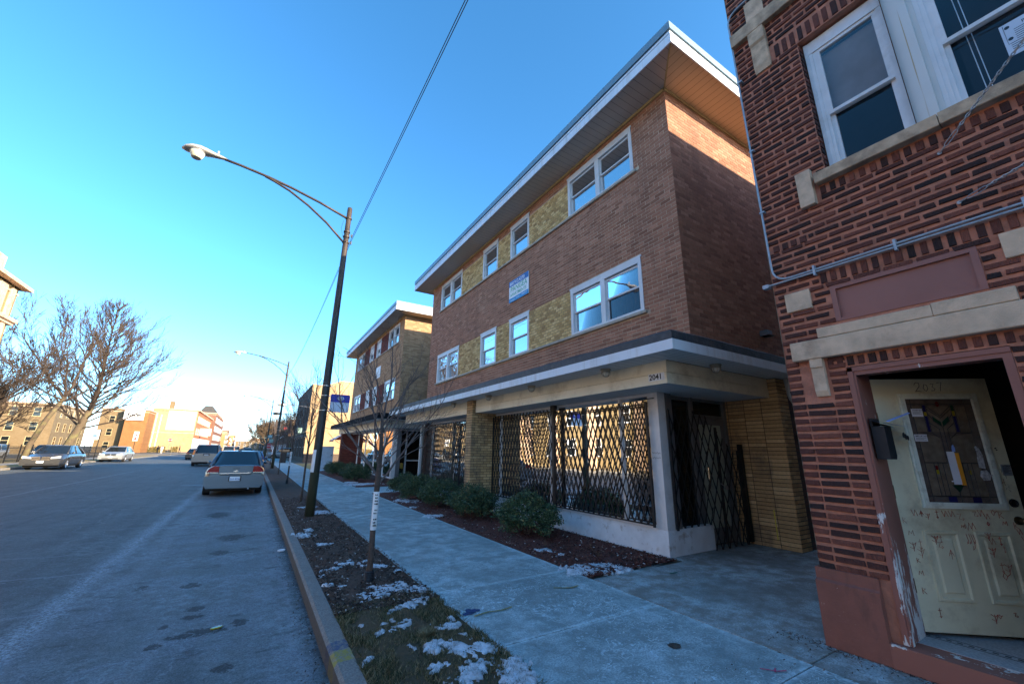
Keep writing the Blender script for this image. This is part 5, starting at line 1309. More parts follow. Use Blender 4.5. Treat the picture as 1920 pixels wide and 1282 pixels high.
# buildings beside and behind the camera on this side (they shade the street)
def simple_block(name,x0,x1,y0,y1,h,mats,label,cat='building',wins=True,face='w',floors=3,gap=2.6,ww=1.1,wh=1.6,z0=1.0,group=None,frame='white_frame',cornice='limestone',zs=None):
    t=thing(name,((x0+x1)/2,(y0+y1)/2,0),label,cat,group)
    b=MB(); b.box(x0,x1,y0,y1,-.1,h,skip='b'); b.build('wall',mats[0],t)
    b=MB(); e=.12; b.box(x0-e,x1+e,y0-e,y1+e,h,h+.28); b.box(x0-e*.5,x1+e*.5,y0-e*.5,y1+e*.5,h-.5,h-.38); b.build('cornice',M[cornice],t)
    if wins:
        fl=(zs or [z0+i*(h-1)/floors for i in range(floors)])
        sides=face
        for s in sides:
            if s in 'we':
                a,b1=y0+1,y1-1
            else: a,b1=x0+1,x1-1
            n=max(1,int((b1-a)/gap)); st=(b1-a)/n
            for z in fl:
                for i in range(n):
                    c=a+(i+.5)*st
                    f=MB()
                    def bx(m,d,u0,u1,q0,q1):
                        if s=='w': m.box(x0-d,x0+.02,u0,u1,q0,q1)
                        elif s=='e': m.box(x1-.02,x1+d,u0,u1,q0,q1)
                        elif s=='s': m.box(u0,u1,y0-d,y0+.02,q0,q1)
                        else: m.box(u0,u1,y1-.02,y1+d,q0,q1)
                    bx(f,.05,c-ww/2,c-ww/2+.09,z,z+wh); bx(f,.05,c+ww/2-.09,c+ww/2,z,z+wh); bx(f,.05,c-ww/2+.09,c+ww/2-.09,z+wh-.09,z+wh); bx(f,.05,c-ww/2+.09,c+ww/2-.09,z+wh/2-.04,z+wh/2+.04); bx(f,.09,c-ww/2-.06,c+ww/2+.06,z-.12,z)
                    w=f.build('window',M[frame],t)
                    g=MB(); bx(g,.02,c-ww/2+.09,c+ww/2-.09,z,z+wh-.09); g.build('pane',M['glass_dark'],w)
    return t
BT={'red':bricktex('far_red_brick',(.204,.068,.037),(.163,.051,.027),(.204,.136,.102)),'yel':bricktex('far_yellow_brick',(.272,.190,.095),(.231,.160,.075),(.204,.170,.116)),
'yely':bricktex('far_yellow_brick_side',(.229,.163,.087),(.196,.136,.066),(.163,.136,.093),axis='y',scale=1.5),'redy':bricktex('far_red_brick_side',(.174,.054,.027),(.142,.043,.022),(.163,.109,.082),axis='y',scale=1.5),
'orng':bricktex('orange_brick_side',(.303,.138,.047),(.260,.112,.037),(.260,.173,.101),axis='y',scale=2),'cream':bricktex('cream_brick',(.361,.260,.116),(.318,.224,.094),(.289,.224,.130)),'brn':bricktex('far_brown_brick',(.123,.072,.051),(.094,.058,.043),(.101,.079,.065))}
simple_block('brick_building',4.4,18,-24,-9.4,8.2,[BT['red']],'red brick building behind the camera, next along the sidewalk')
simple_block('brick_building',4.4,18,-48,-24.4,9.0,[BT['brn']],'brown brick building far behind the camera')
# ================================================================= street lamps
def lamp(seed,double=False):
    t=thing('street_lamp',(0,0,0),'x','street lamp','curved-arm street lamps along the kerb')
    b=MB(); H=8.28
    b.tube([(0,0,-.02),(0,0,1.6),(.0,0,4),(.0,0,H-.02),(0,0,H)],[.108,.100,.088,.066,.055],14)
    b.build('pole',M['pole'],t,smooth=True)
    b=MB()
    up=[(-.04,0,7.93),(-.8,0,8.18),(-1.5,0,8.36),(-2.05,0,8.47),(-2.7,0,8.56),(-3.05,0,8.59)]
    b.tube(up,.033,8)
    lo=[(-.06,0,7.17),(-.55,0,7.62),(-1.05,0,7.98),(-1.55,0,8.26),(-1.95,0,8.41),(-2.15,0,8.465)]
    b.tube(lo,.030,8); b.build('arm',M['rust_arm'],t,smooth=True)
    b=MB()
    for z in (7.93,7.17,7.5,7.35):
        b=MB(); b.lathe([(.07,z-.02),(.088,z-.02),(.088,z+.02),(.07,z+.02)],(0,0,0),12); b.build('bracket',M['rust_arm'],t)
    # head: cobra/bell
    b=MB(); hx,hz=-3.0,8.60
    rings=[(0,.035,.03,0),(.10,.06,.05,.0),(.28,.10,.075,.005),(.42,.15,.10,.01),(.55,.19,.115,.005),(.70,.19,.10,-.005),(.82,.14,.07,-.03),(.90,.04,.03,-.05)]
    n=14
    for s,w,h,dz in rings:
        for k in range(n):
            a=2*PI*k/n; zz=math.sin(a); b.v.append((hx-s,w*math.cos(a),hz+dz+(h if zz>0 else h*.55)*zz))
    for i in range(len(rings)-1):
        for k in range(n):
            k2=(k+1)%n; b.face((i*n+k,i*n+k2,(i+1)*n+k2,(i+1)*n+k))
    b.face(list(range(n))); b.face([(len(rings)-1)*n+k for k in range(n)])
    b.lathe([(.02,hz+.08),(.025,hz+.16),(.001,hz+.17)],(hx-.2,0,0),8)
    b.build('lamp_housing',M['lamp_head'],t,smooth=True)
    b=MB(); b.lathe([(.165,hz-.035),(.16,hz-.06),(.13,hz-.15),(.105,hz-.205),(.09,hz-.215),(.001,hz-.20)],(hx-.60,0,0),16,cap=False); b.build('refractor',M['lamp_glass'],t,smooth=True)
    b=MB(); b.lathe([(.168,hz-.03),(.175,hz-.045),(.165,hz-.06)],(hx-.60,0,0),18,cap=False); b.build('rim',M['grey_metal'],t,smooth=True)
    b=MB()
    for z in (7.42,7.2):
        b.tube([(.06,0,z),(.14,0,z)],.008,5); b.lathe([(.012,z-.05),(.028,z-.03),(.012,z),(.028,z+.03),(.012,z+.05)],(.14,0,0),8)
    b.build('insulator',M['grey_metal'],t)
    b=MB(); b.tube([(-.12,0,7.85),(-.16,.01,7.6),(-.10,0,7.35),(-.03,0,7.22)],.004,4); b.build('cable',M['wire'],t)
    b=MB()
    for z in (3.1,2.85,2.48): b.lathe([(.094,z-.008),(.098,z-.008),(.098,z+.008),(.094,z+.008)],(0,0,0),14,cap=False); b.box(.09,.15,-.012,.012,z-.01,z+.01)
    b.build('strap',M['galv_band'],t)
    b=MB(); b.lathe([(.102,1.0),(.102,1.55)],(0,0,0),14,cap=False); 
    return t
L0=lamp(1); L0.location=(1.35,11.22,0); L0['label']='nearest street lamp, long curved arm, dark pole with taped paper'
b=MB(); n=6
for k in range(n):
    a0=PI*.95+k*.22; a1=a0+.22; b.quad((.1035*math.cos(a0),.1035*math.sin(a0),1.0),(.1035*math.cos(a1),.1035*math.sin(a1),1.0),(.1025*math.cos(a1),.1025*math.sin(a1),1.52),(.1025*math.cos(a0),.1025*math.sin(a0),1.52))
pp=b.build('taped_paper',M['white_paint'],L0,local=True)
lab=['second street lamp along the kerb, above the parked cars','third street lamp along the kerb, just past the side street','fourth street lamp along the kerb','fifth street lamp along the kerb','sixth and farthest small street lamp']
for i,(x,y) in enumerate(((1.45,37.8),(1.5,70.5),(1.5,101),(1.5,132),(1.5,165))):
    c=L0.copy(); COL.objects.link(c); c.location=(x,y,0); c.scale=(1,1,1.03 if i<2 else 1.1); c['label']=lab[i]
    for ch in kids(L0):
        if ch.name.startswith('taped'): continue
        d=ch.copy(); COL.objects.link(d); d.parent=c
# banner on pole one
t=thing('banner',(1.47,11.22,2.4),'small blue and white banner with a white crest strapped to the nearest lamp pole','banner')
def rrect(b,x0,x1,z0,z1,y0,y1,r=.04):
    pts=[]
    for cx,cz,a0 in ((x1-r,z1-r,0),(x0+r,z1-r,90),(x0+r,z0+r,180),(x1-r,z0+r,270)):
        for k in range(5): a=R(a0+k*22.5); pts.append((cx+r*math.cos(a),cz+r*math.sin(a)))
    b.prism(pts,y0,y1,'y')
b=MB(); rrect(b,1.49,1.95,2.45,2.90,11.212,11.228); b.build('panel',M['banner_w'],t)
b=MB(); rrect(b,1.488,1.952,2.705,2.905,11.208,11.232,.03); b.build('top_panel',M['navy'],t)
b=MB(); cx,cz=1.73,2.805
for k in range(8):
    a=k*PI/4; b.tube([(cx+.015*math.cos(a),11.203,cz+.015*math.sin(a)),(cx+.085*math.cos(a),11.203,cz+.062*math.sin(a))],.006,4)
for k in range(8):
    a=k*PI/4+.39; b.lathe([(.010,11.201),(.010,11.206)],(cx+.06*math.cos(a),0,cz+.045*math.sin(a)),6,'y')
b.lathe([(.03,11.201),(.03,11.206)],(cx,0,cz),10,'y'); b.build('emblem',M['white_paint'],t)
# overhead wires
def wire(p0,p1,sag,label,dz=0):
    b=MB(); p0,p1=Vector(p0),Vector(p1); pts=[]
    for i in range(25):
        s=i/24; p=p0.lerp(p1,s); p.z-=sag*4*s*(1-s); pts.append(p)
    b.tube(pts,.0065,5); o=b.build('overhead_wire',M['wire']); return tag(o,label,'cable','overhead wires strung between the lamp poles')
for z,n_ in ((7.36,'upper'),(7.25,'lower')):
    wire((1.49,-16,z+.1),(1.49,11.22,z),.18,n_+' overhead wire running from the nearest lamp pole toward the top of the picture')
    wire((1.49,11.22,z),(1.59,37.8,z+.2),.45,n_+' overhead wire between the first and second lamp poles')
    wire((1.59,37.8,z+.2),(1.64,70.5,z+.2),.5,n_+' overhead wire between the second and third lamp poles')
# ================================================================= bare trees
def grow(b,p,d,L,r,depth,rng,spread=.6,up=.25,nseg=4,minr=.004,ratio=.72,kidsn=(2,3),sides=5,curl=.18,side=True,maxd=9,sprob=.7):
    pts=[p.copy()]; rad=[r]; dd=d.copy(); r1=r*.62
    for i in range(nseg):
        dd=(dd+Vector((rng.gauss(0,curl),rng.gauss(0,curl),rng.gauss(0,curl)+up*.25))).normalized()
        pts.append(pts[-1]+dd*L/nseg); rad.append(r+(r1-r)*(i+1)/nseg)
    b.tube(pts,rad,max(3,sides),cap=False)
    if depth<=0: return
    n=rng.randint(*kidsn)
    def child(p,base,k,scale):
        ax=base.orthogonal().normalized(); ax.rotate(Matrix.Rotation(rng.uniform(0,2*PI),3,base))
        nd=(base+ax*math.tan(spread*rng.uniform(.55,1.25))+Vector((0,0,up))).normalized()
        grow(b,p,nd,L*ratio*scale*rng.uniform(.8,1.15),max(minr,r1*rng.uniform(.6,.85)),depth-1,rng,spread,up,nseg,minr,ratio,kidsn,sides-1,curl,side,maxd,sprob)
    for k in range(n): child(pts[-1],dd,k,1)
    if side:
        for i in range(1,nseg):
            if rng.random()<sprob: child(pts[i],(pts[i+1]-pts[i]).normalized(),0,.75)
# near street tree
def young_tree(seed,label,h0=1.08,wrap=True,scale=1,loc=(0,0,0)):
    rng=random.Random(seed)
    t=thing('street_tree',(0,0,0),label,'tree','young bare street trees in the parkway')
    b=MB(); top=2.0
    b.tube([(0,0,-.03),(.004,0,.3),(-.005,.005,.7),(.0,0,1.1),(.005,.0,1.5),(-.015,.01,2.0)],[.040,.035,.033,.036,.027,.020],9); b.build('trunk',M['bark'],t,smooth=True)
    c=MB()
    specs=[(1.12,(.62,-.10,.80),1.25,.017),(1.20,(-.55,.2,.85),1.35,.019),(1.32,(-.42,-.35,.85),1.1,.014),(1.42,(.42,.25,.85),1.15,.015),(1.52,(.58,.1,.75),1.0,.012),(1.66,(-.5,.25,.85),1.0,.012),(1.74,(.15,-.5,.85),.85,.010),(1.84,(.45,-.15,.85),.9,.011),(1.9,(-.35,-.25,.95),.9,.010),(1.98,(.06,.05,1),1.1,.015),(1.98,(-.25,.2,.95),.9,.010),(1.5,(-.7,-.1,.6),.9,.010),(1.28,(.5,-.4,.8),.9,.010)]
    for z,d,L,r in specs:
        grow(c,Vector((0,0,z)),Vector(d).normalized(),L*.66,r,3,rng,.50,.10,5,.0022,.62,(1,2),5,.09)
    for k in range(3): # tiny basal shoots
        pass
    c.build('crown',M['twig'],t)
    if wrap:
        w=MB(); w.lathe([(.0385,.58),(.0382,1.03)],(0,0,0),10,cap=False); wo=w.build('paper_wrap',M['white_paint'],t)
        q=MB(); rr=random.Random(4)
        for row in range(11):
            z=.985-row*.036
            if row in (4,7): continue
            n_=rr.randint(3,5)
            for k in range(n_):
                a=-PI/2-.5+k*.27+rr.uniform(-.05,.05); r_=.0392
                for s_ in range(2):
                    a2=a+.1*s_; q.box(r_*math.cos(a2)-.003,r_*math.cos(a2)+.003,r_*math.sin(a2)-.003,r_*math.sin(a2)+.003,z,z+rr.choice((.006,.016)))
        q.build('print',M['ink'],wo)
        g=MB(); g.lathe([(.055,0),(.06,.012)]+[(.052+.006*(k%2),.012+k*.009) for k in range(12)]+[(.045,.125)],(0,0,0),16,cap=False); g.build('trunk_guard',M['black_plastic'],t)
    return t
T0=young_tree(21,'nearest young bare street tree with a white paper wrap and black base guard'); T0.location=(1.42,5.55,0)
T1=young_tree(33,'slender bare street tree just left of the nearest lamp pole',wrap=False); T1.location=(1.44,14.3,0); T1.scale=(.85,.85,1.35); T1.rotation_euler=(0,0,1)
T2=young_tree(44,'bare street tree with a white wrap, third along the parkway'); T2.location=(1.5,21.6,0); T2.scale=(1,1,1.35)
T3=copy_tree(T1); T3.location=(1.5,29.3,0); T3['label']='thin bare sapling beyond the third street tree'; T3.scale=(.8,.8,1.2)
T4=copy_tree(T2); T4.location=(1.6,47,0); T4.rotation_euler=(0,0,2); T4['label']='bare street tree beyond the second lamp post'; T4.scale=(1.1,1.1,1.6)
# big bare trees
def big_tree(name,seed,loc,h,lean,label,cr,twig='twig_old',split=.35,r0=.3,depth=6,spread=.55,up=.15,kn=(2,3),group='large bare winter trees across the street',ratio=.74):
    rng=random.Random(seed); t=thing(name,loc,label,'tree',group)
    b=MB(); hz=h*split; top=Vector((lean[0],lean[1],hz))
    b.tube([(0,0,-.3),(lean[0]*.1,lean[1]*.1,hz*.25),(lean[0]*.5,lean[1]*.5,hz*.65),tuple(top)],[r0*1.15,r0*.9,r0*.8,r0*.7],10)
    b.build('trunk',M['bark_old'],t,smooth=True,local=True)
    c=MB()
    for d,L,r,dz in cr:
        grow(c,top+Vector((0,0,-dz)),Vector(d).normalized(),L,r,depth,rng,spread,up,4,.016,ratio,kn,6,.10,True,9,.5)
    c.build('crown',M[twig],t,local=True); return t
def leader_tree(name,seed,loc,h,lean,label,r0,spreadL,first=.2,n=46,twig='twig_old',group='large bare winter trees across the street',up0=.55,forks=()):
    rng=random.Random(seed); t=thing(name,loc,label,'tree',group)
    def P(s): return Vector((lean[0]*min(1,s/.35)+math.sin(s*5)*.15,lean[1]*s,h*s))
    b=MB(); b.tube([P(s)+Vector((0,0,-.3 if s==0 else 0)) for s in (0,.06,.14,.22,.30)],[r0*1.2,r0,r0*.92,r0*.85,r0*.72],11); b.build('trunk',M['bark_old'],t,smooth=True,local=True)
    c=MB(); c.tube([P(s) for s in (.30,.42,.55,.68,.80,.90,1.0)],[r0*.72,r0*.5,r0*.36,r0*.24,r0*.15,r0*.08,.02],7,cap=False)
    for i in range(n):
        s=first+(1-first)*(i+.5)/n*.97; a=i*2.4+rng.uniform(-.3,.3)
        L=spreadL*(1-s)**.75*(.75+.5*rng.random()); up=up0+s*.9+rng.uniform(-.1,.15)
        d=Vector((math.cos(a),math.sin(a),up)).normalized()
        grow(c,P(s),d,L*.52,max(.03,r0*.30*(1-s)+.02),4,rng,.36,.16,4,.013,.66,(1,2),5,.08,True,9,.72)
    c.build('crown',M[twig],t,local=True); return t
big_tree('bare_tree',5,(-18.4,58,0),15,(1.6,0,0),'bare tree with a leaning trunk behind the dark parked sedan',
  [((.45,.2,1),3.9,.13,0),((-.5,.3,1),3.8,.13,.3),((.1,-.5,.9),3.6,.11,.2),((-.2,.6,.8),3.4,.10,.3),((.9,-.1,.7),3.2,.10,.5),((-.9,-.1,.6),3.2,.09,.4)],depth=5,spread=.42,split=.42,r0=.25,twig='twig_old',ratio=.70)
leader_tree('bare_tree',9,(-19.3,70,0),20,(1.6,0,0),'tallest bare tree, pyramid-shaped, behind the gap between the two parked sedans',.42,10.2,.17,80,up0=.34)
big_tree('bare_tree',13,(-20.5,50,0),11,(-.8,.4,0),'bare tree with long low limbs at the left edge of the picture',
  [((1,.2,.55),3.4,.15,0),((.9,-.3,.35),3.2,.13,.5),((-.5,.3,1),2.8,.14,0),((.4,.6,.8),2.8,.12,.3),((.9,.5,.2),3.2,.11,.8)],depth=5,spread=.5,split=.28,r0=.26,twig='twig_old')
big_tree('bare_tree',17,(-27,74,0),12,(.3,0,0),'smaller bare tree set back behind the iron fence',
  [((.4,.2,1),2.6,.12,0),((-.5,.2,1),2.6,.12,.2),((.1,-.5,.9),2.4,.11,.2),((.8,0,.6),2.3,.1,.3)],depth=5,split=.3,r0=.2)
tr=big_tree('bare_tree',23,(2.2,92,0),8.5,(-.3,0,0),'tan bare tree beyond the side street, nearest of its row',
  [((-.7,0,.8),1.9,.09,0),((.4,.2,1),1.9,.09,.1),((-.2,-.5,.9),1.8,.08,.1),((-1,.2,.5),1.8,.07,.2),((.6,-.3,.7),1.7,.07,.2)],twig='twig_tan',depth=5,split=.26,r0=.13,group='tan bare trees beyond the side street')
for i,(x,y,s,rz,l) in enumerate(((2.4,104,1.0,1.2,'second'),(2.2,118,1.05,2.4,'third'),(2.6,133,1.1,3.3,'fourth'),(2.2,150,1.1,4.4,'fifth'),(6.5,98,1.2,5.2,'sixth, set back,'),(2.4,175,1.15,.7,'farthest'))):
    c=copy_tree(tr); c.location=(x,y,0); c.scale=(s,s,s); c.rotation_euler=(0,0,rz); c['label']=l+' bare tree in the tan row beyond the side street'
tb=big_tree('bare_tree',29,(7.5,90,0),15,(0,0,0),'tall thin bare tree rising above the roof beyond the side street',
  [((.1,0,1),4,.13,0),((-.5,.2,1),3,.10,.3),((.5,.2,1),3.2,.1,.5)],depth=4,spread=.4,split=.35,r0=.2,group='tan bare trees beyond the side street')
# ================================================================= bushes
def bush(seed,label,n=5200,group='clipped round evergreen shrubs along the shopfronts'):
    rng=random.Random(seed); t=thing('evergreen_shrub',(0,0,0),label,'shrub',group)
    b=MB(); 
    lobes=[(rng.uniform(-.25,.25),rng.uniform(-.3,.3),rng.uniform(.25,.5),rng.uniform(.22,.34)) for _ in range(9)]
    for i in range(n):
        # near-surface shell position of a lumpy flattened ellipsoid
        while True:
            u=Vector((rng.gauss(0,1),rng.gauss(0,1),rng.gauss(0,1))).normalized()
            if u.z>-.75: break
        lump=1+.10*math.sin(5*u.x+seed)+.09*math.sin(7*u.y+2*seed)+.08*math.sin(9*u.z+u.x*6)+.09*math.sin(13*u.x*u.y+seed)
        lump*=1+.10*math.sin(17*u.y+3*u.z+seed)*math.sin(15*u.x-seed)
        if math.sin(11*u.x+seed)*math.sin(12*u.y)*math.sin(9*u.z+1)>.42 and rng.random()<.75: continue
        rr=(rng.random()**.20)*lump*(1+(.12 if rng.random()<.06 else 0))
        p=Vector((u.x*.50*rr,u.y*.56*rr,.36+u.z*.345*rr))
        if p.z<.02: continue
        d=(u+Vector((rng.gauss(0,.6),rng.gauss(0,.6),rng.gauss(0,.6)))).normalized()
        a=d.orthogonal().normalized(); a.rotate(Matrix.Rotation(rng.uniform(0,6.28),3,d)); c=d.cross(a)
        s=rng.uniform(.014,.026); b.rv=rng.random()
        b.quad(p-a*s*.5-c*s*.5,p+a*s*.5-c*s*.4,p+d*s*1.2+a*s*.2,p+d*s*.9-a*s*.5)
    for k in range(46):
        u=Vector((rng.gauss(0,1),rng.gauss(0,1),abs(rng.gauss(0,1)))).normalized(); b.rv=rng.random()*.9
        for q in range(9):
            rr=.93+.022*q; p=Vector((u.x*.50*rr,u.y*.56*rr,.36+u.z*.345*rr))+Vector((rng.gauss(0,.006),rng.gauss(0,.006),rng.gauss(0,.006))); s_=.016; a=Vector((rng.gauss(0,1),rng.gauss(0,1),rng.gauss(0,1))).normalized(); c=a.orthogonal().normalized()
            b.quad(p,p+a*s_+c*s_*.5,p+a*s_*1.6,p+a*s_-c*s_*.5)
    b.build('foliage',M['leaf'],t,rand=True)
    w=MB()
    for k in range(7):
        a=k*.9; w.tube([(0,0,-.02),(.12*math.cos(a),.12*math.sin(a),.15),(.3*math.cos(a),.33*math.sin(a),.42)],[.012,.009,.004],5)
    w.build('stem',M['bark'],t); return t
B0=bush(1,'nearest and largest round shrub in front of the caged shop window',13000); B0.location=(4.72,7.0,0); B0.scale=(1.12,1.12,1.0)
B1=bush(2,'second round shrub from the near end of the bed',11000); B1.location=(4.68,9.3,0); B1.scale=(1.12,1.14,.98)
bl=['third round shrub in the bed, left of the buff brick pier','fourth round shrub in the bed','fifth and farthest round shrub in front of the brown block']
for i,(x,y,s) in enumerate(((4.72,11.4,1.13),(4.8,13.3,1.12),(4.85,15.1,1.1))):
    c=copy_tree(B0 if i%2 else B1); c.location=(x,y,0); c.rotation_euler=(0,0,1.3*i+.5); c.scale=(s,s,s*.87); c['label']=bl[i]
bl=['first dark shrub by the glass doors of the tan block','second dark shrub by the glass doors of the tan block','third dark shrub in the bed of the tan block','fourth and farthest dark shrub in the bed of the tan block','fifth dark shrub in the bed of the tan block']
for i,(x,y,s) in enumerate(((4.55,22.0,1.0),(4.55,23.8,1.0),(4.6,27.5,.95),(4.6,29.4,.95))):
    c=copy_tree(B1 if i%2 else B0); c.location=(x,y,0); c.rotation_euler=(0,0,2.1*i+.9); c.scale=(s,s*1.1,s*1.05); c['label']=bl[i]
for i,(x,y) in enumerate(((4.85,5.3),(4.4,6.0),(4.7,5.05))):
    b=MB(); rr=random.Random(i)
    for k in range(7):
        a=rr.uniform(0,6.28); l=rr.uniform(.06,.14); b.tube([(x,y,0),(x+.3*l*math.cos(a),y+.3*l*math.sin(a),l*.6),(x+.6*l*math.cos(a),y+.6*l*math.sin(a),l)],.0018,3)
    tag(b.build('dead_weed',M['twig_tan']),['dead straw-coloured weed near the white base wall','dead weed beside the nearest shrub','dead weed in the red mulch close to the corner'][i],'weed','dead weeds in the mulch bed')
# ================================================================= signs
def octagon(b,cx,cz,r,y0,y1): b.prism([(cx+r*math.cos(PI/8+k*PI/4),cz+r*math.sin(PI/8+k*PI/4)) for k in range(8)],y0,y1,'y')
def stop_sign(x,y,label,z=2.2,extra=False,twin=False):
    t=thing('stop_sign',(x,y,0),label,'stop sign','red stop signs at the side streets')
    b=MB(); b.box(x-.03,x+.03,y,y+.05,-.1,z+.3 if not extra else 3.3); 
    b.build('post',M['grey_metal'],t)
    b=MB(); octagon(b,x,z,.40,y-.03,y-.01); b.build('plate',M['stop_red'],t)
    b=MB()
    for k in range(8):
        a0,a1=PI/8+k*PI/4,PI/8+(k+1)*PI/4; b.quad((x+.37*math.cos(a0),y-.032,z+.37*math.sin(a0)),(x+.37*math.cos(a1),y-.032,z+.37*math.sin(a1)),(x+.39*math.cos(a1),y-.032,z+.39*math.sin(a1)),(x+.39*math.cos(a0),y-.032,z+.39*math.sin(a0)))
    b.text('STOP',TM((x-.30,y-.034,z-.10),(1,0,0),(0,0,1)),.27); b.build('lettering',M['white_paint'],t)
    return t
stop_sign(-16.0,118,'red stop sign with people standing near it on the far left corner',3.0)
b=MB(); b.box(-15.5,-15.44,119,119.05,0,3.0); tag(b.build('sign_post',M['trim_yellow']),'bare yellow post right beside the far left stop sign','post')
stop_sign(1.9,73.0,'red stop sign on the right corner below the green street-name plates',1.85)
t=thing('street_name_sign',(1.9,73.5,0),'two pale green street-name plates above the right stop sign','sign')
b=MB(); b.box(1.85,1.95,73.46,73.54,0,3.5); b.build('post',M['grey_metal'],t)
M['pale_green']=plain('pale_green_plate',(.25,.40,.36),.5)
b=MB(); b.box(1.45,2.2,73.44,73.46,3.0,3.5); b.box(1.85,2.5,73.44,73.46,2.35,2.85); b.build('plate',M['pale_green'],t)
b=MB(); b.box(1.55,2.1,73.43,73.44,3.2,3.3); b.build('lettering',M['white_paint'],t)
# signs on the left
t=thing('street_sign',(-14.5,62.2,0),'white and blue parking sign on a dark post between the two left parked sedans','sign')
b=MB(); b.box(-14.53,-14.47,62.2,62.26,0,3.3); b.build('post',M['black_iron'],t)
b=MB(); b.box(-15.2,-14.55,62.16,62.18,2.2,3.25); b.build('plate',M['white_paint'],t)
b=MB(); b.prism([(-14.88+.25*math.cos(k*PI/8),2.62+.10*math.sin(k*PI/8)) for k in range(16)],62.14,62.155,'y'); b.build('emblem',M['sign_blue'],t)
t=thing('street_sign',(-14.6,79,0),'narrow white and red no-parking sign on a dark post behind the silver parked sedan','sign')
b=MB(); b.box(-14.63,-14.57,79,79.06,0,3.6); b.build('post',M['black_iron'],t)
b=MB(); b.box(-14.9,-14.35,78.96,78.98,2.3,3.6); b.build('plate',M['white_paint'],t)
for rx_,rz_,zc_ in ((.15,.16,2.6),(.10,.12,3.1)):
    b=MB(); b.prism([(-14.62+rx_*math.cos(k*PI/6),zc_+rz_*math.sin(k*PI/6)) for k in range(12)],78.94,78.955,'y'); b.build('symbol',M['stop_red'],t)
# utility cabinet
t=thing('utility_cabinet',(4.9,35.2,0),'tall pale blue metal cabinet standing by the walk beyond the tan block','cabinet')
b=MB(); b.box(4.48,5.3,34.7,35.4,0,1.68); b.build('body',M['cabinet'],t)
b=MB(); b.box(4.46,5.32,34.68,35.42,1.68,1.72); b.build('lid',M['cabinet'],t)
b=MB(); b.box(4.52,5.26,34.685,34.70,.05,.85); b.box(4.52,5.26,34.685,34.70,.9,1.6); b.box(4.470,4.48,34.75,35.35,.05,1.6); b.build('door',M['cabinet'],t)
b=MB(); b.box(5.12,5.2,34.66,34.685,1.0,1.12); b.build('handle',M['grey_metal'],t)
# hanging traffic lights / small lamp arms near block C
t=thing('wall_lamp',(4.6,51.5,5),'long-armed wall lamp sticking out of the dark brick building','lamp')
b=MB(); b.tube([(4.75,50.6,6.0),(3.4,50.6,6.1),(2.2,50.6,6.1)],.03,5); b.build('arm',M['grey_metal'],t)
b=MB(); b.lathe([(.001,-.55),(.14,-.4),(.2,0),(.14,.3),(.001,.45)],(2.0,50.6,6.1),10,'x'); b.build('lamp_head',M['lamp_head'],t,smooth=True)
t=thing('wall_lamp',(4.6,55,5),'darker second wall lamp on the dark brick building','lamp')
b=MB(); b.tube([(4.75,56,5.4),(3.4,56,5.5),(2.0,56,5.5)],.03,5); b.build('arm',M['black_iron'],t)
b=MB(); b.lathe([(.001,-.5),(.13,-.35),(.18,0),(.12,.3),(.001,.4)],(1.75,56,5.5),10,'x'); b.build('lamp_head',M['black_iron'],t,smooth=True)
t=thing('cantilever_sign',(1.5,37.6,5),'horizontal signal arm with dark boxes reaching toward the dark brick building','sign')
b=MB(); b.tube([(1.5,48,3.1),(4.7,48,3.15)],.035,5); b.build('arm',M['black_iron'],t)
b=MB(); b.box(2.1,2.75,47.9,48.05,3.25,3.75); b.build('box',M['black_iron'],t)
b=MB(); b.lathe([(.14,47.86),(.14,47.9)],(2.45,0,3.5),12,'y'); b.build('red_face',M['st_red'],t)
b=MB(); b.box(3.6,4.0,47.9,48.05,3.1,3.6); b.build('green_box',M['pale_green'],t)
t=thing('litter_bin',(2.9,52,0),'black bin and news box standing before the dark brick building','bin')
b=MB(); b.box(2.6,3.2,52,52.6,0,1.15); b.box(2.4,3.4,51.9,52.7,1.15,1.4); b.build('body',M['black_iron'],t)
t=thing('hydrant',(-14.9,68.5,0),'red and orange fire hydrant beyond the silver parked sedan','hydrant')
b=MB(); b.lathe([(.16,0),(.16,.05),(.11,.06),(.11,.55),(.15,.56),(.13,.68),(.05,.76),(.001,.78)],(-14.9,68.5,0),12); b.lathe([(.07,-.2),(.07,.2)],(-14.9,68.5,.42),8,'x'); b.build('body',plain('hydrant_red',(.55,.07,.02),.5),t,smooth=False)
b=MB(); b.lathe([(.05,-.02),(.05,.02)],(-14.9,68.35,.42),8,'y'); b.build('cap',M['chrome'],t)
# iron fence on the left
def iron_fence(x,y0,y1,label):
    t=thing('iron_fence',(x,(y0+y1)/2,0),label,'fence')
    b=MB(); y=y0
    while y<y1: b.box(x-.01,x+.01,y-.01,y+.01,.05,1.45); y+=.16
    b.box(x-.02,x+.02,y0,y1,.2,.24); b.box(x-.02,x+.02,y0,y1,1.25,1.29); b.build('railing',M['black_iron'],t)
    y=y0
    while y<y1+.1: b=MB(); b.box(x-.04,x+.04,y-.04,y+.04,0,1.6); y+=2.4; b.build('post',M['black_iron'],t)
iron_fence(-18.4,45,60,'black iron fence along the far sidewalk behind the dark parked sedan')
iron_fence(-18.4,62,90,'black iron fence beyond the tallest bare tree')
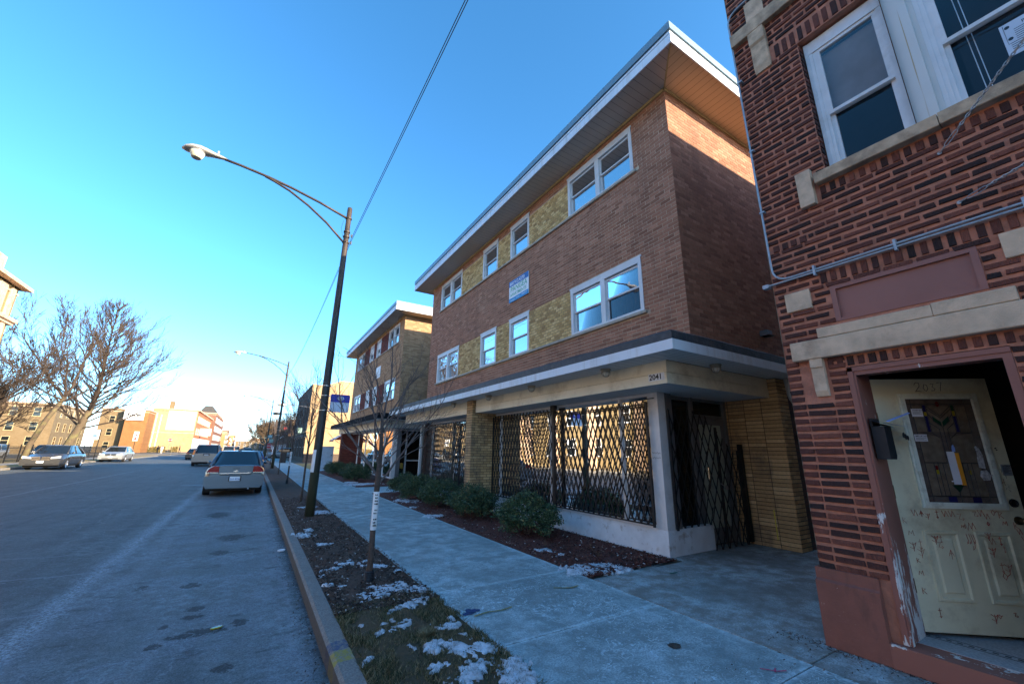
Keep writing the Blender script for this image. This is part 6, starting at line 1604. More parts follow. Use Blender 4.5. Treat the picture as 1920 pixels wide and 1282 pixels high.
# ================================================================= cars
def car(spec,label,body='car_silver',detail=True,group='cars on the street'):
    L,W,H=spec['L'],spec['W'],spec['H']; hw=W/2
    t=thing('parked_car',(0,0,0),label,'car',group)
    wb=spec['wheels']; rw=spec['rw']  # wheel y positions (front, rear) from rear=0..L ; local y forward
    ys=[]; n=46
    belt=spec['belt']; deck=spec['deck'] # functions of y/L
    b=MB(); N=9
    def arch(y):
        z=spec['zb']
        for wy in wb:
            d=abs(y-wy); r=rw+.055
            if d<r: z=max(z,rw+math.sqrt(max(0,r*r-d*d))*.98)
        return z
    ys=[0,.02,.06,.12,.2]+[.3+(L-.6)*i/40 for i in range(41)]+[L-.2,L-.12,L-.06,L-.02,L]
    for wy in wb: ys+= [wy-rw-.056,wy+rw+.056,wy-rw*.98,wy+rw*.98]
    ys=sorted(ys)
    for y in ys:
        e=min(y,L-y); k=min(1,e/.55); nar=1-.16*(1-k)**2.2; 
        if e<.02: nar-=.03
        w=hw*nar; zb=arch(y) ; zend=spec['zb']+(.12*(1-min(1,e/.35))); zb=max(zb,zend)
        zs=belt(y/L); zd=deck(y/L)
        zd=zd-(.10*(1-min(1,e/.10))**2); zs=min(zs,zd-.01)
        zm=(spec['zb']+zs)/2
        ring=[(0,zb+.02),(w*.90,zb),(w*.985,max(zb+.02,zm-.12)),(w,max(zb+.04,zm+.02)),(w*.985,max(zb+.06,zs-.10)),(w*.94,zs),(w*.84,zs+(zd-zs)*.72),(w*.45,zd-.005),(0,zd)]
        for (x,z) in ring: b.v.append((x,y,z))
    K=len(ys)
    for i in range(K-1):
        for j in range(N-1): b.face((i*N+j,i*N+j+1,(i+1)*N+j+1,(i+1)*N+j))
    b.face(list(range(N))); b.face([(K-1)*N+j for j in range(N)][::-1])
    # mirror
    nv=len(b.v); b.v+=[(-x,y,z) for x,y,z in b.v[:nv]]
    for f in list(b.f): b.face([nv+i for i in f][::-1])
    bo=b.build('body',M[body],t,smooth=True)
    md=bo.modifiers.new('e','EDGE_SPLIT'); md.split_angle=R(38)
    # greenhouse
    rb,rt,ft,fb=spec['cab'] # rear base y, rear top y, front top y, front base y
    zc=spec['zc']; zr=H-.03; wb_=hw*.90; wt=hw*.70
    def gring(f,ins=0):
        pass
    g=MB(); rows=[]
    M_=8
    def crow(s):
        # s 0..1 from base to top
        ya=rb+(rt-rb)*s; yb=fb+(ft-fb)*s; w=wb_+(wt-wb_)*(s**.85); z=zc+(zr-zc)*s
        pts=[]
        bow=.10
        for k in range(7): # rear edge
            u=-1+2*k/6; pts.append((u*w*.93,ya-bow*(1-u*u)*.6+.02,z))
        for k in range(1,8):
            q=k/8; pts.append((w*(1.0),ya+(yb-ya)*q,z))
        for k in range(7):
            u=1-2*k/6; pts.append((u*w*.93,yb+bow*(1-u*u)*1.2-.02,z))
        for k in range(1,8):
            q=k/8; pts.append((-w,yb+(ya-yb)*q,z))
        return pts
    S=[0,.25,.5,.75,1.0]; R_=[crow(s) for s in S]; n_=len(R_[0])
    for r in R_: g.v+=r
    for i in range(len(S)-1):
        for k in range(n_): k2=(k+1)%n_; g.face((i*n_+k,i*n_+k2,(i+1)*n_+k2,(i+1)*n_+k))
    g.build('window',M['glass_dark'],t,smooth=True)
    r=MB()
    top=crow(1.0); 
    for (sc,z) in ((1.03,zr-.035),(1.02,zr),(.93,zr+.022),(.6,zr+.036)):
        cy=(rt+ft)/2; r.v+=[(x*sc,cy+(y-cy)*sc,z) for x,y,_ in top]
    for i in range(3):
        for k in range(n_): k2=(k+1)%n_; r.face((i*n_+k,i*n_+k2,(i+1)*n_+k2,(i+1)*n_+k))
    r.face([3*n_+k for k in range(n_)])
    # pillars
    for sx in (-1,1):
        for (y0_,y1_,w0) in ((rb,rt,.10),(fb,ft,.06)):
            d=.03 if y0_==rb else -.03
            r.tube([(sx*(wb_*.965),y0_+d,zc-.02),(sx*(wb_+(wt-wb_)*.5)*.975,(y0_+y1_)/2+d,(zc+zr)/2),(sx*wt*.97,y1_+d,zr)],[w0*.75,w0*.6,w0*.55],6)
        for q in ((.42,.5) if spec.get('doors',True) else ()):
            ym=rb+(fb-rb)*q; ymt=rt+(ft-rt)*q
            if q==.5: r.tube([(sx*wb_*1.0,ym,zc),(sx*wt*1.0,ymt,zr)],.028,5)
        if spec.get('van'):
            r.tube([(sx*wb_,rb+(fb-rb)*.25,zc),(sx*wt,rt+(ft-rt)*.25,zr)],.035,5); 
    r.build('roof',M[body],t,smooth=True)
    if spec.get('van'):
        q=MB()
        for sx in (-1,1): q.tube([(sx*wt*.9,rt+.1,zr+.07),(sx*wt*.9,ft-.2,zr+.07)],.018,5)
        q.build('roof_rack',M['black_plastic'],t)
    # wheels
    for wy in wb:
        for sx in (-1,1):
            q=MB(); x0,x1=sx*(hw-.22),sx*(hw-.012)
            pr=[(rw-.11,x0),(rw-.01,x0),(rw,x0+sx*.03),(rw,x1-sx*.03),(rw-.015,x1),(rw-.10,x1)]
            q.lathe(pr,(0,wy,rw),22,'x',cap=False); q.lathe([(rw-.1,x0+sx*.01),(.001,x0+sx*.01)],(0,wy,rw),22,'x',cap=False)
            wo=q.build('wheel',M['tyre'],t,smooth=False)
            q=MB(); q.lathe([(rw-.10,x1-sx*.004),(rw-.115,x1-sx*.03),(rw-.12,x1-sx*.05),(.001,x1-sx*.06)],(0,wy,rw),22,'x',cap=False)
            for k in range(9):
                a=2*PI*k/9; ca,sa=math.cos(a),math.sin(a)
                q.tube([(x1-sx*.02,wy+.04*ca,rw+.04*sa),(x1-sx*.012,wy+(rw-.12)*ca,rw+(rw-.12)*sa)],.016,4)
            q.lathe([(.05,x1-sx*.03),(.04,x1-sx*.005),(.001,x1-sx*.004)],(0,wy,rw),10,'x',cap=False)
            q.build('rim',M['rim'],wo)
    q=MB(); q.box(-hw*.86,hw*.86,.25,L-.25,.17,spec['zb']+.12); 
    for wy in wb: q.box(-hw*.95,-hw*.55,wy-rw-.03,wy+rw+.03,.3,rw*2+.06) ; q.box(hw*.55,hw*.95,wy-rw-.03,wy+rw+.03,.3,rw*2+.06)
    q.build('underbody',M['under'],t)
    # mirrors
    for sx in (-1,1):
        q=MB(); st=len(q.v); q.lathe([(.001,-.06),(.06,-.04),(.075,.02),(.06,.06),(.001,.065)],(0,0,0),10,'y'); q.xform(Matrix.Translation((sx*(hw+.07),fb-.38,zc+.04)),st); q.tube([(sx*(hw-.12),fb-.35,zc-.02),(sx*(hw+.05),fb-.36,zc+.02)],.02,5)
        q.build('mirror',M[body],t,smooth=True)
    return t
def sm(a,b,x):
    x=max(0,min(1,(x-a)/(b-a))); return x*x*(3-2*x)
sedan=dict(L=5.05,W=1.85,H=1.48,zb=.26,wheels=(1.05,3.86),rw=.33,cab=(.62,1.45,2.95,3.80),zc=.97,
  belt=lambda s:.86+.03*sm(0,.3,s)-.20*sm(.72,1,s), deck=lambda s:1.03-.02*sm(0,.1,s)-.03*sm(.6,.75,s)-.20*sm(.76,1.0,s))
van=dict(L=4.8,W=1.95,H=1.72,zb=.28,wheels=(1.0,3.9),rw=.34,cab=(.10,.50,2.9,4.05),zc=1.02,van=True,
  belt=lambda s:.95-.15*sm(.75,1,s), deck=lambda s:1.06-.25*sm(.80,1.0,s))
suv=dict(L=4.7,W=1.88,H=1.75,zb=.34,wheels=(.9,3.7),rw=.37,cab=(.15,.45,2.8,3.5),zc=1.05,
  belt=lambda s:1.0-.08*sm(.75,1,s), deck=lambda s:1.08-.12*sm(.72,1.0,s))
def yq(b,x0,x1,z0,z1,y,d=.01): b.box(x0,x1,y-d,y,z0,z1)
def rear_sedan(t,body):
    # all local, rear faces -y at y=0
    q=MB(); 
    b=MB()
    for sx in (-1,1):
        b.prism([(sx*.50,.79),(sx*.52,.98),(sx*.66,.99),(sx*.80,.90),(sx*.86,.78)] if sx<0 else [(.50,.79),(.86,.78),(.80,.90),(.66,.99),(.52,.98)],-.035,.12,'y')
    b.build('tail_light',M['tail'],t)
    b=MB()
    for sx in (-1,1): b.box(sx*.52,sx*.84,-.038,-.02,.765,.79)
    b.box(-.48,.42,-.035,.0,.735,.765); b.build('chrome_strip',M['chrome'],t)
    b=MB(); b.prism([(-.50,.99),(-.50,.80),(-.44,.715),(.44,.715),(.50,.80),(.50,.99)][::-1],-.024,.05,'y'); b.build('trunk_lid',M[body],t)
    b=MB(); b.prism([(-.53,1.0),(-.53,.79),(-.46,.690),(.46,.690),(.53,.79),(.53,1.0),(.515,1.0),(.515,.80),(.45,.705),(-.45,.705),(-.515,.80),(-.515,1.0)][::-1],-.018,.02,'y')
    b.box(-.44,.44,-.02,.02,.688,.715); b.build('trunk_gap',M['black_plastic'],t)
    b=MB(); b.prism([(-.85,.33),(.85,.33),(.90,.45),(.89,.66),(.5,.69),(-.5,.69),(-.89,.66),(-.90,.45)],-.05,.10,'y'); b.build('bumper',M[body],t)
    b=MB(); b.prism([(-.80,.27),(.80,.27),(.87,.40),(-.87,.40)],-.056,.10,'y'); b.build('bumper_valance',M[body],t)
    b=MB(); b.box(-.19,.19,-.062,-.05,.49,.66); b.build('plate_frame',M['black_plastic'],t)
    b=MB(); b.box(-.155,.155,-.066,-.062,.505,.645); p=b.build('licence_plate',M['white_paint'],t)
    b=MB(); b.text('Z63 8726',TM((-.15,-.068,.535),(1,0,0),(0,0,1)),.078); b.build('plate_number',M['sign_blue'],t)
    b=MB(); b.box(-.10,.10,-.03,-.02,.90,.915); b.build('keyhole_slot',M['black_plastic'],t)
    b=MB(); b.prism([(-.075,.83),(-.03,.833),(-.025,.85),(.03,.85),(.035,.833),(.085,.83),(.075,.81),(.03,.808),(.025,.795),(-.03,.795),(-.035,.808),(-.085,.81)][::-1],-.036,-.024,'y'); b.build('emblem',M['chrome'],t)
    b=MB(); b.box(.36,.46,-.03,-.02,.765,.782); b.build('badge',M['chrome'],t)
    b=MB(); b.tube([(.45,-.02,.24),(.45,.3,.26)],.03,8); b.build('exhaust',M['chrome'],t)
    b=MB()
    for sx in (-1,1): b.lathe([(.001,-.02),(.09,-.01),(.11,.05),(.09,.10)],(sx*.36,1.25,1.05),8)
    b.build('headrest',M['black_plastic'],t)
    b=MB(); b.box(-.06,.06,1.55,1.62,1.47,1.5); b.build('antenna',M['black_plastic'],t)
C0=car(sedan,'silver sedan parked at the near kerb, rear toward the viewer','car_silver'); rear_sedan(C0,'car_silver'); C0.location=(-.42,18.45,ROADZ); C0.rotation_euler=(0,0,R(1.0)); C0.scale=(1.02,1.03,1.06)
C1=car(van,'beige silver minivan driving ahead in the middle lane with its brake lights','car_beige'); C1.name='minivan'; C1['category']='minivan'; C1.location=(-3.6,47.5,ROADZ); C1.scale=(1.1,1.1,1.12)
b=MB()
for sx in (-1,1): b.prism([(sx*.80,.92),(sx*.93,.90),(sx*.90,1.25),(sx*.80,1.30)] if sx>0 else [(sx*.93,.90),(sx*.80,.92),(sx*.80,1.30),(sx*.90,1.25)],-.05,.15,'y')
b.build('tail_light',M['amber_lens'],C1,local=True)
b=MB(); b.prism([(-.88,.30),(.88,.30),(.94,.5),(.92,.70),(-.92,.70),(-.94,.5)],-.09,.1,'y'); b.build('bumper',M['car_beige'],C1,local=True)
b=MB(); b.box(-.8,.8,-.05,.1,.71,1.02); b.build('tailgate',M['car_beige'],C1,local=True)
b=MB(); b.box(-.22,.22,-.07,-.05,.85,1.0); b.build('plate_frame',M['black_plastic'],C1,local=True)
b=MB(); b.box(-.15,.15,-.075,-.07,.86,.95); b.build('licence_plate',M['conduit'],C1,local=True)
b=MB(); b.box(-.18,.18,.40,.47,1.66,1.71); b.build('brake_light',M['tail'],C1,local=True)
b=MB(); b.box(-.9,.9,-.092,-.085,.30,.36); b.build('bumper_trim',M['black_plastic'],C1,local=True)
C2=car(sedan,'dark blue sedan parked in front of the silver sedan at the near kerb','car_blue'); rear_sedan(C2,'car_blue'); C2.location=(-.15,30.3,ROADZ)
def front_sedan(t,body,grille='chrome'):
    L=5.05
    b=MB(); 
    for sx in (-1,1): b.prism([(sx*.42,.66),(sx*.44,.76),(sx*.84,.84),(sx*.86,.70)][::(1 if sx<0 else -1)],L-.14,L+.02,'y')
    b.build('headlight',M['headlamp'],t,local=True)
    b=MB(); b.prism([(-.88,.28),(.88,.28),(.90,.62),(.4,.66),(-.4,.66),(-.90,.62)],L-.12,L+.035,'y'); b.build('bumper',M[body],t,local=True)
    b=MB()
    for sx in (-1,1):
        for k in range(8): x=sx*(.06+k*.045); b.box(x-.009,x+.009,L+.0,L+.045,.60,.76+.0*k)
        b.box(sx*.04,sx*.42,L,L+.05,.755,.775); b.box(sx*.04,sx*.42,L,L+.05,.585,.60)
    b.build('grille',M[grille],t,local=True)
    b=MB(); b.box(-.16,.16,L+.04,L+.05,.42,.54); b.build('licence_plate',M['white_paint'],t,local=True)
    b=MB(); b.box(-.6,.6,L+.03,L+.042,.31,.38); b.build('air_intake',M['black_plastic'],t,local=True)
C3=car(sedan,'dark metallic sedan with a toothed chrome grille parked on the far left kerb','car_steel'); front_sedan(C3,'car_steel'); C3.scale=(1.12,1.10,1.15); C3.location=(-12.7,48.4,ROADZ); C3.rotation_euler=(0,0,PI)
C4=car(sedan,'silver white sedan parked on the far kerb behind the dark sedan','car_white'); front_sedan(C4,'car_white','black_plastic'); C4.scale=(1.1,1.1,1.12); C4.location=(-13.1,67.2,ROADZ); C4.rotation_euler=(0,0,PI)
def place(src,x,y,rz,label,body=None,name=None):
    c=copy_tree(src); c.location=(x,y,ROADZ); c.rotation_euler=(0,0,rz); c['label']=label
    if name: c.name=name
    if body:
        for ch in list(c.children):
            if any(ch.name.startswith(k) for k in ('body','roof','mirror','bumper','trunk_lid','tailgate')) and ch.data:
                for i in range(1): 
                    ch.data=ch.data.copy(); ch.data.materials[0]=M[body]
    return c
place(C2,-6.9,72,0,'black car just left of the beige minivan','car_black','moving_car')
place(C1,-4.0,95,0,'white minivan far down the street, left of the silver sedan roof','car_white','minivan')
place(C4,-8.8,112,PI,'far grey car coming down the street','car_grey','moving_car')
place(C4,-1.2,120,0,'far black car at the right kerb','car_black','parked_car')
place(C1,-4.2,135,0,'far silver van in the middle of the street','car_silver','minivan')
place(C4,-8.6,150,PI,'farthest white car coming toward the viewer','car_white','moving_car')
place(C2,-1.3,152,0,'farthest dark red car near the right kerb','car_red','parked_car')
S0=car(suv,'dark sport utility vehicle parked on the lot behind the silver white sedan','car_black'); S0.name='parked_suv'; S0.location=(-23.5,84,-.15); S0.rotation_euler=(0,0,PI-.2)
b=MB(); 
for sx in (-1,1): b.box(sx*.55,sx*.85,4.62,4.74,.75,.95)
b.build('headlight',M['headlamp'],S0,local=True)
b=MB(); b.box(-.5,.5,4.68,4.74,.7,.92); b.build('grille',M['chrome'],S0,local=True)
c=place(S0,-27.5,80,PI-.1,'white van-like vehicle parked behind the blue and white parking sign','car_white','parked_suv')
c=place(C4,-27,60,PI*.5,'blue grey car parked behind the iron fence, left of the leaning tree','car_grey','parked_car')
c=place(S0,-24,66,PI*.55,'dark blue vehicle parked behind the fence between the two trees','car_blue','parked_suv')
c=place(S0,6.6,77.5,PI*.5,'white vehicle stopped on the side street to the right','car_white','parked_suv')
# ================================================================= people
def person(x,y,label,rz=0,top='cloth_dark',legs='cloth_dark',step=.15,h=1.75):
    t=thing('person',(x,y,0),label,'person'); s=h/1.75
    V=[(0,0,.95),(0,0,1.15),(0,0,1.38),(0,0,1.50),(0,.01,1.58),(0,.01,1.70),(.10,0,.90),(.11,step*.5,.50),(.11,-step*.2,.08),(.11,step*.4,.03),(-.10,0,.90),(-.11,-step*.6,.50),(-.11,-step,.08),(-.11,-step*.5,.03),(.19,0,1.42),(.25,-.04,1.15),(.22,.08,.92),(.22,.10,.84),(-.19,0,1.42),(-.25,.03,1.15),(-.20,.14,.98),(-.18,.18,.92)]
    Eg=[(0,1),(1,2),(2,3),(3,4),(4,5),(0,6),(6,7),(7,8),(8,9),(0,10),(10,11),(11,12),(12,13),(2,14),(14,15),(15,16),(16,17),(2,18),(18,19),(19,20),(20,21)]
    Rr=[.15,.14,.17,.06,.075,.09,.10,.07,.045,.04,.10,.07,.045,.04,.075,.05,.04,.035,.075,.05,.04,.035]
    me=bpy.data.meshes.new('person_body'); me.from_pydata([(a*s,b_*s,c*s) for a,b_,c in V],Eg,[]); o=bpy.data.objects.new('body',me); COL.objects.link(o); o.parent=t
    me.materials.append(M[top])
    sk=o.modifiers.new('s','SKIN'); me.skin_vertices[0].data[0].use_root=True
    for i,r in enumerate(Rr): me.skin_vertices[0].data[i].radius=(r*s,r*s*.8)
    sb=o.modifiers.new('d','SUBSURF'); sb.levels=1; sb.render_levels=1
    hd=MB(); hd.lathe([(.001,1.54*s),(.06*s,1.56*s),(.085*s,1.64*s),(.08*s,1.72*s),(.04*s,1.77*s),(.001,1.78*s)],(0,.012,0),10); hd.build('face',M['skin'],t,smooth=True,local=True)
    hd=MB(); hd.lathe([(.10*s,1.66*s),(.098*s,1.72*s),(.06*s,1.79*s),(.001,1.80*s)],(0,.0,0),10); hd.build('hat',M[legs],t,smooth=True,local=True)
    t.rotation_euler=(0,0,rz); return t
person(-17.2,119,'person in dark clothes with a white top standing left of the stop sign',.4,'cloth_white','cloth_dark')
person(-15.9,134,'person in black walking on the far corner by the big brick wall',2.0,'cloth_dark','cloth_blue',.25)
person(-18.8,125,'person in dark clothing half hidden by the bushes at the brick wall',1.0,'cloth_dark')
# ================================================================= block C (two storeys, beyond the tan block)
def block_c():
    x0,x1,y0,y1,h=4.9,14,52.5,71,8.8
    t=thing('brick_building',(x0,y0,0),'two-storey dark brick corner building with a bright buff side wall beyond the tan block','building')
    b=MB(); holes=[(y0+1.2+i*3.1,y0+2.9+i*3.1,4.5,6.6) for i in range(6)]+[(y0+.8+i*3.8,y0+3.6+i*3.8,.5,2.9) for i in range(5)]
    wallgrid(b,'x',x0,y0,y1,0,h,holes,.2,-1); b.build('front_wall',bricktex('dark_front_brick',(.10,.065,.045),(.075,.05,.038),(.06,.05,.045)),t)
    for a,e,c,d in holes:
        f=MB(); f.box(x0+.08,x0+.14,a,a+.08,c,d); f.box(x0+.08,x0+.14,e-.08,e,c,d); f.box(x0+.08,x0+.14,a+.08,e-.08,d-.08,d); f.box(x0+.08,x0+.14,a+.08,e-.08,(c+d)/2-.03,(c+d)/2+.03); w=f.build('window',M['grey_metal'],t)
        f=MB(); f.quad((x0+.12,a,c),(x0+.12,e,c),(x0+.12,e,d),(x0+.12,a,d)); f.build('pane',M['glass_dark'],w)
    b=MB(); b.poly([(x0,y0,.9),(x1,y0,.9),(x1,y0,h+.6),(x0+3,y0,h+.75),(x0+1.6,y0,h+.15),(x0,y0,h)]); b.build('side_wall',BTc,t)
    b=MB(); b.box(x0+.01,x1,y0-.06,y0-.002,0,.95); b.build('plinth',bricktex('plinth_brick',(.14,.10,.08),(.11,.08,.065),(.09,.08,.07),axis='y'),t)
    b=MB(); b.quad((x0,y1,0),(x1,y1,0),(x1,y1,h),(x0,y1,h)); b.quad((x1,y0,0),(x1,y1,0),(x1,y1,h),(x1,y0,h)); b.build('rear_wall',BT['brn'],t)
    b=MB(); b.box(x0+.1,x1,y0+.1,y1,h-.3,h-.2); b.build('roof',M['roof'],t)
    b=MB(); b.box(x0-.06,x0+.2,y0,y1,h,h+.14); b.box(x0-.10,x0+.02,y0+.0,y1,3.3,3.5); b.box(x0-.03,x0+.45,y0-.05,y0+.0,.95,h+.1); b.build('cornice',BTc,t)
    b=MB()
    for i in range(4): b.box(x0-.35,x0-.02,y0+3+i*4,y0+3.4+i*4,2.9,3.15)
    b.build('gooseneck_lamp',M['grey_metal'],t)
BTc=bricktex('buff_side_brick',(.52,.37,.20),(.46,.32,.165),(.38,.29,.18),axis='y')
block_c()
simple_block('brick_building',16,34,46,74,9,[BT['brn']],'brown brick building set back behind the corner building')
# right side beyond the side street
simple_block('brick_building',9,24,86,112,7,[BT['yel']],'yellow brick shop building beyond the side street on the right',face='ws',floors=2)
simple_block('brick_building',7,24,120,160,8.5,[BT['brn']],'long brown building behind the row of tan trees',face='ws',floors=2)
simple_block('brick_building',7,24,165,230,7.5,[BT['red']],'low red building farther along the right side',face='ws',floors=2)
simple_block('brick_building',7,24,240,420,8.5,[BT['brn']],'distant brown row at the right end of the street',face='ws',floors=2,gap=8)
# ---------------- left side
t=simple_block('brick_building',-34,-16.9,12,44,12.9,[BT['cream']],'tall cream brick building with white pilasters and a heavy cornice at the left edge',face='e',floors=4,gap=3.4,z0=1.2)
b=MB()
for y in (12.1,18,24,30,36,41.2,42.9): b.box(-16.92,-16.75,y,y+(1.0 if y!=42.9 else .5),.0,12.7)
b.build('pilaster',M['limestone'],t)
b=MB(); b.box(-34.1,-16.5,11.7,44.25,10.3,10.55); b.box(-34,-16.65,11.8,44.15,10.1,10.3); b.box(-34.1,-16.3,11.6,44.4,12.9,13.15); b.box(-19,-16.6,38,40.5,13.15,14.2); b.build('cornice',M['limestone'],t)
simple_block('brick_building',-34,-17.6,-40,8,9,[BT['yel']],'yellow brick building across the street behind the camera',face='e',floors=3)
# set-back row behind the lot
simple_block('brick_building',-60,-40,60,84,5.2,[BT['redy']],'low red brick building with a red awning behind the parking lot',face='es',floors=1,gap=3)
t=thing('awning',(-39,70,0),'long red awning behind the iron fence at far left','awning')
b=MB(); b.prism([(-40,3.0),(-38.2,2.2),(-38.2,2.0),(-40,2.0)],62,78,'y'); b.build('cover',M['st_red'],t)
simple_block('brick_building',-44,-33,112,130,9.0,[BT['yely']],'yellow brick flats behind the biggest tree',face='es',floors=3,frame='trim_yellow',gap=3.0,z0=1.5)
simple_block('brick_building',-64,-50,88,100,6.0,[BT['yely']],'pale two-storey house set back at the far left',face='es',floors=2)
t=simple_block('brick_building',-28.4,-24.1,138,146,10.4,[BT['orng']],'narrow orange brick building carrying a white billboard',wins=False,face='')
t=simple_block('brick_building',-33.5,-28.9,140,150,10.5,[BT['yely']],'yellow brick porch building left of the orange wall',face='s',gap=2.2,floors=3,frame='trim_yellow')
t=thing('billboard',(-26,137.5,9),'white billboard with black script lettering on top of the orange brick building','billboard')
b=MB(); b.box(-28.7,-24.9,137.5,137.8,7.9,10.6); b.build('panel',M['white_paint'],t)
b=MB(); b.text('Sister',TM((-28.3,137.45,8.75),(1,0,.04),(.25,0,1)),1.35,0,.03); b.tube([(-28.3,137.45,8.5),(-27,137.45,8.35),(-25.4,137.45,8.6)],.09,4); b.build('lettering',M['ink'],t)
# big building with ghost sign
x0,x1,y0,y1,h=-27.7,-16.6,163,215,12.8
t=thing('brick_building',(x0,y0,0),'three-storey brick corner building with a large faded white wall sign','building')
b=MB(); b.quad((x0,y0,0),(x1,y0,0),(x1,y0,h),(x0,y0,h)); b.build('side_wall',bricktex('ghost_sign_brick',(.44,.31,.17),(.39,.27,.14),(.34,.26,.17),axis='y',scale=2.5),t)
b=MB(); b.box(x1-7.3,x1-.3,y0-.03,y0-.005,6.5,12.4); b.build('painted_sign',plain('faded_white_paint',(.46,.41,.34),.8,var=.12,vscale=1.2,dirt=((.36,.27,.17),.9,.6)),t)
b=MB(); b.box(x0,x1,y0-.12,y0,5.6,5.8); b.box(x0-.1,x1+.25,y0-.2,y0+.3,h,h+.2); b.box(x1,x1+.35,y0,y1,h-.2,h+.2); b.build('cornice',M['limestone'],t)
b=MB(); b.box(x0+1.1,x0+1.28,y0-.08,y0,.2,11.5); b.box(x0+2.2,x0+2.38,y0-.08,y0,.2,11); b.build('downpipe',M['white_paint'],t)
b=MB(); b.box(x0+3.3,x0+4.5,y0+2,y0+3,h,h+2.6); b.build('chimney',BT['yely'],t)
b=MB(); wallgrid(b,'x',x1,y0,y1,0,h); b.build('front_wall',bricktex('orange_front',(.46,.14,.06),(.40,.12,.05),(.3,.2,.12),scale=2),t)
for zz in (5.2,9.0):
    for i in range(9):
        f=MB(); yy=y0+2.4+i*5.2; f.box(x1,x1+.12,yy,yy+2.6,zz,zz+2.2); w=f.build('window',M['limestone'],t)
        f=MB(); f.box(x1+.12,x1+.14,yy+.2,yy+1.2,zz+.2,zz+2.0); f.box(x1+.12,x1+.14,yy+1.4,yy+2.4,zz+.2,zz+2.0); f.build('pane',M['glass_dark'],w)
b=MB(); b.box(x1,x1+.3,y0+.3,y1,.2,4.2); b.build('shopfront',M['white_paint'],t)
b=MB(); b.box(x0,x1,y0,y1,h-.6,h-.5); b.build('roof',M['roof'],t)
t=thing('shop_sign',(x1+1,y0+14,7),'white projecting shop sign on the front of the orange brick building','sign')
b=MB(); b.box(x1,x1+3.2,y0+14,y0+14.3,5.4,7.7); b.build('panel',M['white_paint'],t)
b=MB(); b.box(x1+.6,x1+2.6,y0+13.98,y0+14,6.1,6.5); b.build('lettering',M['pale_green'],t)
simple_block('brick_building',-30,-15.6,216,262,15.5,[BT['red']],'tall orange brick building with a peaked roof beyond the faded sign',face='es',floors=4,gap=4,ww=2,wh=2.2)
t=thing('pitched_roof',(-20,222,15),'dark peaked corner roof on the tall orange building','roof')
b=MB(); b.prism([(-22,15.8),(-15.4,15.8),(-17.6,18.6),(-20,18.6)],216,224,'y'); b.build('slates',M['roof'],t)
t=thing('antenna_mast',(-16,250,15),'thin lattice antenna mast on the distant roof','antenna')
b=MB()
for dx,dy in ((-.8,-.8),(.8,-.8),(0,.8)): b.tube([(-16+dx,250+dy,15),(-16+dx*.3,250+dy*.3,27)],.09,4)
for k in range(7): 
    s=1-.1*k; z=15+k*1.7; b.tube([(-16-.8*s,249.2,z),(-16+.8*s,249.2,z+1.7)],.06,4)
b.box(-17,-15,249.5,250.5,22,22.6); b.build('lattice',M['white_paint'],t)
rr=random.Random(8); y=266; i=0
names=['red','cream','yel','brn','orng','yel','cream','red']
desc=['distant red brick row house on the left','distant cream building on the left','distant yellow corner building on the left','distant brown building on the left','small distant orange building on the left','very distant yellow building on the left','very distant cream building on the left','most distant red building at the left end of the street']
for i in range(8):
    w_=rr.uniform(18,34); h_=rr.uniform(8,14); simple_block('brick_building',-30,-15.8+rr.uniform(-1,.5),y,y+w_,h_,[BT[names[i]]],desc[i],face='es',floors=3,gap=5,ww=2,wh=1.8); y+=w_+rr.uniform(1,8)
# closing the vista
vx=[(-14,20,430,7,'yel'),(-4,8,470,10,'brn'),(2,26,440,8,'cream'),(-60,-20,520,14,'red')]
for i,(a,e,yy,hh,c) in enumerate(vx):
    simple_block('brick_building',a,e,yy,yy+25,hh,[BT[c]],['distant yellow block closing the end of the street','distant brown block closing the end of the street','distant cream block at the right end of the street','distant red block at the left end of the street'][i],face='s',floors=3,gap=4,ww=1.6,wh=1.6)
# shrubs at the foot of the far walls
for i,(x0_,x1_,y_) in enumerate(((-25,-21,150),(-21,-19.5,160))):
    b=MB()
    for k in range(1500):
        x=rr.uniform(x0_,x1_); z=rr.random()**1.5*1.4; a=rr.uniform(0,PI); s=rr.uniform(.08,.2); yy=y_+rr.uniform(-.6,.6); b.rv=rr.random()
        b.quad((x,yy,z),(x+s*math.cos(a),yy+s*math.sin(a),z),(x+s*math.cos(a),yy,z+s),(x-.05,yy,z+s*1.2))
    tag(b.build('dry_bushes',chips('dry_bush',[(0,(.05,.045,.015)),(.6,(.16,.12,.04)),(1,(.30,.22,.10))]),rand=True),kind='stuff')
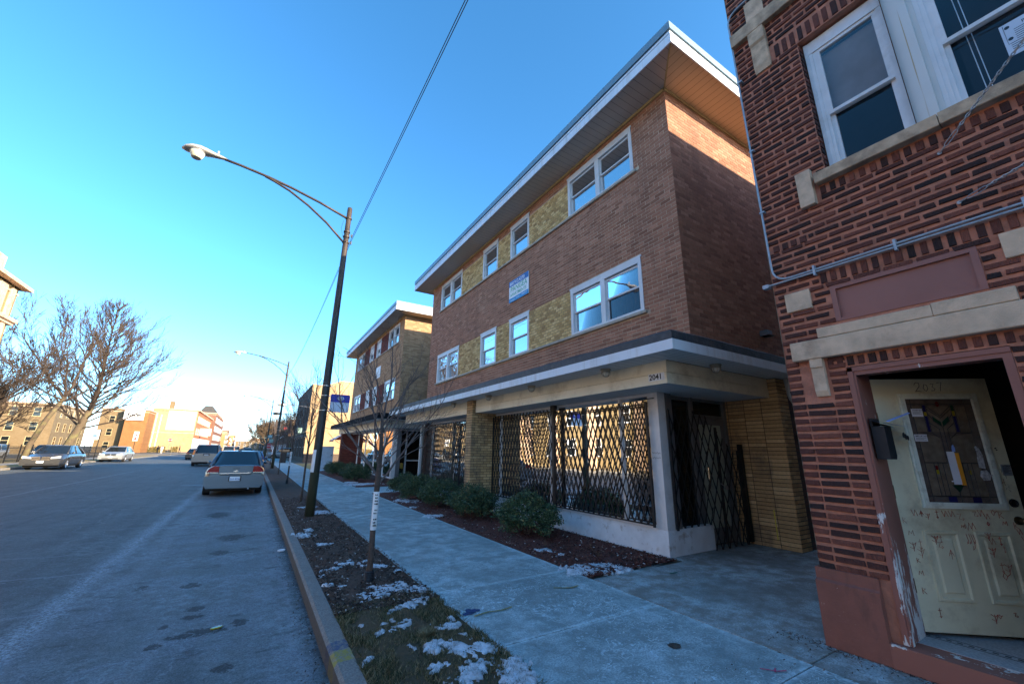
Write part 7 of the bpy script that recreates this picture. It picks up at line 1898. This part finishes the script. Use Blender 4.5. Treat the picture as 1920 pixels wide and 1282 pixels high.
# ================================================================= world, sun, camera
SUN_EL=16.0
dx,dy=2.0,-2.86   # toward the sun (horizontal): +x, -y
az=math.atan2(dx,dy)  # angle from +Y toward +X
w=bpy.data.worlds.new('World'); scene.world=w; w.use_nodes=True; nt=w.node_tree
bg=nt.nodes.get('Background') or nt.nodes.new('ShaderNodeBackground')
sky=nt.nodes.new('ShaderNodeTexSky'); sky.sky_type='NISHITA'; sky.sun_disc=False; sky.sun_elevation=R(SUN_EL); sky.sun_rotation=az; sky.altitude=200; sky.air_density=SKY['air']; sky.dust_density=SKY['dust']; sky.ozone_density=SKY['ozone']
hs=nt.nodes.new('ShaderNodeHueSaturation'); hs.inputs['Saturation'].default_value=SKY['sat']; hs.inputs['Hue'].default_value=SKY['hue']; nt.links.new(sky.outputs[0],hs.inputs['Color']); nt.links.new(hs.outputs[0],bg.inputs[0]); bg.inputs[1].default_value=SKY['str']
out=nt.nodes.get('World Output'); nt.links.new(bg.outputs[0],out.inputs[0])
sd=bpy.data.lights.new('sun','SUN'); sd.energy=SKY['sun']; sd.angle=R(.5); sd.color=(1.0,.80,.55)
so=bpy.data.objects.new('sun',sd); COL.objects.link(so); so.location=(20,-30,40)
d=Vector((dx,dy,0)).normalized()*math.cos(R(SUN_EL))+Vector((0,0,math.sin(R(SUN_EL))))
so.rotation_euler=d.to_track_quat('Z','Y').to_euler()
cam=bpy.data.cameras.new('camera'); co=bpy.data.objects.new('camera',cam); COL.objects.link(co); scene.camera=co
cam.sensor_width=36; cam.lens=753.8/1920*36; cam.clip_start=.05; cam.clip_end=4000
yaw,pitch,roll=0.552852,0.264382,0.012398
cy,sy_=math.cos(yaw),math.sin(yaw)
f=Vector((sy_*math.cos(pitch),cy*math.cos(pitch),math.sin(pitch))); r_=Vector((cy,-sy_,0)); u=r_.cross(f)
r2=r_*math.cos(roll)+u*math.sin(roll); u2=u*math.cos(roll)-r_*math.sin(roll)
m=Matrix(((r2.x,u2.x,-f.x,0),(r2.y,u2.y,-f.y,0),(r2.z,u2.z,-f.z,1.55),(0,0,0,1))); co.matrix_world=m
vs=scene.view_settings; vs.view_transform='Standard'; vs.look='None'; vs.exposure=SKY['exp']; vs.gamma=1
scene.render.engine='CYCLES'
